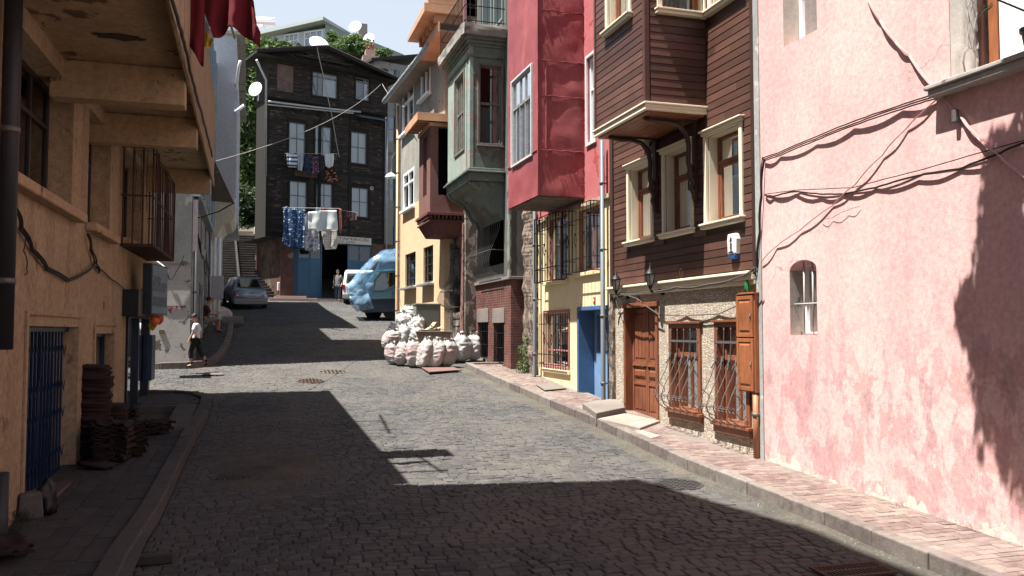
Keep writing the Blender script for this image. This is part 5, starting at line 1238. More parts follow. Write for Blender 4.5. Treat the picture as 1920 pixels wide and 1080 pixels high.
def tile(p, rz, rx, label, grp):
    o = tile0 if not used[0] else tile0.copy()
    if used[0]: COL.objects.link(o)
    used[0] = True; o.location = p; o.rotation_euler = (rx, R.uniform(-.03, .03), rz); tag(o, label, 'roof tile', grp, 'thing')
def stack(px, py, n, label, grp, rz=.1, Y=None, dz=.031, lean=0, top=None, jit=.03):
    g = onG(px, py, .145) if Y is None else Vector((px, Y, py)); g.z += .02
    for k in range(n): tile((g.x + R.uniform(-jit, jit) + lean * k, g.y + R.uniform(-jit, jit), g.z + k * dz), rz + R.uniform(-.09, .09), R.uniform(-.02, .03), label, grp)
gA = 'roof tiles in the tall stack'; gB = 'roof tiles in the low stacks'
stack(178, 857, 40, 'dark terracotta roof tile in the tallest stack, between the blue gate and the shop', gA, 1.5, lean=-.0008)
stack(190, 868, 17, 'dark terracotta roof tile in the low stacks in front of the tall one', gB, .2); stack(224, 862, 16, 'dark terracotta roof tile in the low stacks in front of the tall one', gB, -.1)
stack(250, 850, 14, 'dark terracotta roof tile in the low stacks in front of the tall one', gB, .35)
stack(208, 835, 19, 'dark terracotta roof tile in the low stacks in front of the tall one', gB, 1.4)
stack(238, 822, 15, 'dark terracotta roof tile in the low stacks in front of the tall one', gB, 0.2)
for (px, py, n, r) in ((272, 812, 5, .4), (290, 812, 5, .8), (300, 806, 4, .5)): stack(px, py, n, 'terracotta roof tile in the loose pile beside the shop door', 'roof tiles beside the shop door', r, dz=.036, jit=.04)
g = onG(185, 876, .15); tile((g.x, g.y, g.z + .03), 1.2, .1, 'single dark roof tile lying flat before the stacks', None)
for (px, py, rz, rx, lb) in ((22, 1035, .5, .25, 'reddish roof tile fragment at the near left corner of the pavement'), (5, 1050, 1.1, -.2, 'second reddish tile piece under the first in the near left corner')):
    g = onG(px, py, .15); tile((g.x, g.y, g.z + .06), rz, rx, lb, None)
# stone block, black sack, plank
g = onG(55, 968, .14); m = M(lambda x, y, z: g + Vector((x * .94 - y * .34, x * .34 + y * .94, z)))
m.grid
m.hexa([(-.12, -.1, -.02), (.12, -.11, -.02), (.12, .13, -.02), (-.11, .14, -.02), (-.10, -.08, .24), (.10, -.09, .25), (.09, .10, .26), (-.1, .1, .23)])
tag(m.build('stone_block', plaster('block_stone', (.13, .125, .11), (.08, .08, .075), bump=1), loc=g, bevel=.02), 'rough grey stone block standing at the foot of the stucco wall', 'stone block')
def blob(name, c, rx, ry, rz, mat, label, cat, seed=0, amp=.25, grp=None, n=18, tieq=None, flat=.3, fine=.05, par=None):
    m = M(); m.sm = True
    def fn(u, v):
        a = u * 2 * pi; b = v * pi; x, y, z = sin(b) * cos(a), sin(b) * sin(a), -cos(b)
        if z < -flat: z = -flat - (z + flat) * .0
        sq = 1 / (abs(x) ** 3 + abs(y) ** 3 + 1e-6) ** (1 / 3) * math.hypot(x, y); sq = 1 + (sq - 1) * .5
        k = 1 + amp * noise.noise(Vector((x * 1.4, y * 1.4, z * 1.4 + seed))) + fine * noise.noise(Vector((x * 5, y * 5, z * 4 + seed))) * 2
        return (c[0] + x * rx * k * sq, c[1] + y * ry * k * sq, c[2] + (z + flat) * rz * (1 + .4 * (k - 1)))
    m.grid(n * 2, n, fn); return tag(m.build(name, mat, par, loc=None if par else c), label, cat, grp)
g = onG(86, 962, .14); blob('black_sack', g, .10, .10, .26, plain('black_plastic', (.008, .008, .009), .35, bump=1), 'crumpled black plastic sack beside the grey stone block', 'sack', 3, .5)
g = onG(290, 1053, .03); m = M(lambda x, y, z: g + Vector((x, y, z))); m.box(-.16, .16, -.04, .05, -.02, .06)
tag(m.build('wood_offcut', plain('dark_offcut', (.05, .045, .04), .9), loc=g, bevel=.008), 'dark squared offcut lying in the gutter by the left kerb', 'offcut')
# ---------------------------------------------------------------- corner house across the side street
WX = -1.5; CF = Fr((WX, 0), (0, 1), (1, 0)); CS = Fr((WX, 24.2), (-1, 0), (0, -1))
DIRTW = plaster('dirty_whitewash', (.44, .43, .40), (.36, .35, .33), (.13, .12, .11), .60, 2.6, sc=1.6, bump=.6, patch2=(.24, .22, .2), p2=.62)
GRYD = plaster('mouldy_grey', (.12, .125, .12), (.17, .175, .17), (.24, .23, .21), .62, 1.6, sc=1.2, bump=.3, streak=.5)
BLUW = plaster('faded_blue_wall', (.24, .33, .38), (.30, .38, .42), (.33, .33, .32), .6, 2.0, sc=1.3, bump=.4, streak=.3)
LAVA = plaster('greyish_attic', (.36, .37, .40), (.30, .31, .34), sc=.6, bump=.2)
CH = thing('corner_house', 'shabby whitewashed corner house with faded blue street side', 'house', (WX, 24.2, -1))
zs1 = CS.pt(320, 490)[1]
m = M(CS); wall(m, 0, 7, -2, zs1, [], d=0); m.build('lower_side_wall', DIRTW, CH, recalc=False)
m = M(CS); wall(m, 0, 7, zs1 + .0, 9.8, [(1.6, 2.4, 4.6, 6.0, .2, .6)], d=.004); m.box(0, 7, .004, .05, zs1 - .06, zs1 + .02); m.build('upper_side_wall', [GRYD, INT], CH, recalc=False)
dz = lambda x, y: CF.pt(x, y)[1]
ops = [(25.3, 26.2, -1.3, 1.3), (28.0, 28.9, -.7, 1.5), (29.4, 30.2, -.7, 1.5), (31.2, 32.2, -.3, 2.0), (25.5, 26.4, 2.8, 4.6), (28.4, 29.2, 2.8, 4.6), (31.0, 32.0, 2.8, 4.6)]
m = M(CF); wall(m, 24.2, 33, -1.6, 3.6, ops, back=None, rev=.12, deep=.5)
m.build('street_wall', [plaster('blue_grey_street_wall', (.20, .23, .25), (.30, .31, .31), (.12, .14, .16), .58, 1.8, sc=1.2, bump=.5, patch2=(.42, .41, .38), p2=.58), INT], CH, recalc=False)
m = M(CF); wall(m, 24.2, 33, 3.602, 9.8, [(26.0, 26.9, 5.4, 7.4), (29.0, 30.0, 5.4, 7.4)], d=.2, rev=.12, deep=.5); m.k = 0
m.quad((24.2, .2, 3.602), (24.2, .2, 9.8), (24.2, -.2, 9.8), (24.2, -.2, 3.602)); m.quad((24.2, .2, 3.602), (33, .2, 3.602), (33, -.1, 3.602), (24.2, -.1, 3.602)); m.quad((24.2, .2, 9.8), (33, .2, 9.8), (33, -7, 9.8), (24.2, -7, 9.8))
for s in (24.6, 25.4, 27.3, 28.4, 30.6, 32): m.box(s, s + .16, .2, .28, 3.7, 9.6)
m.build('upper_wall', [BLUW, INT], CH, recalc=False)
m = M(); m.box(-7, WX + .2, 24.2, 28.9, 9.81, 14.1); m.build('attic_storey', LAVA, CH)
for k, q in enumerate(ops[:4]):
    m = M(CF); m.box(q[0], q[1], -.08, -.04, q[2], q[3]); m.box((q[0] + q[1]) / 2 - .02, (q[0] + q[1]) / 2 + .02, -.04, -.02, q[2], q[3]); m.build('door', plain('faded_blue_door', (.06, .10, .13), .7, var=.5), CH)
for q in ops[4:]: window(CF, CH, *q, -.03, DKF, G_DARK, w=.06)
drainpipe(CF, 24.32, .10, -1.0, 3.6, 'dark downpipe at the street corner of the shabby whitewashed house', .045, plain('dark_pipe', (.06, .07, .08), .6), grp=None)
m = M(CF); s, z = CF.pt(369, 430, .12); m.box(s - .02, s + .1, .02, .14, z - .6, z + .8); m.build('strip_banner', plain('white_strip', (.6, .55, .55), .7, var=.4), CH)
# scribbled paint marks on the side wall
m = M(CS)
for k, (x, y, w_) in enumerate(((322, 577, .5), (330, 578, .4))):
    s, z = CS.pt(x, y, .01); P = [(s + .25 - i * .04, .012, z + .05 * sin(i * 2.3 + k) + .02 * (i % 2)) for i in range(12)]; m.tube(P, .009, 4)
m.build('graffiti', plain('red_paint_mark', (.35, .08, .10), .8), CH)
m = M(CS); s, z = CS.pt(325, 576, .01); m.box(s - .3, s + .3, .006, .011, z - .01, z + .035); m.build('graffiti', plain('dark_paint_mark', (.07, .08, .11), .8), CH)
m = M(CS); s, z = CS.pt(303, 622, .01); m.box(s - .06, s + .06, 0, .03, z - .05, z + .05); m.build('meter_plate', plain('brass_plate', (.12, .10, .05), .6), CH)
m = M(CS); s, z = CS.pt(327, 463, .02); m.lathe((s, .0, z), [(.22, .0), (.26, .03), (.18, .05), (.12, .02)], 16, 'y'); 
cab2 = [CS.pt(x, y, .06) for x, y in ((345, 478), (330, 510), (318, 525), (312, 500), (300, 492))]
m = M(CS); m.tube(sagwire([(s, .06, z) for s, z in cab2], .05, 5), .012, 5); tag(m.build('cable', WIRE, loc=m.v[0]), 'black cables sagging across the top of the whitewashed side wall', 'cable')
m = M(CF)
for k in range(4): m.tube(sagwire([(24.4, .12 + .03 * k, 2.7 - .1 * k), (26.5, .2, 2.2), (29, .15, 2.5 - .2 * k), (33, .12, 2.3)], .25, 7), .014, 4)
tag(m.build('cable', WIRE, loc=m.v[0]), 'bundle of dark cables sagging along the faded blue street side', 'cable')
# ---------------------------------------------------------------- pale overhang house beyond
LAV = plaster('lavender_grey_plaster', (.42, .43, .47), (.36, .37, .41), sc=.6, bump=.2)
CRM = plaster('cream_consol', (.50, .47, .38), (.44, .42, .34), sc=2, bump=.2)
EH = thing('pale_overhang_house', 'tall pale lavender house whose upper floors rest on a curved bracket', 'house', (-1.4, 33, 0))
EX, EY0, EY1 = -.6, 33.02, 46.5
m = M(); m.box(-1.45, EX, EY0, EY1, 4.75, 11.0); m.box(-8, -1.452, EY0, EY1, -1, 10.95); m.build('upper_wall', LAV, EH)
m = M(); m.box(-1.42, -1.38, EY0, EY1, -.6, 4.7); m.box(-1.45, EX + .04, EY0 - .05, EY1, 4.68, 4.75); m.build('street_wall', plaster('pale_street_wall', (.45, .45, .43), (.36, .36, .35), bump=.3), EH)
m = M(); m.box(EX, EX + .05, EY0 + .15, EY0 + .5, 5.0, 9.2); m.box(EX, EX + .05, EY0 + 1.6, EY0 + 2.0, 5.2, 10.5); m.build('pilaster', LAV, EH, bevel=.01)
m = M(); pr = [(-1.38, 4.68), (EX + .03, 4.68), (EX + .06, 4.45), (EX + .02, 4.15), (EX - .12, 3.98), (EX - .32, 3.9), (EX - .45, 3.75), (EX - .55, 3.5), (EX - .68, 3.38), (-1.38, 3.3)]
m.prism([(x, EY0 - .04, z) for x, z in pr], (0, 3.6, 0)); m.build('bracket', CRM, EH, bevel=.02)
m = M(); m.box(-8, EX + .3, EY0 - .2, EY1 + .2, 11.0, 11.1); m.build('roof', CONC, EH)
m = M()
for x in (-1.24, -1.08): m.tube([(x, EY0 - .12, .2), (x, EY0 - .12, 3.4)], .06, 8)
tag(m.build('downpipe', WHITEP, loc=m.v[0]), 'pair of white downpipes under the curved bracket of the pale house', 'downpipe')
m = M(); m.box(-1.34, -.92, EY0 - .34, EY0 - .14, onY(400, 560, 32.7).z, onY(400, 517, 32.7).z); eb = m.build('meter_cabinet', plain('pale_grey_metal', (.38, .40, .42), .5), loc=m.v[0], bevel=.012); tag(eb, 'pale grey meter cabinet under the white downpipes', 'cabinet')
m = M(); m.tube([(-.62, 33.4, 8.9), (-.5, 32.2, 9.6), (-.45, 32.1, 9.8)], .05, 6); m.tube([(-.62, 33, 8.1), (-.3, 33, 8.4)], .06, 6)
m.build('stove_pipe', WHITEP, EH)
# ---------------------------------------------------------------- dark timber house at the end of the street
p0 = onY(525, 557, 48.6); DO_ = (p0.x, 48.6); DA = Vector((.948, .319)); DF = Fr(DO_, DA, (.3, -1)); DP = DF.pt
DN = DF.n
def DQ(x0, y0, x1, y1, d=0):  # rectangle from its left-top and right-bottom pixels, taking z at the middle column
    xm = (x0 + x1) / 2; return (DP(x0, y0, d)[0], DP(x1, y1, d)[0], DP(xm, y1, d)[1], DP(xm, y0, d)[1])
BLKW = wood('weathered_black_boards', (.017, .013, .011), (.034, .027, .023), .9, along=(1, 1, 10), sc=4, bump=.6, wear=(.11, .07, .052), wth=.57, isl=.5)
BLKW2 = plain('black_old_timber', (.014, .0115, .010), .9, var=.5, sc=6)
OLDB = brickmat('old_dark_brick', (.15, .06, .045), (.10, .05, .04), (.11, .09, .08), patch=(.26, .22, .19), pth=.6)
DH = thing('dark_timber_house', 'black weathered timber house with hipped roof at the end of the street', 'house', (p0.x, 48.6, 1.7))
sL, sR = DP(500, 250)[0], DP(721, 250)[0]; sR2 = DP(738, 520)[0]
zB = gz(49) - .1; z1f = DP(630, 452)[1]; z3 = DP(600, 200)[1]; zE = DP(600, 128)[1]
dop = (DP(559, 500)[0], DP(697, 500)[0], zB, DP(628, 457)[1])
m = M(DF); wall(m, 0, sR2, zB - 1, z1f, [(*dop, .2, 3.5)]); m.k = 0
m.quad((0, 0, zB - 1), (0, 0, z1f), (0, -4, z1f), (0, -4, zB - 1)); m.build('ground_floor_wall', [OLDB, INT], DH, recalc=False)
Ws = {'a': DQ(586, 138, 632, 182, .3), 'b': DQ(667, 147, 692, 188, .3)}
r2 = [DQ(542, 230, 572, 292), DQ(591, 237, 621, 292), DQ(657, 248, 687, 307)]
r3 = [DQ(543, 340, 575, 396), DQ(593, 344, 623, 390), DQ(659, 352, 690, 407)]
m = M(DF); wall(m, sL, sR, z1f + .002, z3, [(*q, .08, .8) for q in r2 + r3]); m.k = 0
for s in (sL, sR): m.quad((s, 0, z1f), (s, 0, z3), (s, -1.7, z3), (s, -1.7, z1f))
m.quad((sL, 0, z1f), (0, 0, z1f), (0, -4, z1f), (sL, -4, z1f))
m.build('middle_wall', [BLKW2, INT], DH, recalc=False)
m = M(DF); boards(m, sL + .02, sR, z1f + .3, z3 - .1, [(a - .12, b + .12, c - .12, e + .12) for a, b, c, e in r2 + r3], h=.15, t=.03, gap=.02, jit=.012, brk=1.6)
m.build('boarding', BLKW, DH)
m = M(DF); wall(m, sL - .05, sR + .05, z3, zE + .6, [(*Ws['a'], .08, .8), (*Ws['b'], .08, .8)], d=.3); m.k = 0
for s in (sL - .05, sR + .05): m.quad((s, .3, z3), (s, .3, zE + .6), (s, -1.7, zE + .2), (s, -1.7, z3))
m.quad((sL, .3, z3), (sR, .3, z3), (sR, 0, z3), (sL, 0, z3)); m.build('top_wall', [BLKW2, INT], DH, recalc=False)
bp = DQ(520, 122, 549, 172, .3)
m = M(DF); boards(m, sL - .03, sR + .03, z3 + .05, zE + .5, [(a - .1, b + .1, c - .1, e + .1) for a, b, c, e in Ws.values()] + [bp], d=.3, h=.11, t=.025, gap=.015, jit=.008, brk=2)
m.build('top_boarding', BLKW, DH)
m = M(DF); m.box(bp[0], bp[1], .29, .32, bp[2], bp[3]); m.build('brick_infill', brickmat('infill_brick', (.17, .08, .065), (.12, .06, .05), (.13, .11, .1), ms=.02), DH)
m = M(DF)
for s in (sL - .02, sR - .12, (sL + sR) * .36 + .2, (sL + sR) * .70 + .2): m.box(s, s + .14, .001, .06, z1f, z3)
for z in (z1f + .05, (z1f + z3) / 2 + .05): m.box(sL, sR, .0, .07, z, z + .12)
for q in r2 + r3: framebox(m, q[0] - .11, q[1] + .11, q[2] - .11, q[3] + .11, .108, -.0, .055)
for q in Ws.values(): framebox(m, q[0] - .09, q[1] + .09, q[2] - .09, q[3] + .09, .088, .3, .35)
for i in range(6): s = sL + .3 + (sR - sL - .6) * i / 5; m.tube([(s, .02, z3 - .6), (s, .28, z3 - .04)], .05, 5)
m.build('timber_frame', BLKW2, DH)
WBL = plain('bluish_curtain', (.55, .60, .64), .9, var=.2, sc=2, dark=.7, trans=.2)
OWF = plain('old_window_frame', (.16, .15, .14), .7, var=.6, sc=8)
for q in r2 + r3: 
    window(DF, DH, *q, -.02, OWF, G_CLR, w=.05, mv=(.5,), mh=(.52,), mw=.04, cur=WBL, sash=((0, 1, 0, .53),))
window(DF, DH, *Ws['a'], .27, OWF, G_CLR, w=.05, mv=(.22, .42), mh=(.82,), mw=.05, cur=WBL, curs=(.42, 1), curz=(0, .8))
window(DF, DH, *Ws['b'], .27, OWF, G_CLR, w=.05, mv=(.6,), mh=(.82,), mw=.05, cur=WBL, curs=(.68, .95))
# side wall towards the stairs (lit)
DS = Fr(DO_, (-.319, .948), (-1, -.3)); SIDE = plaster('earthy_side_plaster', (.21, .165, .125), (.27, .22, .17), (.11, .08, .06), .56, 1.6, sc=1.4, bump=.8)
m = M(DS); wall(m, 0, 3.9, zB - 1, z1f + .5, [(1.0, 1.5, 4.6, 5.6, .1, .4)]); m.build('side_wall', [SIDE, INT], DH, recalc=False)
m = M(DS); boards(m, .0, 1.7, z1f + .1, z3 - .1, [], d=.79, h=.16, t=.03, gap=.03, jit=.02, brk=1.5); m.build('side_boarding', wood('brown_side_boards', (.12, .085, .06), (.06, .045, .035), .9, along=(1, 1, 9), sc=4, wear=(.22, .18, .14), wth=.55), DH)
m = M(DF); m.box(-.02, .72, -.05, .06, zB - .2, z1f); m.build('brick_pillar', OLDB, DH)
# roof
e0, e1 = sL - .95, sR + .5; F0, B0 = 1.0, -2.6; zl = DP(467, 158, 1.0)[1]; zr = DP(727, 147, 1.0)[1]; zm = DP(614, 91, .9)[1]; sm = DP(614, 91, .9)[0]
zl = max(zl, zE - .1)
m = M(DF)
T = .14
m.prism([(e0, F0, zl), (sm, F0 - .1, zm), (sm, B0, zm + .2), (e0, B0, zl)], (0, 0, T)); m.prism([(e1, F0, zr), (sm, F0 - .1, zm), (sm, B0, zm + .2), (e1, B0, zr)], (0, 0, T))
m.poly([(sL, .28, zE + .3), (sR, .28, zr), (sm, .28, zm - .1)]); m.poly([(e0, F0 - .02, zl + .0), (e1, F0 - .02, zr), (e1, .3, zr + .05), (e0, .3, zl + .05)])
m.build('roof', plain('black_roof', (.016, .015, .015), .9, var=.6, sc=4, bump=.8), DH)
m = M(DF); boards(m, sL + .6, sR - .4, zE + .5, zm - .05, [], d=.6, h=.16, t=.02, gap=.01, brk=1.5)
GT_ = M(DF)
def tri(s, z): return z < min(zl + (zm - zl) * (s - e0) / (sm - e0), zr + (zm - zr) * (e1 - s) / (e1 - sm)) - .05
for zz in [zE + .30 + .14 * k for k in range(14)]:
    ss = [s for s in [e0 + .1 * i for i in range(int((e1 - e0) / .1))] if tri(s, zz + .14)]
    if len(ss) > 3: GT_.box(ss[0], ss[-1], .5, .53, zz, zz + .125)
GT_.build('gable_boarding', BLKW, DH)
m = M(DF)
for i in range(34):                                                        # tile edge along the roof line
    t = i / 34; s = sm + (e1 - sm) * t; z = zm + (zr - zm) * t; m.tube([(s, .9, z + T + .02), (s + .14, .95, z + T - .0)], .05, 5)
    s = sm + (e0 - sm) * t; z = zm + (zl - zm) * t; m.tube([(s, .9, z + T + .02), (s - .14, .95, z + T - .0)], .045, 5)
m.build('roof_tiles', plain('roof_tile_edge', (.04, .026, .022), .9, var=.6), DH)
m = M(DF)                                                                  # broken gutter strips
a = DP(503, 190, .5); b = DP(676, 210, .5); m.tube([(a[0], .5, a[1]), ((a[0] + b[0]) / 2, .5, (a[1] + b[1]) / 2 - .02), (b[0], .5, b[1])], .055, 6); m.tube([(a[0], .42, a[1] - .16), (b[0] - .4, .42, b[1] - .12)], .04, 5)
m.build('gutter', plain('grey_white_gutter', (.42, .42, .42), .5, var=.5), DH)
m = M(DF); a = DP(668, 213, .4); b = DP(722, 222, .4); m.hexa([(a[0], .25, a[1] - .1), (b[0], .25, b[1] - .1), (b[0], .8, b[1] - .25), (a[0], .8, a[1] - .25), (a[0], .25, a[1] + .05), (b[0], .25, b[1] + .05), (b[0], .8, b[1] - .2), (a[0], .8, a[1] - .2)])
m.build('tin_roof', plain('tin_sheet', (.10, .11, .12), .4, .4, var=.4), DH)
m = M(DF); a = DP(481, 112, 1.0); b = DP(499, 150, .4); c = DP(498, 330, .4); m.tube([(a[0], 1.0, a[1]), (b[0], .4, b[1]), (c[0], .4, c[1])], .06, 7)
tag(m.build('downpipe', ZINC, loc=m.v[0]), 'bent zinc downpipe at the left edge of the black timber house', 'downpipe')
m = M(DF); m.tube([(sR + .12, .1, 2.2), (sR + .12, .1, zr - .4)], .05, 7); tag(m.build('downpipe', ZINC, loc=m.v[0]), 'long pale downpipe at the right edge of the black timber house', 'downpipe')
m = M(DF); s, z = DP(697, 353, .1); m.lathe((s, .0, z), [(.12, 0), (.12, .12), (.07, .12), (.06, .06)], 12, 'y'); m.build('flue', plain('pale_flue', (.35, .3, .26), .7), DH)
# workshop doors
BLD = plain('worn_blue_doors', (.035, .115, .20), .55, var=.45, sc=2.5, dark=.5)
def leaf(x0, x1, label, y1=556, glass=True):
    a, b = DP(x0, 500)[0], DP(x1, 500)[0]; zt = dop[3] - .02; zb = zB + .12
    m = M(DF); m.box(a, b, -.10, -.05, zb, zt - .9 if glass else zt)
    framebox(m, a, b, zb, zt, .07, -.11, -.03); m.box((a + b) / 2 - .03, (a + b) / 2 + .03, -.1, -.035, zb, zt); m.box(a, b, -.1, -.04, zt - .95, zt - .88); m.box(a, b, -.1, -.04, zb + 1.2, zb + 1.26)
    o = m.build('workshop_door', BLD, DH, bevel=.006)
    g = M(DF); g.quad((a, -.08, zt - .9), (b, -.08, zt - .9), (b, -.08, zt), (a, -.08, zt)); g.build('pane', G_DARK, o, recalc=False)
leaf(559, 604, ''); leaf(652, 697, '')
m = M(DF); m.box(DP(545, 500)[0], DP(558, 500)[0], .002, .05, zB + .1, dop[3] - .1); m.build('side_door', plain('deep_blue_door', (.015, .045, .10), .5, var=.5), DH)
# workshop sign
s0, s1 = DP(631, 452, .15)[0], DP(697, 452, .15)[0]; zt = DP(664, 444.5, .15)[1]; zb = DP(664, 457.5, .15)[1]
SG2 = thing('workshop_sign', 'white painted sign board above the blue workshop doors', 'sign', tuple(DF(s0, .1, zb)))
m = M(DF); m.box(s0 - .5, s1, .06, .10, zb, zt); m.build('board', plain('sign_white', (.50, .50, .46), .6, var=.3), SG2)
text('TAMiRCiSi', DF, s0 + .12, .104, zb + (zt - zb) * .50, (zt - zb) * .36, plain('dark_red_paint', (.11, .02, .02), .6), SG2, width=(s1 - s0) * .86)
text('CUT  USTA', DF, s0 + .05, .104, zb + (zt - zb) * .12, (zt - zb) * .24, plain('dark_blue_paint', (.02, .02, .05), .6), SG2, width=(s1 - s0) * .5)
# satellite dishes
def dish(x, y, Y, r, label, dirv=(-.2, -1, .35), mat=WHITEP):
    c = onY(x, y, Y); z = Vector(dirv).normalized(); q = z.to_track_quat('Z', 'Y').to_matrix()
    m = M(lambda a, b, e: c + q @ Vector((a, b, e))); m.sm = True
    m.lathe((0, 0, 0), [(.001, 0), (r * .35, r * .03), (r * .7, r * .11), (r, r * .25), (r, r * .28), (r * .7, r * .14), (.001, r * .03)], 20, caps=False); m.sm = False
    m.tube([(0, -r * .9, r * .2), (0, -r * .2, r * .95)], .015, 4); m.tube([(0, 0, 0), (0, -r * .3, -r * .5), (0, -r * 1.2, -r * .6)], .03, 5); m.tube([(0, -r * .25, r * .85), (0, -r * .15, r * 1.05)], .05, 6)
    return tag(m.build('satellite_dish', mat, loc=c), label, 'satellite dish', 'satellite dishes')
dish(481, 169, 48.0, .42, 'white satellite dish on the left flank of the black timber house', (-.75, -1, .25))
dish(597, 86, 57, .68, 'large white satellite dish behind the ridge of the black house', (.3, -1, .6))
# overhead wires
def wire(pts, sag, label, r=.012, mat=WIREG):
    P = sagwire([tuple(p) for p in pts], sag, 12); m = M(); m.tube(P, r, 5); return tag(m.build('cable', mat, loc=P[0]), label, 'cable', 'cables strung across the street')
wire([onY(402, 303, 19.6), DF(*[DP(716, 156, .5)[0], .5, DP(716, 156, .5)[1]])], .5, 'pale cable strung from the overhang corner to the black timber house', .009)
wire([DF(DP(716, 156, .5)[0], .5, DP(716, 156, .5)[1]), OF(3, .5, 8.4)], .2, 'pale cable from the black timber house up to the grey eaves', .014)
wire([DF(DP(594, 90, .9)[0], .9, zm), DF(DP(606, 140, 1.0)[0], 1.0, DP(606, 140, 1)[1]), DF(DP(622, 215, .8)[0], .8, DP(622, 215, .8)[1]), DF(DP(636, 295, .3)[0], .3, DP(636, 295, .3)[1])], .05, 'pale cable hanging down the front of the black timber house', .022)
# ---------------------------------------------------------------- laundry on the dark house
def spots(name, base, dot, scale=9, th=.35, rnd=.1, kind='dots'):
    n = NT(name); v = n.N('ShaderNodeTexVoronoi', feature='F1'); v.inputs['Scale'].default_value = scale; v.inputs['Randomness'].default_value = rnd
    cb = n.N('ShaderNodeMapping'); n.L(n.uz(), cb.inputs[0]); n.L(cb.outputs[0], v.inputs['Vector'])
    f = n.ramp(v.outputs['Distance'], [(th, 1), (th + .05, 0)])
    return n.done(n.mix(f, base, dot), .85, spec=.1)
def stripes(name, c1, c2, k=22):
    n = NT(name); s = n.N('ShaderNodeSeparateXYZ'); n.L(n.coord(), s.inputs[0]); f = n.math('GREATER_THAN', n.math('SINE', n.math('MULTIPLY', s.outputs[2], k)), .1); return n.done(n.mix(f, c1, c2), .85, spec=.1)
WCL = plain('white_cotton', (.72, .74, .74), .9, var=.15, trans=.2); lw_grp = 'washing on the upper line'; lb_grp = 'washing on the lower line'
YD = 48.2
def lc(poly, mat, label, grp, Y=YD, f=3, amp=.04, cat='laundry', name='hanging_garment'): return cloth(name, poly, Y, mat, label, cat, grp, th=.004, amp=amp, f=f, n=18)
lc([(538, 286), (543, 289), (551, 289), (557, 285), (558, 300), (556, 314), (540, 313), (537, 300)], stripes('blue_stripes', (.62, .66, .7), (.06, .09, .17), 28), 'white and blue striped top at the left end of the upper line', lw_grp)
lc([(558, 290), (563, 293), (569, 289), (569, 306), (566, 321), (558, 318)], plain('grey_cotton', (.38, .42, .44), .9), 'pale grey top next to the striped one', lw_grp, f=2)
lc([(570, 294), (582, 294), (582, 326), (576, 327), (575, 312), (571, 326)], plain('navy_trousers', (.02, .035, .07), .9), 'dark navy trousers on the upper line', lw_grp, f=1.5)
lc([(584, 293), (597, 293), (598, 325), (585, 325)], spots('pink_print', (.07, .035, .05), (.42, .26, .32), 14, .32, .8), 'pink and black printed cloth on the upper line', lw_grp, f=2)
lc([(598, 294), (606, 294), (606, 322), (599, 322)], plain('black_cotton', (.018, .018, .022), .9), 'narrow black cloth beside the white shirt', lw_grp, f=1)
lc([(608, 288), (626, 288), (626, 300), (624, 312), (616, 315), (610, 311)], WCL, 'white shirt on the upper line', lw_grp)
lc([(608, 309), (625, 309), (634, 338), (622, 344), (613, 340)], spots('flower_print', (.035, .018, .016), (.50, .20, .11), 9, .36, .9), 'black skirt with orange flowers below the white shirt', lw_grp, Y=48.45)
lc([(553, 317), (596, 326), (595, 334), (551, 329)], plain('brown_rug', (.10, .055, .045), .95), 'brown rug over the sill below the upper line', lw_grp, Y=48.7, amp=.02)
lc([(531, 391), (538, 386), (546, 393), (553, 390), (560, 396), (571, 392), (572, 420), (569, 468), (548, 466), (529, 458), (532, 430)], spots('blue_polka', (.035, .07, .16), (.50, .56, .60), 7.5, .27, .55), 'large dark blue dress with white polka dots on the lower line', lb_grp, Y=47.4, f=3, amp=.06)
lc([(569, 402), (580, 398), (592, 404), (598, 420), (599, 470), (585, 472), (568, 468)], spots('grey_floral', (.42, .42, .45), (.15, .15, .18), 6, .36, 1), 'grey floral dress beside the polka dot one', lb_grp, Y=47.5, f=2, amp=.05)
lc([(578, 397), (605, 395), (631, 394), (634, 431), (606, 433), (578, 432)], WCL, 'large white sheet on the lower line', lb_grp, Y=47.15, f=2, amp=.05)
lc([(602, 430), (632, 430), (633, 458), (630, 467), (610, 468), (605, 456)], spots('beige_check', (.30, .26, .24), (.46, .42, .38), 7, .42, .0), 'beige checked cloth hanging below the white sheet', lb_grp, Y=47.6, f=1.5)
lc([(592, 389), (602, 389), (602, 397), (592, 397)], plain('light_blue_cloth', (.24, .42, .50), .9), 'small light blue cloth above the white sheet', lb_grp, Y=47.6, f=1, amp=.01)
lc([(604, 389), (613, 389), (613, 397), (604, 397)], plain('bright_red_cloth', (.45, .03, .04), .9), 'small bright red cloth above the white sheet', lb_grp, Y=47.6, f=1, amp=.01)
lc([(614, 390), (626, 390), (627, 396), (614, 396)], plain('mid_blue_cloth', (.13, .22, .33), .9), 'small mid blue cloth right of the red one', lb_grp, Y=47.6, f=1, amp=.01)
lc([(636, 390), (640, 392), (641, 430), (638, 440), (636, 425)], plain('coral_cloth', (.36, .12, .10), .9), 'long thin coral cloth at the pole end', lb_grp, Y=47.7, f=1, amp=.02)
lc([(643, 396), (660, 397), (660, 402), (655, 409), (646, 418), (643, 416), (648, 408)], spots('dark_lace', (.04, .025, .03), (.35, .04, .05), 10, .3, 1), 'dark scarf with red pattern beside the right hand window', lb_grp, Y=48.2)
lc([(661, 397), (669, 399), (669, 412), (655, 414), (660, 406)], plain('mauve_cloth', (.17, .10, .10), .9), 'small mauve cloth beside the dark scarf', lb_grp, Y=48.3, f=1)
def pole(pts, label, r=.02, grp='washing lines'):
    m = M()
    for p in pts: m.tube([tuple(v) for v in p], r, 5)
    return tag(m.build('washing_line', WIREG, loc=pts[0][0]), label, 'washing line', grp)
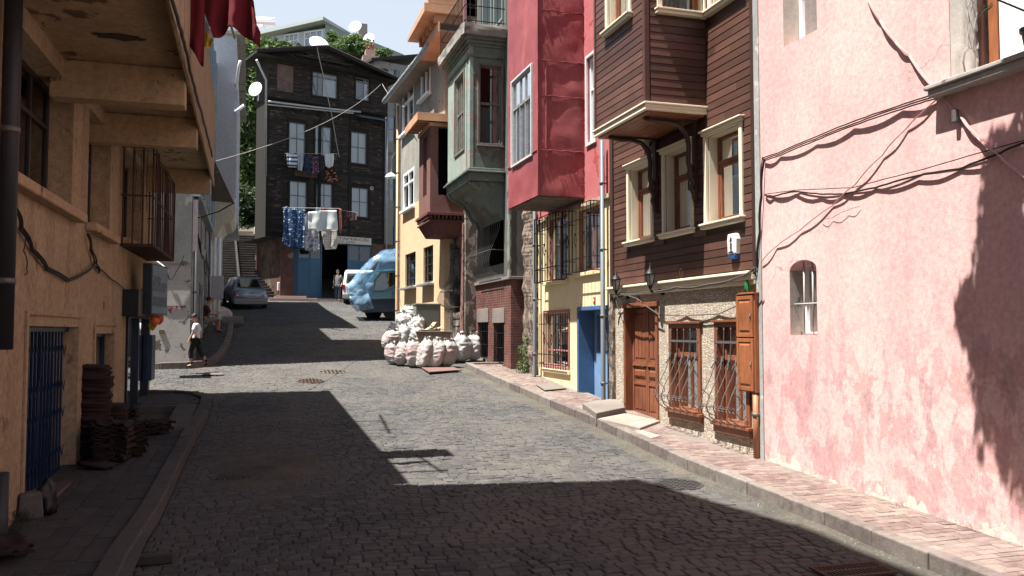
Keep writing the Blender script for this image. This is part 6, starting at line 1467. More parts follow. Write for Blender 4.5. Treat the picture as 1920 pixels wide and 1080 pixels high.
a, b = onY(534, 288, YD), onY(632, 288, YD)
pole([(a, b), (a, a + Vector((.0, 1.0, -.1))), (b, b + Vector((0, 1.6, -.1)))], 'upper washing line on iron arms in front of the second floor', .012)
a, b = onY(530, 389, 47.45), onY(637, 391, 47.45)
pole([(a, b), (a, a + Vector((.1, 2.0, -.1))), (b, b + Vector((.2, 2.4, -.2)))], 'lower washing line on long arms in front of the first floor', .016)
a, b = onY(640, 394, 48.3), onY(672, 399, 48.3)
pole([(a, b)], 'short washing line beside the right hand window', .012)
# ---------------------------------------------------------------- stairs going uphill
STN = plaster('stair_stone', (.075, .07, .068), (.045, .043, .042), sc=1.5, bump=.5)
m = M(); ns_ = M(); n = 26; zb0 = gz(48.6)
for i in range(n):
    y = 48.8 + i * .35; z = zb0 + (i + 1) * .172; xr = 2.25 - i * .05 if i < 8 else 1.62 - .2 - (i * .35 - 1) * .1; 
    m.box(-3.2, xr, y, y + 4, z - .30, z); ns_.box(-3.2, xr + .001, y - .035, y + .06, z - .045, z + .004)
m.box(-3.2, 3, 48.8 + n * .35, 64, zb0, zb0 + n * .172)
tag(m.build('stairs', STN), kind='structure'); tag(ns_.build('stair_nosing', plaster('lit_line_nosing', (.17, .155, .145), (.10, .09, .085), sc=3)), kind='structure')  # paler nosing colour paints in the light along the tread edges
m = M(); PS = plaster('pinkish_step', (.30, .21, .19), (.24, .18, .165))
m.box(1.0, 3.6, 48.0, 48.6, zb0 - .3, zb0 + .10); m.box(1.3, 3.0, 48.3, 48.9, zb0 - .2, zb0 + .22)
tag(m.build('bottom_steps', PS, bevel=.015), kind='structure')
m = M(); yT = 48.8 + n * .35; zT = zb0 + n * .172; m.box(-1.2, 1.0, yT - .3, yT, zT + .004, zT + .16); m.box(-1.3, .9, yT + .3, yT + .7, zT, zT + .34)
tag(m.build('top_landing_step', PS), kind='structure')
m = M(); w_ = .18
m.hexa([(-.62, 50, zb0), (-.40, 50, zb0), (-.85, yT, zT - 1), (-1.05, yT, zT - 1), (-.62, 50, zb0 + 1.1), (-.50, 50, zb0 + 1.1), (-.95, yT, zT + .5), (-1.05, yT, zT + .5)])
WLL = m.build('divider_wall', plaster('black_stair_wall', (.03, .029, .028), (.045, .043, .04)), loc=(-.6, 50, zb0)); tag(WLL, 'dark sloping wall dividing the long stairs into two flights', 'wall')
m = M(); m.hexa([(2.0, 49.0, zb0), (1.62, 48.9, zb0), (.2, 54, zb0 + 2), (.45, 54, zb0 + 2), (2.05, 49.0, zb0 + .5), (1.8, 48.9, zb0 + .5), (.3, 54, zb0 + 2.9), (.5, 54, zb0 + 2.9)])
tag(m.build('balustrade_wall', plaster('stair_side_wall', (.09, .08, .075), (.06, .055, .05)), loc=(1.8, 49, zb0)), 'low sloping wall between the stairs and the black house', 'wall')
m = M(); m.box(1.45, 1.9, 48.7, 49.4, zb0 + .5, zb0 + 1.0); m.box(.2, .75, yT - 1, yT - .3, zT, zT + .5); tag(m.build('whitewashed_blocks', plaster('whitewashed_block', (.6, .56, .53), (.5, .45, .43)), loc=(1.6, 49, zb0 + .5), bevel=.05), 'pinkish white masonry blocks at both ends of the sloping wall', 'masonry')
# dark retaining wall closing the top of the stairs
m = M(); m.box(-9, 2.2, 63, 63.5, zT - 1, zT + 2.5); tag(m.build('retaining_wall', plaster('mossy_dark_wall', (.04, .042, .036), (.06, .06, .05)), loc=(-3, 63, zT)), 'dark retaining wall closing the view above the stairs', 'wall')
# ---------------------------------------------------------------- grey house right of the dark house
kx = onY(714, 400, 53.0); KF_ = Fr((kx.x - .3, 53.0), (.96, .28), (.3, -1)); KP = KF_.pt
GYW = plaster('pale_weathered_concrete', (.30, .29, .28), (.24, .235, .23), (.15, .15, .15), .6, 1.4, sc=1.0, bump=.3, streak=.4)
KH = thing('narrow_grey_house', 'narrow weathered grey house between the black and the ochre houses', 'house', (kx.x, 53, 1.8))
kq = []
for (x0, y0, x1, y1) in ((729, 130, 749, 154), (728, 217, 742, 268), (730, 320, 743, 378), (735, 425, 747, 465)): kq.append((KP(x0, y0)[0], KP(x1, y1)[0], KP((x0 + x1) / 2, y1)[1], KP((x0 + x1) / 2, y0)[1]))
kz = KP(735, 118)[1]
m = M(KF_); wall(m, -.2, 3.8, 0, kz, [(*q, .1, .6) for q in kq], back=5); m.build('wall', [GYW, INT], KH, recalc=False)
for q in kq: window(KF_, KH, *q, -.02, plain('grey_blue_frame', (.22, .27, .33), .6), G_CLR, w=.06, mv=(), mh=(.5,), cur=CURTG)
m = M(KF_); m.prism([(-.6, .5, kz - .25), (3.9, .5, kz + .9), (3.9, -5, kz + 1.4), (-.6, -5, kz - .1)], (0, 0, .16)); m.build('roof', plain('dark_tile_roof', (.035, .026, .024), .9, var=.5), KH)
m = M(KF_)
for s in (.55, 1.3): m.tube([(s, .08, 2), (s, .08, kz - .4)], .05, 6)
tag(m.build('downpipe', ZINC, loc=m.v[0]), 'pair of pale pipes on the narrow grey house', 'downpipe')
# street lamp with white shade on the ochre house corner
lp = onY(733, 331, 36.5); LPT = thing('street_lamp', 'white domed street lamp on a thin arm at the corner of the ochre house', 'street lamp', lp)
m = M(); m.lathe(tuple(lp), [(.03, .16), (.10, .14), (.20, .06), (.25, -.03), (.25, -.05), (.2, -.03)], 18); m.build('lamp_shade', WHITEP, LPT)
m = M(); m.lathe((lp.x, lp.y, lp.z - .1), [(.001, 0), (.06, .02), (.08, .08)], 12); m.build('bulb', CREAM, LPT)
m = M(); m.tube([(lp.x, lp.y, lp.z + .15), (lp.x + .05, lp.y, lp.z + .8), (lp.x + .3, lp.y - .8, lp.z + 1.3), (5.85, 34.9, lp.z + 1.3)], .022, 6); m.build('arm', ZINC, LPT)
# ---------------------------------------------------------------- hillside houses
HA = Fr((onY(512, 90, 74).x, 74), (.93, -.37), (-.3, -1)); HB_o = onY(610, 60, 70.2)
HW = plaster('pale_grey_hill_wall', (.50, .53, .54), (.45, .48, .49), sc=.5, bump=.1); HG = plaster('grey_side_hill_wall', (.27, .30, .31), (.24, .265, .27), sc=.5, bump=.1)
HH = thing('hilltop_house', 'pale grey house with glazed terrace rooms on the hilltop', 'house', (HB_o.x, 70.2, 18))
C1 = Vector((onY(610, 60, 70.2).x, 70.2)); C0 = Vector((onY(508, 80, 73.5).x, 73.5)); C2 = Vector((onY(757, 100, 78).x, 78))
HA = Fr(C0, C1 - C0, (-.3, -1)); HB = Fr(C1, C2 - C1, (.3, -1)); LA, LB = (C1 - C0).length, (C2 - C1).length
zA0, zA1 = HA.pt(515, 66)[1], HA.pt(608, 46)[1]; zt_ = (zA0 + zA1) / 2
wq = [(HA.pt(533, 90)[0], HA.pt(560, 60)[0]), (HA.pt(570, 90)[0], HA.pt(605, 55)[0])]
za, zb = HA.pt(560, 94)[1], HA.pt(570, 60)[1]
m = M(HA); wall(m, 0, LA, 14, zb + .05, [(a, b, za, zb, .1, 1.5) for a, b in wq]); m.build('front_wall', [HW, INT], HH, recalc=False)
for a, b in wq: window(HA, HH, a, b, za, zb, 0, WHITEP, G_CLR, w=.1, mv=(.33, .66), mh=(.6,), mw=.07, cur=CURT)
zR0, zR1 = HB.pt(612, 44)[1], HB.pt(755, 101)[1]
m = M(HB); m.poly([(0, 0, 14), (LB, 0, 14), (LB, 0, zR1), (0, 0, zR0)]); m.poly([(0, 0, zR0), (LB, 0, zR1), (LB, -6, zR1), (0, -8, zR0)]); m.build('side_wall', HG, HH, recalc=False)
m = M(HA); m.hexa([(-1.0, -5, zb + .1), (LA + .3, -5, zb + .5), (LA + .3, .8, zb + .45), (-1.0, .8, zb + .02), (-1.0, -5, zb + .35), (LA + .3, -5, zb + .75), (LA + .3, .8, zb + .72), (-1.0, .8, zb + .3)]); m.build('roof', plain('greenish_roof', (.36, .40, .38), .7, var=.2), HH)
c = onY(679, 70, 74); m = M(); m.box(c.x - .35, c.x + .4, 73.6, 74.4, c.z - 3, onY(679, 47, 74).z); m.build('chimney', plaster('grey_chimney', (.2, .17, .17), (.16, .14, .14)), HH)
c = onY(694, 100, 60); m = M(); m.box(c.x - .55, c.x + .6, 59.6, 60.4, c.z - 3, onY(690, 107, 60).z); m.box(c.x - .35, c.x + .3, 59.7, 60.3, c.z - .4, onY(690, 95, 60).z)
tag(m.build('chimney_stack', plaster('chimney_render', (.38, .33, .30), (.3, .2, .17)), loc=c), 'pale chimney stack with small pots behind the black house ridge', 'chimney')
m = M(); 
for k in range(3): m.lathe((c.x - .22 + k * .22, 60, onY(690, 95, 60).z), [(.09, 0), (.07, .45), (.09, .5)], 10)
m.build('chimney_pot', plain('clay_pot', (.34, .12, .08), .8), bpy.data.objects['chimney_stack'])
dish(667, 52, 71, .55, 'round satellite dish beside the hilltop chimney', (-.5, -1, .4)); dish(693, 74, 71, .5, 'satellite dish lower down the hilltop wall', (-.6, -1, .2)); dish(485, 45, 80, .45, 'tiny satellite dish beside the solar water heater', (.5, -1, .4))
c = onY(470, 90, 78); PKH = thing('pink_hill_house', 'pink house on the hill under the solar water heater', 'house', (c.x, 78, 14))
m = M(); m.box(c.x - 5, onY(514, 80, 78).x, 78, 86, 8, onY(470, 67, 78).z); m.build('wall', plaster('salmon_wall', (.55, .30, .26), (.5, .27, .24)), PKH)
m = M(); z = onY(470, 67, 78).z; a = c.x - 4; b = onY(516, 60, 77).x
m.box(a, b, 77.4, 77.6, z + .1, z + .3); m.hexa([(a, 77, z + .5), (b, 77, z + 1.1), (b, 79, z + 1.5), (a, 79, z + 1.2), (a, 77, z + .7), (b, 77, z + 1.3), (b, 79, z + 1.7), (a, 79, z + 1.4)])
for i in range(8): x = a + (b - a) * i / 7; m.box(x - .05, x + .05, 77.3, 77.45, z + .0, z + 1.0)
m.tube([(a, 79, z + 1.7), (b, 79, z + 1.9)], .3, 10); tag(m.build('solar_water_heater', WHITEP, loc=(c.x, 78, z)), 'white solar water heater frame on the pink hill house', 'water heater')
# ---------------------------------------------------------------- trees
def leafmat(name, a, b, c):
    n = NT(name); g = n.N('ShaderNodeNewGeometry').outputs['Random Per Island']
    return n.done(n.ramp(g, [(0, a), (.55, b), (1, c)]), .6, spec=.3, trans=.35)
LEAF = leafmat('leaf_green', (.035, .065, .02), (.07, .12, .035), (.13, .19, .065)); BARK = plain('bark', (.09, .07, .055), .95, var=.5, sc=6, bump=1)
def tree(c, blobs, leaf, n, label, grp='trees on the hillside', trunk=True, mat=LEAF):
    root = thing('tree', label, 'tree', c, grp); m = M()
    tot = sum(b[3] ** 2 for b in blobs)
    for (bx, by, bz, br) in blobs:
        k = int(n * br * br / tot)
        for i in range(k):
            v = Vector((R.gauss(0, 1), R.gauss(0, 1), R.gauss(0, 1))).normalized(); r = br * R.uniform(.55, 1.0) * (1 + .45 * noise.noise(v * 2.2 + Vector((bx, by, bz))))
            p = Vector((bx, by, bz)) + v * r; u = Vector((R.gauss(0, 1), R.gauss(0, 1), R.gauss(0, .6))).normalized(); w_ = u.orthogonal().normalized(); q = u.cross(w_) if R.random() < .5 else w_
            L = leaf * R.uniform(.6, 1.3); m.quad(tuple(p - u * L), tuple(p + q * L * .45), tuple(p + u * L), tuple(p - q * L * .45 + Vector((0, 0, -.1 * L))))
    m.build('crown', mat, root, recalc=False)
    if trunk:
        m = M(); top = max(b[2] for b in blobs); m.tube([(c[0], c[1], c[2]), (c[0] + .2, c[1], c[2] + (top - c[2]) * .5), (c[0] + .1, c[1] + .2, top)], [.28, .2, .06], 8)
        for b in blobs[:6]: m.tube([(c[0] + .1, c[1], c[2] + (top - c[2]) * .35), ((c[0] + b[0]) / 2, (c[1] + b[1]) / 2, (c[2] + (top - c[2]) * .35 + b[2]) / 2 + .3), (b[0], b[1], b[2])], [.12, .08, .03], 6)
        m.build('trunk', BARK, root)
    return root
def bl(lst, Y): return [(*onY(x, y, Y + R.uniform(-1, 1)), r) for x, y, r in lst]
tree((onY(470, 400, 66).x, 66, 8), bl([(470, 120, 2.0), (462, 170, 2.3), (495, 105, 1.4), (458, 230, 2.4), (475, 290, 2.2), (450, 320, 2.2), (465, 100, 1.4), (500, 150, 1.8)], 66), .22, 9000, 'tall green tree climbing between the pale house and the black house')
tree((onY(430, 440, 70).x, 70, 8), bl([(445, 110, 1.5), (470, 425, 1.2), (440, 200, 2.2), (435, 300, 2.4), (450, 390, 2.4), (480, 380, 2.0), (465, 340, 2.4)], 68), .22, 6000, 'darker tree behind, low above the long stairs')
tree((onY(650, 160, 64).x, 64, 11), bl([(622, 82, .7), (640, 84, .7), (660, 92, 1.0), (680, 90, .8), (668, 74, .4), (622, 68, .35), (655, 105, 1.0), (640, 100, .9), (690, 106, .7)], 64), .16, 6500, 'leafy fig tree showing above the ridge of the black house', mat=leafmat('fig_green', (.05, .09, .03), (.09, .15, .05), (.16, .23, .09)))
tree((onY(520, 120, 68).x, 68, 11), bl([(510, 94, .9), (540, 94, .6), (490, 94, .9), (560, 95, .45), (528, 90, .5)], 67), .16, 3500, 'light green shrubby tree between the pink hill house and the black roof')
tree((onY(722, 130, 66).x, 66, 12), bl([(712, 104, .6), (724, 102, .5), (700, 106, .5)], 66), .15, 900, 'small tree top beside the chimney stack')

tree((onY(470, 430, 61).x, 61, 6.5), bl([(452, 410, 1.0), (470, 415, 1.0), (490, 412, .9), (460, 385, 1.1), (482, 380, 1.1), (500, 395, .8), (445, 370, 1.2)], 60.5), .17, 5000, 'dark bushy tree rising right above the top of the long stairs', mat=leafmat('dark_leaf', (.015, .03, .012), (.03, .055, .02), (.06, .09, .035)))
# ---------------------------------------------------------------- loft helper for vehicles
def paint(name, c, rough=.3, metal=.3): 
    n = NT(name); col = n.mix(n.math('MULTIPLY', n.ramp(n.noise(2.5, 5, .7), [(.4, 0), (.7, 1)]), .35), c, tuple(k * .6 for k in c)); return n.done(col, rough, metal, bump=n.noise(1.2, 2), bstr=.03, bdist=.02, spec=.5)
CARG = glassmat('car_glass', (.08, .10, .11), .09); TYRE = plain('tyre_rubber', (.02, .02, .02), .8); RIMM = plain('rim_metal', (.35, .36, .37), .35, .7)
REDL = plain('red_lamp', (.30, .012, .015), .2, var=.1, bump=0, spec=.6); BLKP = plain('black_plastic_trim', (.02, .02, .022), .5)
def wheel(par, T, c, r=.31, w=.19):
    o = M(T); o.lathe(c, [(r * .62, -w / 2), (r * .95, -w / 2), (r, -w * .35), (r, w * .35), (r * .95, w / 2), (r * .62, w / 2)], 24, 'x'); wo = o.build('wheel', TYRE, par)
    q = M(T); q.lathe(c, [(.001, -w * .42), (r * .2, -w * .45), (r * .3, -w * .30), (r * .6, -w * .40), (r * .63, -w * .5), (r * .63, w * .5), (r * .6, w * .4), (r * .3, w * .3), (r * .2, w * .45), (.001, w * .42)], 20, 'x')
    q.build('rim', RIMM, wo)
# silver sedan: local x right, y forward, z up
cx = onG(470, 579); hd = rad(9); sl_ = math.atan(.12)
cc_ = Vector((onY(470, 579, 43.2).x, 43.2, gz(43.2)))
Rm = Matrix.Rotation(hd, 4, 'Z') @ Matrix.Rotation(sl_, 4, 'X')
def CT(x, y, z): return cc_ + Rm @ Vector((x, y, z))
CAR = thing('sedan', 'silver grey four door sedan parked uphill by the long stairs', 'car', cc_)
SIL = paint('silver_paint', (.30, .315, .34), .28, .7)
prof = {  # y: (z bottom, z shoulder, half width bottom, half width shoulder, z roof or hood, half width top)
}
secs = [(0.0, .30, .62, .66, .74, .96, .62), (.06, .22, .64, .78, .80, .99, .66), (.5, .18, .66, .82, .835, 1.00, .66), (.62, .18, .66, .83, .84, 1.02, .65), (1.35, .18, .68, .84, .845, 1.40, .53), (1.9, .18, .68, .84, .845, 1.46, .55), (2.6, .18, .68, .84, .845, 1.43, .55), (3.3, .18, .66, .84, .84, 1.02, .64), (3.9, .2, .62, .82, .82, .88, .62), (4.2, .25, .55, .76, .76, .74, .58), (4.3, .32, .5, .66, .68, .62, .5)]
def sect(s):
    y, zb, zs, wb, ws, zt, wt = s; P = []
    for sg in (1,):
        P = [(0, zb), (wb * .7, zb), (wb, zb + .06), (ws + .01, (zb + zs) / 2), (ws, zs), (ws - .03, zs + .12), (ws - .07, zs + (zt - zs) * .35 + .02), (wt + (ws - wt) * .45, zs + (zt - zs) * .68), (wt, zt - .05), (wt * .7, zt - .01), (0, zt)]
    return [(x, y, z) for x, z in P]
def ncat(s): return s
m = M(CT); m.sm = True; rows = []
import itertools
def interp(ss, k=4):
    out = []
    for a, b in zip(ss, ss[1:]):
        for i in range(k): t = i / k; out.append(tuple(a[j] + (b[j] - a[j]) * t for j in range(7)))
    out.append(ss[-1]); return out
for s in interp(secs, 3):
    P = sect(s); full = P + [(-x, y, z) for x, y, z in reversed(P[1:-1])]; rows.append([m.P(*p) for p in full])
N_ = len(rows[0])
for a, b in zip(rows, rows[1:]):
    for k in range(N_): m.F(a[k], b[k], b[(k + 1) % N_], a[(k + 1) % N_])
m.F(*rows[0]); m.F(*rows[-1]); m.build('body', SIL, CAR)
m = M(CT); m.poly([(-.56, .60, 1.045), (.56, .60, 1.045), (.47, 1.30, 1.385), (-.47, 1.30, 1.385)]); m.build('rear_window', CARG, CAR, recalc=False)
m = M(CT)
for sg in (-1, 1):
    m = M(lambda x, y, z: CT(x * 1.012, y, z)); m.poly([(sg * .775, .95, .98), (sg * .80, 1.7, .98), (sg * .64, 1.75, 1.37), (sg * .62, 1.38, 1.33)]); m.poly([(sg * .80, 1.78, .98), (sg * .80, 2.75, .98), (sg * .66, 2.45, 1.36), (sg * .64, 1.82, 1.37)]); m.build('side_windows', CARG, CAR, recalc=False)
m = M(CT); m.poly([(-.55, 3.25, 1.06), (.55, 3.25, 1.06), (.5, 2.65, 1.43), (-.5, 2.65, 1.43)]); m.build('windscreen', CARG, CAR, recalc=False)
for sg in (-1, 1):
    m = M(CT); m.sm = False; m.hexa([(sg * .56, -.02, .60), (sg * .79, .02, .60), (sg * .83, .20, .62), (sg * .6, .1, .62), (sg * .60, .0, .86), (sg * .77, .04, .88), (sg * .81, .2, .86), (sg * .62, .1, .86)]); m.build('tail_lamp', REDL, CAR, bevel=.02)
    m = M(CT); m.box(sg * .62 - .04, sg * .62 + .04, -.035, 0, .64, .70); m.build('reverse_lamp', WHITEP, CAR)
m = M(CT); m.box(-.78, .78, -.06, .12, .26, .50); m.box(-.7, .7, -.075, -.05, .40, .46); m.build('bumper', SIL, CAR, bevel=.03)
m = M(CT); m.box(-.27, .27, -.03, .0, .58, .70); pl = m.build('number_plate', plain('plate_white', (.55, .56, .56), .5), CAR)
text('34 TMR 18', lambda s, d, z: CT(s, -.036 - d, z), -.23, 0, .60, .07, BLKP, pl, name='plate_text', width=.46)
m = M(CT); m.tube([(0, 1.5, 1.45), (0, 1.3, 1.62)], .008, 5); m.box(-.16, .16, -.02, .02, .78, .80); m.build('aerial', BLKP, CAR)
for x in (-.78, .78):
    for y in (.85, 3.4): wheel(CAR, CT, (x, y, .30))
# white van
vc = Vector((onY(672, 557, 46.0).x, 46.0, gz(46.0) + .05)); vh = rad(-14); Rv = Matrix.Rotation(vh, 4, 'Z')
def VT(x, y, z): return vc + Rv @ Vector((x, y, z))
VAN = thing('white_van', 'small white van half hidden behind the plastic wrapped lorry', 'van', vc)
m = M(VT); m.sm = False; ss = [(0, .35, .80, 1.0), (.05, .3, .84, 1.75), (.35, .28, .86, 1.86), (2.6, .28, .86, 1.88), (3.2, .3, .85, 1.2), (4.0, .35, .8, .95)]; rows = []
for y, zb_, w_, zt in ss:
    P = [(w_ * .9, zb_), (w_, zb_ + .1), (w_ + .01, .95), (w_ * .92, zt - .12), (w_ * .82, zt)]; rows.append([m.P(x, y + (.12 if z > 1.2 and y < .2 else 0), z) for x, z in P + [(-x, z) for x, z in reversed(P)]])
for a, b in zip(rows, rows[1:]):
    for k in range(10): m.F(a[k], b[k], b[(k + 1) % 10], a[(k + 1) % 10])
m.F(*rows[0]); m.F(*rows[-1]); m.build('body', paint('van_white', (.62, .64, .63), .35, 0), VAN, bevel=.04)
m = M(VT); m.poly([(-.66, -.012, 1.12), (.66, -.012, 1.12), (.62, .10, 1.66), (-.62, .10, 1.66)]); m.build('rear_window', CARG, VAN, recalc=False)
for sg in (-1, 1):
    m = M(VT); m.box(sg * .78 - .06, sg * .78 + .06, -.03, .06, .78, 1.05); m.build('tail_lamp', REDL, VAN, bevel=.01)
    m = M(VT); m.poly([(sg * .868, .5, 1.1), (sg * .868, 1.3, 1.1), (sg * .80, 1.3, 1.65), (sg * .80, .55, 1.65)]); m.build('side_window', CARG, VAN, recalc=False)
    for y in (.7, 3.2): wheel(VAN, VT, (sg * .76, y, .30))
m = M(VT); m.box(-.84, .84, -.1, .08, .32, .55); m.build('bumper', plain('grey_bumper', (.2, .21, .21), .6), VAN, bevel=.02); m = M(VT); m.box(-.25, .25, -.02, .0, .7, .82); m.build('number_plate', WHITEP, VAN)
# lorry wrapped in plastic sheet: faces left; local x = forward (left in view), y = away, z up
tz = gz(37.2) + .02; tc = Vector((onY(744, 598, 36.6).x, 36.6, tz)); th_ = rad(180 - 5)
Rt = Matrix.Rotation(th_, 4, 'Z')
def TT(x, y, z): return tc + Rt @ Vector((x, -y, z))
TRK = thing('wrapped_lorry', 'light blue lorry with its cab wrapped in clear blue plastic sheet', 'lorry', tc)
TB = paint('lorry_blue', (.15, .34, .42), .35, .1); TD = plain('lorry_dark_skirt', (.035, .05, .085), .5, var=.4)
def px2(x, y): p = onY(x, y, 36.6); return (tc.x - p.x, p.z - tz)     # lorry side plane -> (forward, up)
def tp(lst): return [px2(*q) for q in lst]
cabp = tp([(748, 598), (700, 580), (678, 582), (672, 560), (672, 535), (686, 510), (702, 507), (748, 505)])
sideU = tp([(748, 560), (675, 562), (676, 540), (690, 512), (704, 506), (748, 504)])
m = M(TT); m.prism([(x, 0, z) for x, z in sideU], (0, 2.0, 0)); m.build('cab', TB, TRK, bevel=.05)
m = M(TT); m.prism([(x, .03, z) for x, z in tp([(748, 585), (690, 586), (676, 580), (676, 561), (748, 559)])], (0, 1.94, 0)); m.build('skirt', TD, TRK, bevel=.03)
dfl = tp([(748, 505), (700, 508), (676, 520), (680, 505), (700, 485), (722, 469), (748, 465)])
m = M(TT); m.prism([(x, .15, z) for x, z in tp([(748, 505), (706, 507), (712, 490), (726, 474), (748, 468)])], (0, 1.7, 0)); m.build('wind_deflector', TB, TRK, bevel=.05)
a, b = px2(677, 541), px2(690, 512); m = M(TT); m.poly([(a[0] + .015, .15, a[1]), (b[0] + .015, .2, b[1]), (b[0] + .015, 1.8, b[1]), (a[0] + .015, 1.85, a[1])]); m.build('windscreen', CARG, TRK, recalc=False)
m = M(TT); m.box(-3.4, -.25, .0, 2.1, .9, 3.1); m.build('cargo_box', plain('cargo_blue_grey', (.20, .28, .33), .6), TRK, bevel=.02)
wn = tp([(703, 544), (705, 528), (716, 513), (741, 511), (742, 533), (720, 543)]); m = M(TT); m.poly([(x, -.012, z) for x, z in wn]); m.build('side_window', CARG, TRK, recalc=False)
m = M(TT); 
for (x0, y0), (x1, y1) in zip([(700, 547), (702, 526), (714, 510), (744, 508), (745, 536), (722, 546)], [(702, 526), (714, 510), (744, 508), (745, 536), (722, 546), (700, 547)]):
    a, b = px2(x0, y0), px2(x1, y1); m.tube([(a[0], -.01, a[1]), (b[0], -.01, b[1])], .018, 5)
for q in (((735, 556), (738, 545)), ): a, b = px2(*q[0]), px2(*q[1]); m.tube([(a[0], -.01, a[1]), (b[0], -.01, b[1])], .012, 4)
a = px2(746, 480); m.box(a[0] - .12, a[0] + .05, -.18, -.05, a[1] - .3, a[1] + .1)
m.build('window_rubber', BLKP, TRK)
a = px2(735, 582); WT = lambda x, y, z: TT(y, x, z)
wheel(TRK, lambda x, y, z: TT(y, x, z), (.18, a[0], .38), .38, .24); a = px2(700, 582); wheel(TRK, lambda x, y, z: TT(y, x, z), (1.75, a[0] - .1, .38), .38, .24)
# crumpled plastic sheet over cab and nose
n_ = NT('blue_plastic_sheet'); p_ = n_.N('ShaderNodeBsdfPrincipled'); p_.inputs['Base Color'].default_value = (.25, .42, .62, 1); p_.inputs['Roughness'].default_value = .22; p_.inputs['Specular IOR Level'].default_value = .6
tr_ = n_.N('ShaderNodeBsdfTransparent'); tr_.inputs[0].default_value = (.7, .85, .95, 1); mx_ = n_.N('ShaderNodeMixShader'); fr_ = n_.ramp(n_.noise(2.5, 5, .7), [(.35, .28), (.65, .8)])
b_n = n_.N('ShaderNodeBump'); b_n.inputs['Strength'].default_value = .55; b_n.inputs['Distance'].default_value = .04; n_.L(n_.noise(3, 4, .6, sc=(1, 1, .5), dist=2), b_n.inputs['Height']); n_.L(b_n.outputs[0], p_.inputs['Normal'])
n_.L(fr_, mx_.inputs[0]); n_.L(tr_.outputs[0], mx_.inputs[1]); n_.L(p_.outputs[0], mx_.inputs[2]); n_.L(mx_.outputs[0], n_.out.inputs[0]); PLS = n_.m
def drape(name, top, bot, d0, d1, nu=46, nv=16, amp=.05, bulge_=.1):
    """sheet between two pixel polylines in the lorry side plane"""
    def at(pl, u):
        t = u * (len(pl) - 1); i = min(int(t), len(pl) - 2); t -= i; a, b = px2(*pl[i]), px2(*pl[i + 1]); return (a[0] + (b[0] - a[0]) * t, a[1] + (b[1] - a[1]) * t)
    m = M(TT); m.sm = True
    def fn(u, v):
        a, b = at(top, u), at(bot, u); x = a[0] + (b[0] - a[0]) * v; z = a[1] + (b[1] - a[1]) * v
        k = amp * (noise.noise(Vector((x * 3.3, z * 2.6, d0))) + .15 * noise.noise(Vector((x * 7 + z * 4, z * 3, 4))))
        return (x, d0 + (d1 - d0) * v - bulge_ * sin(pi * v) + k * 1.3, z + k * .3)
    m.grid(nu, nv, fn); return m.build(name, PLS, TRK, recalc=False)
drape('plastic_sheet', [(748, 466), (722, 469), (700, 483), (682, 500), (660, 526), (650, 533)], [(748, 506), (722, 507), (700, 512), (688, 528), (672, 545), (656, 548)], -.05, -.12, amp=.045)
drape('plastic_sheet', [(700, 511), (686, 520), (668, 533), (654, 533), (652, 535)], [(702, 560), (690, 565), (674, 572), (664, 566), (655, 550)], -.06, -.10, amp=.06, bulge_=.08)
drape('plastic_sheet', [(688, 545), (676, 545), (662, 548), (656, 556)], [(702, 578), (682, 582), (668, 584), (658, 566)], -.10, -.12, amp=.06, bulge_=.10)
m = M(TT); m.sm = True                                              # sheet over the roof and front
rl = [(748, 465), (722, 468), (700, 482), (682, 499), (662, 524), (652, 536), (655, 552), (662, 572), (676, 584)]
def fr2(u, v):
    t = u * (len(rl) - 1); i = min(int(t), len(rl) - 2); t -= i; a, b = px2(*rl[i]), px2(*rl[i + 1]); x = a[0] + (b[0] - a[0]) * t; z = a[1] + (b[1] - a[1]) * t
    k = .035 * noise.noise(Vector((x * 3, z * 3, v * 6))); return (x + k, -.05 + 2.1 * v, z + k + .06 * sin(pi * v))
m.grid(50, 22, fr2); m.build('plastic_sheet', PLS, TRK, recalc=False)
# ---------------------------------------------------------------- sacks, cabinet, trough
SACK = NT('rubble_sack'); s_ = SACK; oi = s_.N('ShaderNodeObjectInfo').outputs['Random']
cc = s_.mix(s_.ramp(s_.noise(3, 6, .7), [(.35, 0), (.7, 1)]), (.42, .405, .39), (.25, .23, .22))
ci = s_.N('ShaderNodeTexCoord'); ge = s_.N('ShaderNodeSeparateXYZ'); s_.L(ci.outputs['Generated'], ge.inputs[0])
band = s_.math('MULTIPLY', s_.ramp(ge.outputs[2], [(.35, 0), (.42, 1), (.78, 1), (.86, 0)]) if False else s_.math('SUBTRACT', 1.0, s_.math('ABSOLUTE', s_.math('MULTIPLY', s_.math('SUBTRACT', ge.outputs[2], .55), 4.2))), 1.0)
rm = s_.math('MULTIPLY', s_.ramp(band, [(.0, 0), (.3, 1)]), s_.ramp(s_.noise(9, 5, .75, sc=(1, 1, .6), dist=1.2), [(.50, 0), (.55, 1)]))
cc = s_.mix(s_.math('MULTIPLY', rm, .5), cc, (.42, .09, .09)); wv = s_.N('ShaderNodeTexWave', wave_type='BANDS', bands_direction='Z'); wv.inputs['Scale'].default_value = 2.2; wv.inputs['Distortion'].default_value = 9; s_.L(s_.coord(), wv.inputs['Vector'])
SACKM = s_.done(cc, .85, bump=s_.noise(4, 4, .6, dist=1.5), bstr=.5, bdist=.05, spec=.2, bump2=(s_.noise(14, 5, .75), .6, .02))
s_ = NT('plain_sack'); cc = s_.mix(s_.ramp(s_.noise(3, 6, .7), [(.35, 0), (.7, 1)]), (.50, .49, .475), (.29, .275, .26)); wv = s_.N('ShaderNodeTexWave', wave_type='BANDS', bands_direction='Z'); wv.inputs['Scale'].default_value = 1.8; wv.inputs['Distortion'].default_value = 10; s_.L(s_.coord(), wv.inputs['Vector'])
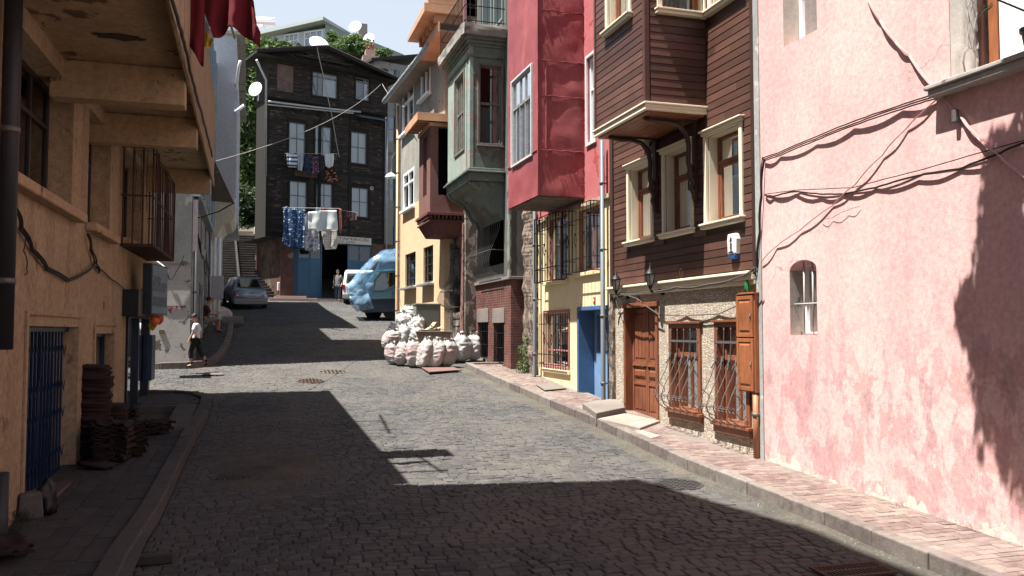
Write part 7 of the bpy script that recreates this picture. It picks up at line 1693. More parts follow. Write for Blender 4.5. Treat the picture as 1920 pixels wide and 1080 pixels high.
SACKP = s_.done(cc, .8, bump=s_.noise(4, 4, .6, dist=1.5), bstr=.5, bdist=.05, spec=.2, bump2=(s_.noise(12, 5, .75), .7, .025))
def sack(px, py, w, h, label, mat=SACKM, lean=0, z0=None, Y=None, seed=None, col='sacks of rubble piled at the pavement end'):
    g = onG(px, py, .02) if Y is None else onY(px, py, Y)
    if Y is None: h *= .86
    seed = R.uniform(0, 50) if seed is None else seed; rz = R.uniform(0, 6)
    m = M(); m.sm = True; nu, nv = 48, 44
    def fn(u, v):
        a = u * 2 * pi
        t = v; rp = lerp_tab([(0, .05), (.03, .62), (.10, .86), (.3, 1.0), (.55, .98), (.74, .86), (.84, .66), (.90, .48), (.94, .42), (.97, .45), (1, .50)], t)
        sq = 1 / (abs(cos(a)) ** 3.4 + abs(sin(a)) ** 3.4) ** (1 / 3.4); k = rp * sq
        rg = lambda f, q: 1 - 2 * abs(noise.noise(Vector((cos(a) * f * .7, sin(a) * f * .7, t * f * 3.2 + seed + q))))
        k *= 1 + .16 * noise.noise(Vector((cos(a) * 1.1, sin(a) * 1.1, t * 2.2 + seed))) + .085 * rg(1.7, 0) + .05 * rg(3.8, 7) - .08
        if t > .84: k *= 1 + .5 * noise.noise(Vector((cos(a) * 3.5, sin(a) * 3.5, seed))) * (t - .84) / .16
        x = w / 2 * k * cos(a); y = w / 2 * .8 * k * sin(a); z = h * (t ** .92) + (.03 * sin(a * 3 + seed) if t > .9 else 0) * 1.0
        return (g.x + x * cos(rz) - y * sin(rz) + lean * z + .03 * sin(z * 4 + seed), g.y + x * sin(rz) * .8 + y * cos(rz), g.z + z + .012 * noise.noise(Vector((cos(a) * 4, sin(a) * 4, t * 16 + seed))))
    m.grid(nu, nv, fn); return tag(m.build('sack', mat, loc=g, recalc=False), label, 'sack', col)
sack(737, 683, .42, .74, 'sack with red print at the far left foot of the pile', lean=-.05); sack(753, 685, .45, .84, 'second sack from the left, reddish print, slumped top')
sack(776, 688, .47, .92, 'third sack from the left in the front row', lean=.02); sack(794, 690, .50, 1.0, 'front sack with a folded waist, standing before the wooden trough', lean=.12)
sack(813, 690, .50, .98, 'front sack leaning right with red stripe', lean=.12); sack(834, 688, .54, .92, 'fat front sack with broad red print, before the metal plate', lean=.16)
sack(865, 678, .55, 1.02, 'white sack standing on the pavement end beside the trough', SACKP, .02, Y=None); sack(887, 676, .46, .98, 'tall white sack leaning against the brick wall', SACKP, .05)
g_ = onG(760, 650, 0); yb = 25.6
for (x, y, Y, w_, h_, lb, mt) in ((735, 655, 24.9, .55, .6, 'open sack with red rim lying on the left of the pile', SACKM), (752, 672, 25.3, .6, 1.1, 'large bright white sack in the second row', SACKP), (770, 668, 25.4, .55, 1.1, 'white sack behind the front row, left of the cabinet', SACKP),
        (760, 624, 25.7, .6, .65, 'white sack on top of the heap', SACKP), (772, 600, 25.9, .62, .45, 'topmost white sack slumped beside the green cabinet', SACKP), (784, 655, 24.6, .5, .7, 'white sack just left of the wooden trough', SACKP), (742, 640, 25.6, .5, .55, 'white sack wedged on the left shoulder of the heap', SACKP), (782, 628, 25.2, .5, .6, 'white sack leaning on the green cabinet', SACKP)):
    sack(x, y, w_, h_, lb, mt, R.uniform(-.1, .1), Y=Y)
# filler bags hidden behind support the top ones
for (x, y, Y) in ((758, 690, 26.2), (775, 690, 26.4)): sack(x, y, .7, 1.5, 'large sack buried inside the heap at the back', SACKP, 0, Y=Y)
GC = plain('grey_green_cabinet', (.15, .165, .135), .5, .1, var=.3)
cA, cB = onY(780, 570, 25.2), onY(826, 628, 25.2)
CB = thing('utility_cabinet', 'grey green ribbed utility cabinet standing behind the sacks', 'cabinet', (cA.x + .3, 25.3, cB.z - .9))
m = M(); m.box(cA.x, cB.x, 25.2, 25.75, cB.z - 1.0, cA.z - .03); m.box(cA.x - .02, cB.x + .02, 25.17, 25.78, cA.z - .028, cA.z + .02)
for i in range(20): x = cA.x + .06 + (cB.x - cA.x - .12) * i / 19; m.box(x - .008, x + .008, 25.18, 25.2, cB.z - .9, cA.z - .06)
m.build('housing', GC, CB, bevel=.008); m = M(); m.lathe((cA.x + .12, 25.16, (cA.z + cB.z) / 2), [(.035, -.02), (.035, .02), (.02, .02)], 10, 'y'); m.build('lock', ZINC, CB)
WTR = wood('pale_old_planks', (.28, .22, .17), (.19, .15, .12), .85, along=(1, 3, 8), sc=3)
a, b = onY(782, 620, 24.35), onY(845, 644, 24.35)
m = M(); m.hexa([(a.x - .02, 24.3, b.z - .04), (b.x - .05, 24.3, b.z - .06), (b.x - .05, 25.0, b.z - .06), (a.x - .02, 25.0, b.z - .04), (a.x - .02, 24.3, a.z), (b.x, 24.3, a.z - .05), (b.x, 25.0, a.z - .05), (a.x - .02, 25.0, a.z)])
m.box(a.x - .04, b.x + .05, 24.24, 25.05, a.z - .045, a.z - .01); tag(m.build('wooden_trough', WTR, loc=(a.x, 24.5, b.z), bevel=.008), 'shallow wooden trough resting on the sacks in front of the cabinet', 'trough')
m = M()
CRV = [(-.42, .0, .02, .45, .3, .02), (-.30, .12, .06, .34, .22, .5), (-.12, .05, .10, .30, .25, -.5), (.02, .15, .08, .26, .2, .3), (-.2, -.02, .16, .2, .12, .9), (.1, .0, .03, .25, .3, -.2)]
for (x, y, zz, L, W, an) in CRV:
    ca, sa = cos(an), sin(an); c = Vector((b.x - .3 + x, 24.55 + y, a.z + zz))
    q = [(c.x + ca * i * L - .1 * j * sa, c.y + j * W, c.z + sa * i * L + .01 * k) for k in (0, 1.2) for (i, j) in ((-.5, -.5), (.5, -.5), (.5, .5), (-.5, .5))]
    m.hexa(q)
tag(m.build('cardboard', plain('torn_cardboard', (.55, .38, .24), .9, var=.3), loc=(b.x - .4, 24.5, a.z)), 'torn brown cardboard heaped in the wooden trough', 'cardboard')
pts = [onG(785, 687, .03), onG(835, 685, .03), onG(866, 695, .05), onG(805, 699, .05)]
m = M(); m.prism([tuple(p) for p in pts], (0, 0, .025)); tag(m.build('metal_plate', plain('brown_plate', (.16, .09, .08), .7, var=.3), loc=pts[0]), 'flat brown plate on the ground in front of the sacks', 'plate')
# ---------------------------------------------------------------- manholes, grate, plates
def disc(px, py, rx, ry, label, mat=None):
    g = onG(px, py, .0); g.z -= .012; m = M(); n = 28
    for rr, zz in ((1, .0),):
        m.prism([(g.x + rx * cos(2 * pi * k / n), g.y + ry * sin(2 * pi * k / n), g.z + gz(g.y + ry * sin(2 * pi * k / n)) - gz(g.y)) for k in range(n)], (0, 0, .018))
    for i in range(7):
        for j in range(7):
            x, y = (i - 3) / 4 * rx, (j - 3) / 4 * ry
            if (x / rx) ** 2 + (y / ry) ** 2 < .75: zz = g.z + .018 + gz(g.y + y) - gz(g.y); m.box(g.x + x - .03 * rx / .35, g.x + x + .03 * rx / .35, g.y + y - .03, g.y + y + .03, zz, zz + .008)
    return tag(m.build('manhole_cover', mat or RUST, loc=g), label, 'manhole cover', 'manhole covers')
disc(582, 714, .33, .35, 'round manhole cover in the sunlit road before the left shadow'); disc(624, 697, .40, .36, 'dusty manhole cover in the sunlit road nearest the sacks', plain('dusty_cover', (.11, .09, .07), .9, var=.5)); disc(1272, 908, .33, .33, 'dark manhole cover beside the right kerb', plain('dark_cover', (.035, .033, .032), .7, var=.4)); g = onG(398, 703, .01); m = M(); m.hexa([(g.x - .25, g.y - .12, g.z), (g.x + .28, g.y - .1, g.z), (g.x + .3, g.y + .1, g.z), (g.x - .22, g.y + .14, g.z), (g.x - .2, g.y - .08, g.z + .05), (g.x + .22, g.y - .07, g.z + .045), (g.x + .25, g.y + .07, g.z + .05), (g.x - .18, g.y + .1, g.z + .05)]); tag(m.build('paving_stone', KERB, loc=g, bevel=.015), 'loose flat stone lying at the sunlit mouth of the side street', 'stone'); disc(437, 897, .26, .14, 'dark worn manhole cover in the shaded left of the road', plain('dark_cover_b', (.03, .027, .024), .8, var=.4))
g = onG(1606, 1072, .015); m = M(lambda x, y, z: Vector((g.x + x * .72, g.y + y * .72, gz(g.y + y) + .02 + z)))
framebox
m.box(-.55, .45, -.22, -.18, 0, .02); m.box(-.55, .45, .18, .22, 0, .02); m.box(-.55, -.51, -.18, .18, 0, .02); m.box(.41, .45, -.18, .18, 0, .02)
for i in range(16): x = -.49 + i * .058; m.box(x, x + .026, -.18, .18, 0, .018)
m.box(-.51, .41, -.015, .015, .001, .021)
tag(m.build('drain_grate', RUST, loc=g, bevel=.003), 'rusty drain grate in the gutter at the bottom of the picture', 'drain grate')
p = [onG(1005, 722, .145), onG(1040, 718, .145), onG(1062, 729, .145), onG(1022, 733, .145)]
m = M(); m.prism([tuple(q) for q in p], (0, 0, .02)); tag(m.build('inspection_cover', plain('grey_lid', (.16, .14, .12), .8, var=.4), loc=p[0], bevel=.004), 'grey inspection lid in the pavement before the yellow wall', 'inspection cover')
def slab(pts, h, label, mat, nm='concrete_step'):
    P = [onG(x, y, .14) for x, y in pts]; m = M(); m.prism([tuple(q - Vector((0, 0, .1))) for q in P], (0, 0, .1 + h)); return tag(m.build(nm, mat, loc=P[0], bevel=.012), label, 'step')
PCC = plaster('pale_step_concrete', (.26, .225, .195), (.21, .18, .155), (.32, .29, .25), .6)
slab([(1092, 768), (1118, 788), (1172, 776), (1162, 757)], .13, 'grey concrete step below the blue door', plaster('grey_step', (.20, .175, .155), (.15, .13, .12), bump=.6))
slab([(1122, 788), (1200, 806), (1238, 792), (1172, 778)], .035, 'pale flat concrete slab before the wooden double door', PCC)
slab([(1180, 812), (1215, 824), (1240, 818), (1205, 808)], .012, 'small whitish patch let into the brick pavement', plaster('whitish_patch', (.27, .24, .21), (.22, .2, .175)), 'pavement_patch')
# ---------------------------------------------------------------- things on the brown and yellow houses
def lantern(px, py, label, d=.26):
    s, z = S(px, py, d); b = (RX - d, s, z - .16); L = thing('wall_lantern', label, 'lantern', RF(s, d, z), 'wall lanterns on the brown house')
    m = M(); c = (RX - d, s, z)
    m.lathe(c, [(.03, -.17), (.055, -.15), (.09, .02), (.085, .03)], 6, caps=True); m.build('glass', plain('lantern_glass', (.30, .30, .28), .15, var=.2), L)
    m = M(); m.lathe(c, [(.125, .03), (.115, .05), (.06, .11), (.03, .13), (.035, .15), (.012, .17), (.012, .22), (.001, .24)], 6)
    m.lathe(c, [(.0, -.25), (.03, -.22), (.04, -.19), (.06, -.17)], 6)
    for k in range(6): a = 2 * pi * k / 6; m.tube([(c[0] + .055 * cos(a), c[1] + .055 * sin(a), c[2] - .16), (c[0] + .092 * cos(a), c[1] + .092 * sin(a), c[2] + .03)], .006, 4)
    m.build('lantern_cap', BLKIRON, L)
    m = M(RF); m.tube([(s, d, z - .22), (s, d * .8, z - .3), (s, d * .45, z - .28), (s, .03, z - .2)], .014, 6); m.box(s - .05, s + .05, 0, .03, z - .34, z - .08); m.build('arm', BLKIRON, L)
lantern(1219, 518, 'black wall lantern left of the middle of the brown boarded wall'); lantern(1155, 528, 'black wall lantern at the corner between brown and yellow house')
s, z = S(1371, 461, .1)
AL = thing('alarm_box', 'white alarm siren box on the brown boards beside the third window', 'alarm', RF(s, 0, z))
m = M(RF); m.prism([(s - .11 + .0, .0, z + .19), (s + .11, .0, z + .19), (s + .13, .0, z + .1), (s + .115, .0, z - .13), (s - .115, .0, z - .13), (s - .13, .0, z + .1)], (0, .10, 0)); m.build('case', plain('off_white_plastic', (.72, .71, .66), .4, var=.1), AL, bevel=.02)
m = M(RF); m.prism([(s - .113, .0, z - .133), (s + .113, .0, z - .133), (s + .07, .0, z - .20), (s - .07, .0, z - .20)], (0, .095, 0)); m.build('light', plain('blue_lens', (.02, .08, .22), .2), AL, bevel=.01)
TVF = lambda a, d, zz: RF(s + .02 - zz, d, z + .0 + a)          # lettering runs up the box
text('ALARM', lambda a, d, zz: RF(s + .03 - (zz - 0), .104 + d, z + .14 - (a)), 0, 0, 0, .05, BLKP, AL, width=.22)
text('GUARD', lambda a, d, zz: RF(s + .07 - a, .104 + d, z - .11 + zz), 0, 0, 0, .022, BLKP, AL, width=.13)
# wooden meter cupboard
a = RF.pt(1381, 735, .13); b = RF.pt(1411, 548, .13); s0, s1 = b[0], a[0]; z0, z1 = RF.pt(1400, 735, .13)[1], RF.pt(1400, 552, .13)[1]
MC = thing('meter_cupboard', 'orange brown wooden meter cupboard beside the pink wall', 'cupboard', RF(s0, 0, z0))
m = M(RF); m.box(s0, s1, .03, .10, z0, z1); m.box(s0 - .02, s1 + .03, .03, .14, z1 + .002, z1 + .03); m.build('case', WORANGE, MC, bevel=.006)
zm_ = (z0 + z1) / 2 + .08
for (c, e) in ((z0 + .02, zm_ - .01), (zm_ + .01, z1 - .02)):
    m = M(RF); m.box(s0 + .015, s1 - .015, .102, .122, c, e); framebox(m, s0 + .015, s1 - .015, c, e, .055, .1225, .132); m.hexa([(s0 + .09, .123, c + .08), (s1 - .09, .123, c + .08), (s1 - .09, .123, e - .08), (s0 + .09, .123, e - .08), (s0 + .115, .136, c + .105), (s1 - .115, .136, c + .105), (s1 - .115, .136, e - .105), (s0 + .115, .136, e - .105)])
    o = m.build('door', WORANGE, MC, bevel=.004); m = M(RF); m.tube([(s0 + .05, .135, (c + e) / 2 - .05), (s0 + .05, .16, (c + e) / 2), (s0 + .05, .135, (c + e) / 2 + .05)], .008, 5); m.build('handle', GREYIRON, o)
m = M(RF); m.lathe((s0 - .0, .09, -2.0), [(.05, 0), (.05, z0 + 2.0)], 10) if False else None
drainpipe(RF, s0 + .05, .07, -1.86, z0 - .03, 'orange painted pipe below the wooden meter cupboard', .045, plain('orange_brown_pipe', (.32, .13, .06), .5, var=.4), shoe=False, grp=None)
m = M(); c = RF(s0 + .22, .085, z1 + .032); m.lathe(tuple(c), [(.0, 0), (.034, 0), (.036, .01), (.036, .12), (.03, .15), (.013, .19), (.012, .235), (.015, .24), (.0, .245)], 14)
tag(m.build('bottle', plain('green_glass', (.015, .16, .05), .08, var=.05, bump=0, spec=.8), loc=c), 'small green bottle standing on the meter cupboard', 'bottle')
REDPL = plain('red_enamel', (.42, .02, .025), .35, var=.15)
for (x, y, dd, lb, tx) in ((1114, 563, .012, 'small red house number plate on the yellow wall above the blue door', '4'), (1196, 563, .02, 'small red house number plate above the wooden double door', '6')):
    s, z = S(x, y, dd); P_ = thing('number_plate', lb, 'number plate', RF(s, dd, z)); m = M(RF); m.box(s - .06, s + .06, 0.001, dd + .006, z - .065, z + .065); m.build('plate', REDPL, P_, bevel=.004)
    text(tx, lambda a, d, zz: RF(s + .03 - a, dd + .008 + d, z - .045 + zz), 0, 0, 0, .09, WHITEP, P_, width=.055)
def rcab(pts, label, r=.011, d=.12, **k): return cab(pts, label, r, GREYIRON, d, grp='cables on the brown house front', **k)
rcab([(1415, 505), (1390, 520), (1330, 535), (1270, 540), (1215, 548), (1160, 552)], 'grey cables running along the cream cornice', .010, .19, strands=2, sag=.03)
rcab([(1417, 560), (1350, 588), (1290, 592), (1238, 590)], 'dark cable sagging over the stone cladding above the windows', .010, .05)
rcab([(1236, 590), (1195, 560), (1165, 548), (1150, 560)], 'grey cable looping from the door head to the corner lantern', .010, .12)
cab([(1160, 520), (1155, 560), (1165, 590), (1160, 610)], 'black cables dangling under the corner lantern', .008, strands=2, grp='cables on the brown house front', d=.1)
m = M(RF); s, z = S(1277, 513, .03); m.tube([(s + .05 * cos(t) * (1 + .3 * sin(3 * t)), .03, z + .09 * sin(t)) for t in [k * .7 for k in range(12)]], .006, 4); tag(m.build('chalk_mark', plain('pale_chalk', (.3, .22, .2), .9), loc=RF(s, .03, z)), 'pale scribble on the brown boards right of the lantern', 'mark')
# bush at the foot of the rough wall, sack by seated man
g = RF(21.6, .18, -1.2)
tree((g.x, g.y, g.z), [(g.x, g.y, g.z + .3, .22), (g.x + .02, g.y + .1, g.z + .65, .2), (g.x - .1, g.y, g.z + .1, .2), (g.x + .05, g.y, g.z + 1.0, .12)], .035, 700, 'small weedy bush growing at the foot of the rough wall', None, trunk=False)
g = onG(418, 602, .1); blob('pale_sack', g, .34, .3, .42, SACKP, 'pale sack slumped on the pavement beside the seated man', 'sack', 7, .4); g = onG(438, 607, .1); m = M(lambda x, y, z: g + Vector((x, y, z))); m.box(-.4, .35, -.2, .2, 0, .28)
tag(m.build('kerb_block', plaster('grey_block', (.22, .21, .2), (.16, .155, .15)), loc=g, bevel=.03), 'grey concrete block beside the pale sack', 'block')
# twig with leaves at the top right
m = M(); a, b = onX(1838, -30, 6.6), onX(1925, 22, 6.6); m.tube([tuple(a), tuple(a.lerp(b, .4) + Vector((0, 0, -.05))), tuple(b)], .010, 5); c = onX(1848, 12, 6.6); m.tube([tuple(a.lerp(b, .15)), tuple(c)], .006, 4)
tw = thing('twig', 'thin twig with small green leaves in the top right corner', 'plant', a); m.build('stem', BARK, tw); m = M()
for k in range(7): p = Vector(c) + Vector((R.uniform(-.05, .05), R.uniform(-.06, .06), R.uniform(-.05, .05))); m.quad(tuple(p), tuple(p + Vector((.02, .03, .02))), tuple(p + Vector((0, .08, -.02))), tuple(p + Vector((-.02, .03, -.03))))
m.build('leaf', LEAF, tw, recalc=False)

# climbing plant overhanging the sill of the pink house (it throws the dappled shade on the wall)
CP = tree((7.15, 5.6, 3.0), [(5.4, 6.35, 5.9, .26), (5.35, 6.42, 5.2, .32), (5.4, 6.36, 4.4, .46), (5.4, 6.2, 3.75, .34), (5.45, 6.85, 4.55, .14), (6.2, 5.9, 4.6, .4)], .06, 6500, 'leafy climbing plant arching out above the pink wall', None, trunk=False)
m = M(); m.tube([(7.15, 5.6, 3.0), (6.6, 5.9, 4.2), (6.0, 6.2, 5.2), (5.4, 6.5, 6.0)], [.05, .04, .03, .015], 6); m.tube([(6.6, 5.9, 4.2), (5.9, 6.3, 4.3), (5.4, 6.35, 3.7)], [.03, .02, .01], 5); m.build('stem', BARK, CP)

# loose grit along the kerbs and weeds at the wall foot
m = M()
for k in range(900):
    y = R.uniform(6.5, 23.3); t = R.random(); x = rk(y) - .02 - abs(R.gauss(0, .16)) if t < .7 else R.uniform(-.6, 5.8); z = groundz(x, y) + .004; r = R.uniform(.004, .013) * (1.4 if R.random() < .1 else 1)
    a = R.uniform(0, 6); m.hexa([(x + r * 1.3 * cos(a + q * pi / 2), y + r * sin(a + q * pi / 2), z - .004) for q in range(4)] + [(x + r * .8 * cos(a + q * pi / 2 + .3), y + r * .7 * sin(a + q * pi / 2 + .3), z + r * .8) for q in range(4)])
tag(m.build('gravel', plain('grit', (.24, .21, .17), .95, var=.6, sc=30)), 'loose grit scattered along the right kerb', 'gravel', kind='stuff')
m = M()
def tuft(x, y, z, n, h):
    for k in range(n):
        a = R.uniform(0, 6.3); bx, by = x + R.gauss(0, .05), y + R.gauss(0, .08); l = h * R.uniform(.4, 1.1); m.quad((bx, by, z), (bx + .006, by + .004, z), (bx + l * .45 * cos(a) + .003, by + l * .45 * sin(a), z + l * .8), (bx + l * .5 * cos(a), by + l * .5 * sin(a), z + l * .86))
for y in (8.6, 8.9, 9.3, 9.8, 13.6, 22.9): tuft(LWX(min(y, 19)) + .06 if y < 20 else -3, y, pz(-2, y), 60, .16)
for y in (7.2, 8.1, 9.9, 10.8, 12.1, 16.1, 20.8, 21.9): tuft(7.14, y, pz(7, y), 14, .07)
tag(m.build('weeds', leafmat('weed_green', (.012, .02, .008), (.03, .045, .015), (.055, .065, .03)), recalc=False), 'small weeds growing at the foot of the walls', 'weeds', kind='stuff')
# ---------------------------------------------------------------- people
SKIN = plain('skin', (.42, .235, .16), .6, var=.15, bump=0, spec=.3); HAIRB = plain('black_hair', (.012, .010, .009), .6, sc=30); 
def skinned(name, joints, edges, mat, parent, org, sub=2, root=0):
    me = bpy.data.meshes.new(name); me.from_pydata([Vector(j[:3]) for j in joints], edges, []); o = bpy.data.objects.new(name, me); COL.objects.link(o)
    o.modifiers.new('k', 'SKIN'); sm = o.modifiers.new('u', 'SUBSURF'); sm.levels = sub; sm.render_levels = sub
    lay = me.skin_vertices[0].data
    for i, j in enumerate(joints):
        r = j[3]; lay[i].radius = (r, j[4] if len(j) > 4 else r); lay[i].use_root = (i == root)
    bpy.context.view_layer.update(); ev = o.evaluated_get(bpy.context.evaluated_depsgraph_get()); m2 = bpy.data.meshes.new_from_object(ev); bpy.data.objects.remove(o)
    for p in m2.polygons: p.use_smooth = True
    m2.materials.clear(); m2.materials.append(mat); q = bpy.data.objects.new(name, m2); COL.objects.link(q); q.parent = parent; ORG[q.name] = ORG[parent.name]; return q
def person(loc, rz, H, pose, label, shirt, trousers, shoes, hair=HAIRB, shortsleeve=True, short=True, grp=None, socks=None, build=1.0):
    """pose gives joint positions in metres for a body facing +y"""
    root = thing('person', label, 'person', loc, grp); root.rotation_euler = (0, 0, rz); ORG[root.name] = Vector((0, 0, 0))
    J = pose; k = H / 1.75; B = build
    def j(n, r, r2=None): p = J[n]; return (p[0], p[1], p[2], r * k, (r2 or r) * k)
    body = [j('pelvis', .135 * B, .10 * B), j('waist', .12 * B, .095 * B), j('chest', .15 * B, .105 * B), j('neckb', .075, .07), j('neck', .05), j('head0', .062, .075), j('head1', .078, .092), j('head2', .066, .08)]
    ed = [(0, 1), (1, 2), (2, 3), (3, 4), (4, 5), (5, 6), (6, 7)]; idx = {'pelvis': 0, 'chest': 2}
    for sd in ('l', 'r'):
        b = len(body); body += [j('sh' + sd, .062 * B), j('el' + sd, .042), j('wr' + sd, .027), j('ha' + sd, .036, .02)]; ed += [(2, b), (b, b + 1), (b + 1, b + 2), (b + 2, b + 3)]
        hv = Vector(J['ha' + sd]) - Vector(J['wr' + sd]); hv.normalize(); sx = hv.cross(Vector((0, 1, 0))); sx = sx.normalized() if sx.length > .1 else Vector((1, 0, 0))
        q = Vector(J['ha' + sd])
        for f in range(4):
            a = q + sx * (f - 1.5) * .016 * k * 1.2 + hv * .02 * k; e = a + hv * (.045 - abs(f - 1.4) * .006) * k + Vector((0, .008, 0)); e2 = e + hv * .025 * k + Vector((0, .014, 0)); n0 = len(body)
            body += [(a.x, a.y, a.z, .009 * k, .009 * k), (e.x, e.y, e.z, .008 * k, .008 * k), (e2.x, e2.y, e2.z, .006 * k, .006 * k)]; ed += [(b + 3, n0), (n0, n0 + 1), (n0 + 1, n0 + 2)]
        a = q + sx * .03 * k + Vector((0, .02, 0)) * k; n0 = len(body); body += [(a.x, a.y, a.z, .010 * k, .010 * k), ((a + hv * .03 * k).x, (a + hv * .03 * k).y, (a + hv * .03 * k).z, .008 * k, .008 * k)]; ed += [(b + 3, n0), (n0, n0 + 1)]
        b = len(body); body += [j('hip' + sd, .085 * B), j('kn' + sd, .055), j('calf' + sd, .052), j('an' + sd, .036), j('to' + sd, .035, .025)]; ed += [(0, b), (b, b + 1), (b + 1, b + 2), (b + 2, b + 3), (b + 3, b + 4)]
    skinned('body', body, ed, SKIN, root, None)
    # face and hair
    h1 = Vector(J['head1']); f = Vector(J['face']).normalized(); up = (Vector(J['head2']) - Vector(J['head0'])).normalized(); rt = f.cross(up).normalized()
    fm = M(lambda a, b, c: h1 + rt * a * k + f * b * k + up * c * k)
    fm.sm = True; fm.lathe((0, .092, -.02), [(.001, .028), (.014, .018), (.02, -.01)], 8, 'y')
    for sg in (-1, 1): fm.lathe((sg * .078, -.005, -.01), [(.001, -.012), (.02, -.01), (.028, 0), (.02, .012), (.001, .014)], 8, 'x')
    fm.build('face_features', SKIN, root)
    em = M(lambda a, b, c: h1 + rt * a * k + f * b * k + up * c * k)
    for sg in (-1, 1): em.box(sg * .032 - .013, sg * .032 + .013, .075, .092, .002, .012); em.box(sg * .034 - .018, sg * .034 + .018, .074, .091, .022, .029)
    em.box(-.022, .022, .073, .088, -.062, -.055); em.build('eyes', plain('dark_features', (.04, .02, .018), .5), root)
    hm_ = M(lambda a, b, c: h1 + rt * a * k + f * b * k + up * c * k); hm_.sm = True
    def hf(u, v):
        a = u * 2 * pi; b = v * pi * .62; x, y, z = sin(b) * sin(a), sin(b) * cos(a), cos(b); front = max(0, cos(a)); lim = 1 - .35 * front * (v > .55)
        r = 1.06 + .03 * sin(a * 7) + .03 * noise.noise(Vector((x * 5, y * 5, z * 5))); zc = z if not (front > .3 and z < .35) else .35 + (z - .35) * .1
        return (x * .088 * r, (y * .102 - .008) * r * (1 if front < .3 else .96), .02 + zc * .105 * r)
    hm_.grid(22, 12, hf); hm_.build('hair', hair, root, solid=.006)
    # clothes
    sh = [(J['pelvis'][0], J['pelvis'][1], J['pelvis'][2] - .03 * k, .158 * k * B, .128 * k * B), j('pelvis', .156 * B, .128 * B), j('waist', .142 * B, .122 * B), j('chest', .165 * B, .125 * B), j('neckb', .085, .08)]; se = [(0, 1), (1, 2), (2, 3), (3, 4)]
    for sd in ('l', 'r'):
        b = len(sh); S_, E_ = Vector(J['sh' + sd]), Vector(J['el' + sd]); e = S_.lerp(E_, .8 if shortsleeve else 1); sh += [(*S_, .080 * k * B, .080 * k * B), (*e, .068 * k, .068 * k)]; se += [(3, b), (b, b + 1)]
        if not shortsleeve: w_ = Vector(J['wr' + sd]); sh += [(*w_, .042 * k, .042 * k)]; se += [(b + 1, b + 2)]
    skinned('shirt', sh, se, shirt, root, None)
    tr = [j('pelvis', .148 * B, .12 * B)]; te = []
    for sd in ('l', 'r'):
        b = len(tr); H_, K_, C_, A_ = [Vector(J[n + sd]) for n in ('hip', 'kn', 'calf', 'an')]
        tr += [(*H_, .105 * k * B, .105 * k * B), (*K_, .082 * k, .082 * k)]; te += [(0, b), (b, b + 1)]
        e = K_.lerp(A_, short if isinstance(short, float) else (.45 if short else .97)); tr.append((*e, .075 * k, .075 * k)); te.append((b + 1, b + 2))
    skinned('trousers', tr, te, trousers, root, None)
    for sd in ('l', 'r'):
        A_, T_ = Vector(J['an' + sd]), Vector(J['to' + sd]); hl = A_ + (A_ - T_).normalized() * .05 * k; 
        skinned('shoe', [(hl.x, hl.y, hl.z - .03 * k, .042 * k), (*(A_.lerp(T_, .45) - Vector((0, 0, .02 * k))), .048 * k, .042 * k), (T_.x, T_.y, T_.z - .005, .044 * k, .032 * k), (A_.x, A_.y, A_.z + .03 * k, .045 * k)], [(0, 1), (1, 2), (0, 3)], shoes, root, None)
        if socks: skinned('sock', [(*A_, .044 * k), (*A_.lerp(Vector(J['calf' + sd]), .55), .05 * k)], [(0, 1)], socks, root, None)
    return root
def up(H, **o):
    s = H / 1.75
    P = {'pelvis': (0, 0, .95), 'waist': (0, 0, 1.10), 'chest': (0, 0, 1.30), 'neckb': (0, 0, 1.43), 'neck': (0, .01, 1.50), 'head0': (0, .03, 1.56), 'head1': (0, .025, 1.64), 'head2': (0, .015, 1.69), 'face': (0, 1, -.1),
         'shl': (-.17, 0, 1.38), 'shr': (.17, 0, 1.38), 'ell': (-.22, -.03, 1.10), 'elr': (.22, -.03, 1.10), 'wrl': (-.23, .05, .86), 'wrr': (.23, .05, .86), 'hal': (-.23, .08, .79), 'har': (.23, .08, .79),
         'hipl': (-.09, 0, .88), 'hipr': (.09, 0, .88), 'knl': (-.10, .02, .49), 'knr': (.10, .02, .49), 'calfl': (-.10, 0, .34), 'calfr': (.10, 0, .34), 'anl': (-.10, -.03, .09), 'anr': (.10, -.03, .09), 'tol': (-.11, .12, .04), 'tor': (.11, .12, .04)}
    P.update(o); return {k: (tuple(c * s for c in v) if k != 'face' else v) for k, v in P.items()}
# boy walking to the left
g = onG(367, 689, .15); hb = 1.36
boy = up(hb, face=(-.25, 1, -.55), head0=(0, .07, 1.55), head1=(0, .09, 1.63), head2=(0, .085, 1.69), neck=(0, .04, 1.49), knl=(-.09, .16, .50), calfl=(-.09, .13, .33), anl=(-.09, .10, .09), tol=(-.09, .26, .045), knr=(.09, -.10, .50), calfr=(.09, -.22, .36), anr=(.09, -.34, .16), tor=(.09, -.24, .05), ell=(-.20, .06, 1.12), wrl=(-.19, .16, .92), hal=(-.18, .20, .85), elr=(.21, -.10, 1.12), wrr=(.22, -.10, .88), har=(.22, -.08, .81))
BOY = person(g, rad(90 - 12), hb, boy, 'boy in white shirt and black trousers walking along the corner kerb', plain('white_tshirt', (.62, .64, .68), .9, var=.1), plain('black_trousers', (.010, .010, .011), .9), plain('black_shoes', (.012, .012, .012), .5), short=.55, socks=plain('dark_socks', (.015, .016, .022), .9))
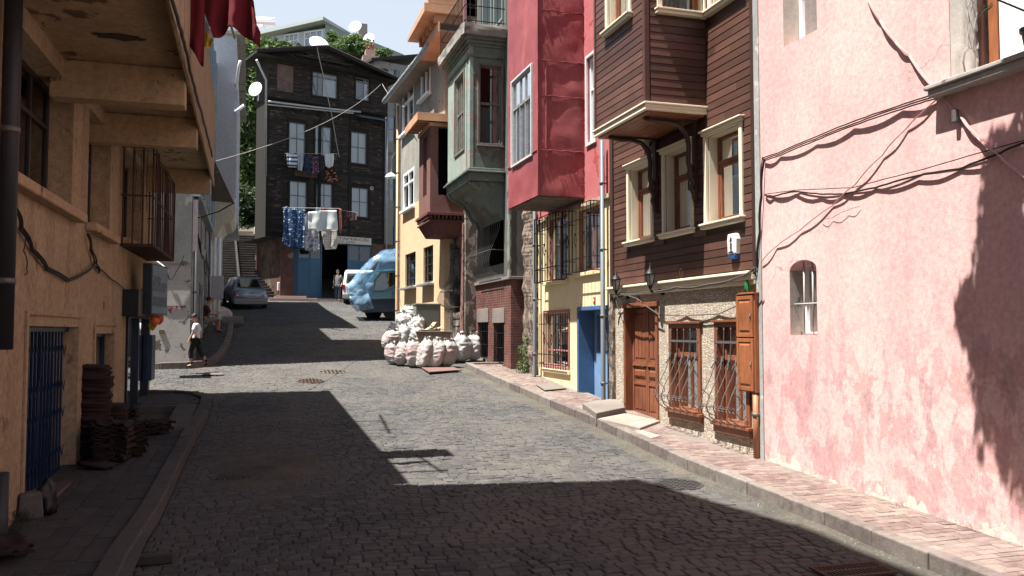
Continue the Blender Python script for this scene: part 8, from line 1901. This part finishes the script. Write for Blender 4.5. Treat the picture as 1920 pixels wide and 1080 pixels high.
# seated man
g = onG(399, 624, .12); hm = 1.72
sit = up(hm, pelvis=(0, -.05, .44), waist=(0, -.06, .58), chest=(0, -.02, .80), neckb=(0, .03, .93), neck=(0, .07, 1.0), head0=(0, .12, 1.05), head1=(0, .13, 1.13), head2=(0, .12, 1.19), face=(.1, 1, -.2), shl=(-.17, 0, .88), shr=(.17, 0, .88), ell=(-.21, .12, .64), elr=(.21, .12, .64), wrl=(-.12, .36, .66), wrr=(.10, .38, .68), hal=(-.08, .42, .68), har=(.05, .44, .70),
         hipl=(-.10, .02, .42), hipr=(.10, .02, .42), knl=(-.12, .42, .47), knr=(.12, .42, .47), calfl=(-.12, .44, .32), calfr=(.12, .44, .32), anl=(-.12, .42, .09), anr=(.12, .42, .09), tol=(-.13, .57, .045), tor=(.13, .57, .045))
MAN2 = person(g + Vector((-.25, 0, 0)), rad(-90 + 20), hm, sit, 'man in dark shirt and grey shorts sitting at a doorway of the corner house', plain('dark_red_shirt', (.06, .025, .025), .9), plain('grey_shorts', (.20, .19, .17), .9), plain('dark_sandals', (.03, .025, .02), .7), hair=plain('brown_hair', (.03, .018, .012), .7), short=.25)
m = M(lambda x, y, z: g + Vector((x - .28, y + .05, z))); m.box(-.2, .2, -.22, .22, .30, .35)
for x in (-.17, .17):
    for y in (-.18, .18): m.box(x - .02, x + .02, y - .02, y + .02, 0, .30)
tag(m.build('stool', WOLD, loc=g, bevel=.006), 'low wooden stool under the seated man', 'stool')
# standing man at the workshop
g = onY(633, 561.5, 47.7); g.z = gz(47.7) + .03; 
MAN3 = person(g, rad(180 - 25), 1.74, up(1.74, face=(-.6, 1, 0), ell=(-.26, -.06, 1.12), wrl=(-.24, .06, .92), hal=(-.22, .11, .87)), 'man in grey shirt standing before the dark workshop doorway', plain('grey_shirt', (.16, .17, .175), .9), plain('slate_trousers', (.045, .055, .075), .9), plain('black_shoes_b', (.012, .012, .012), .5), short=False, build=1.08, hair=plain('dark_hair', (.02, .016, .014), .7))
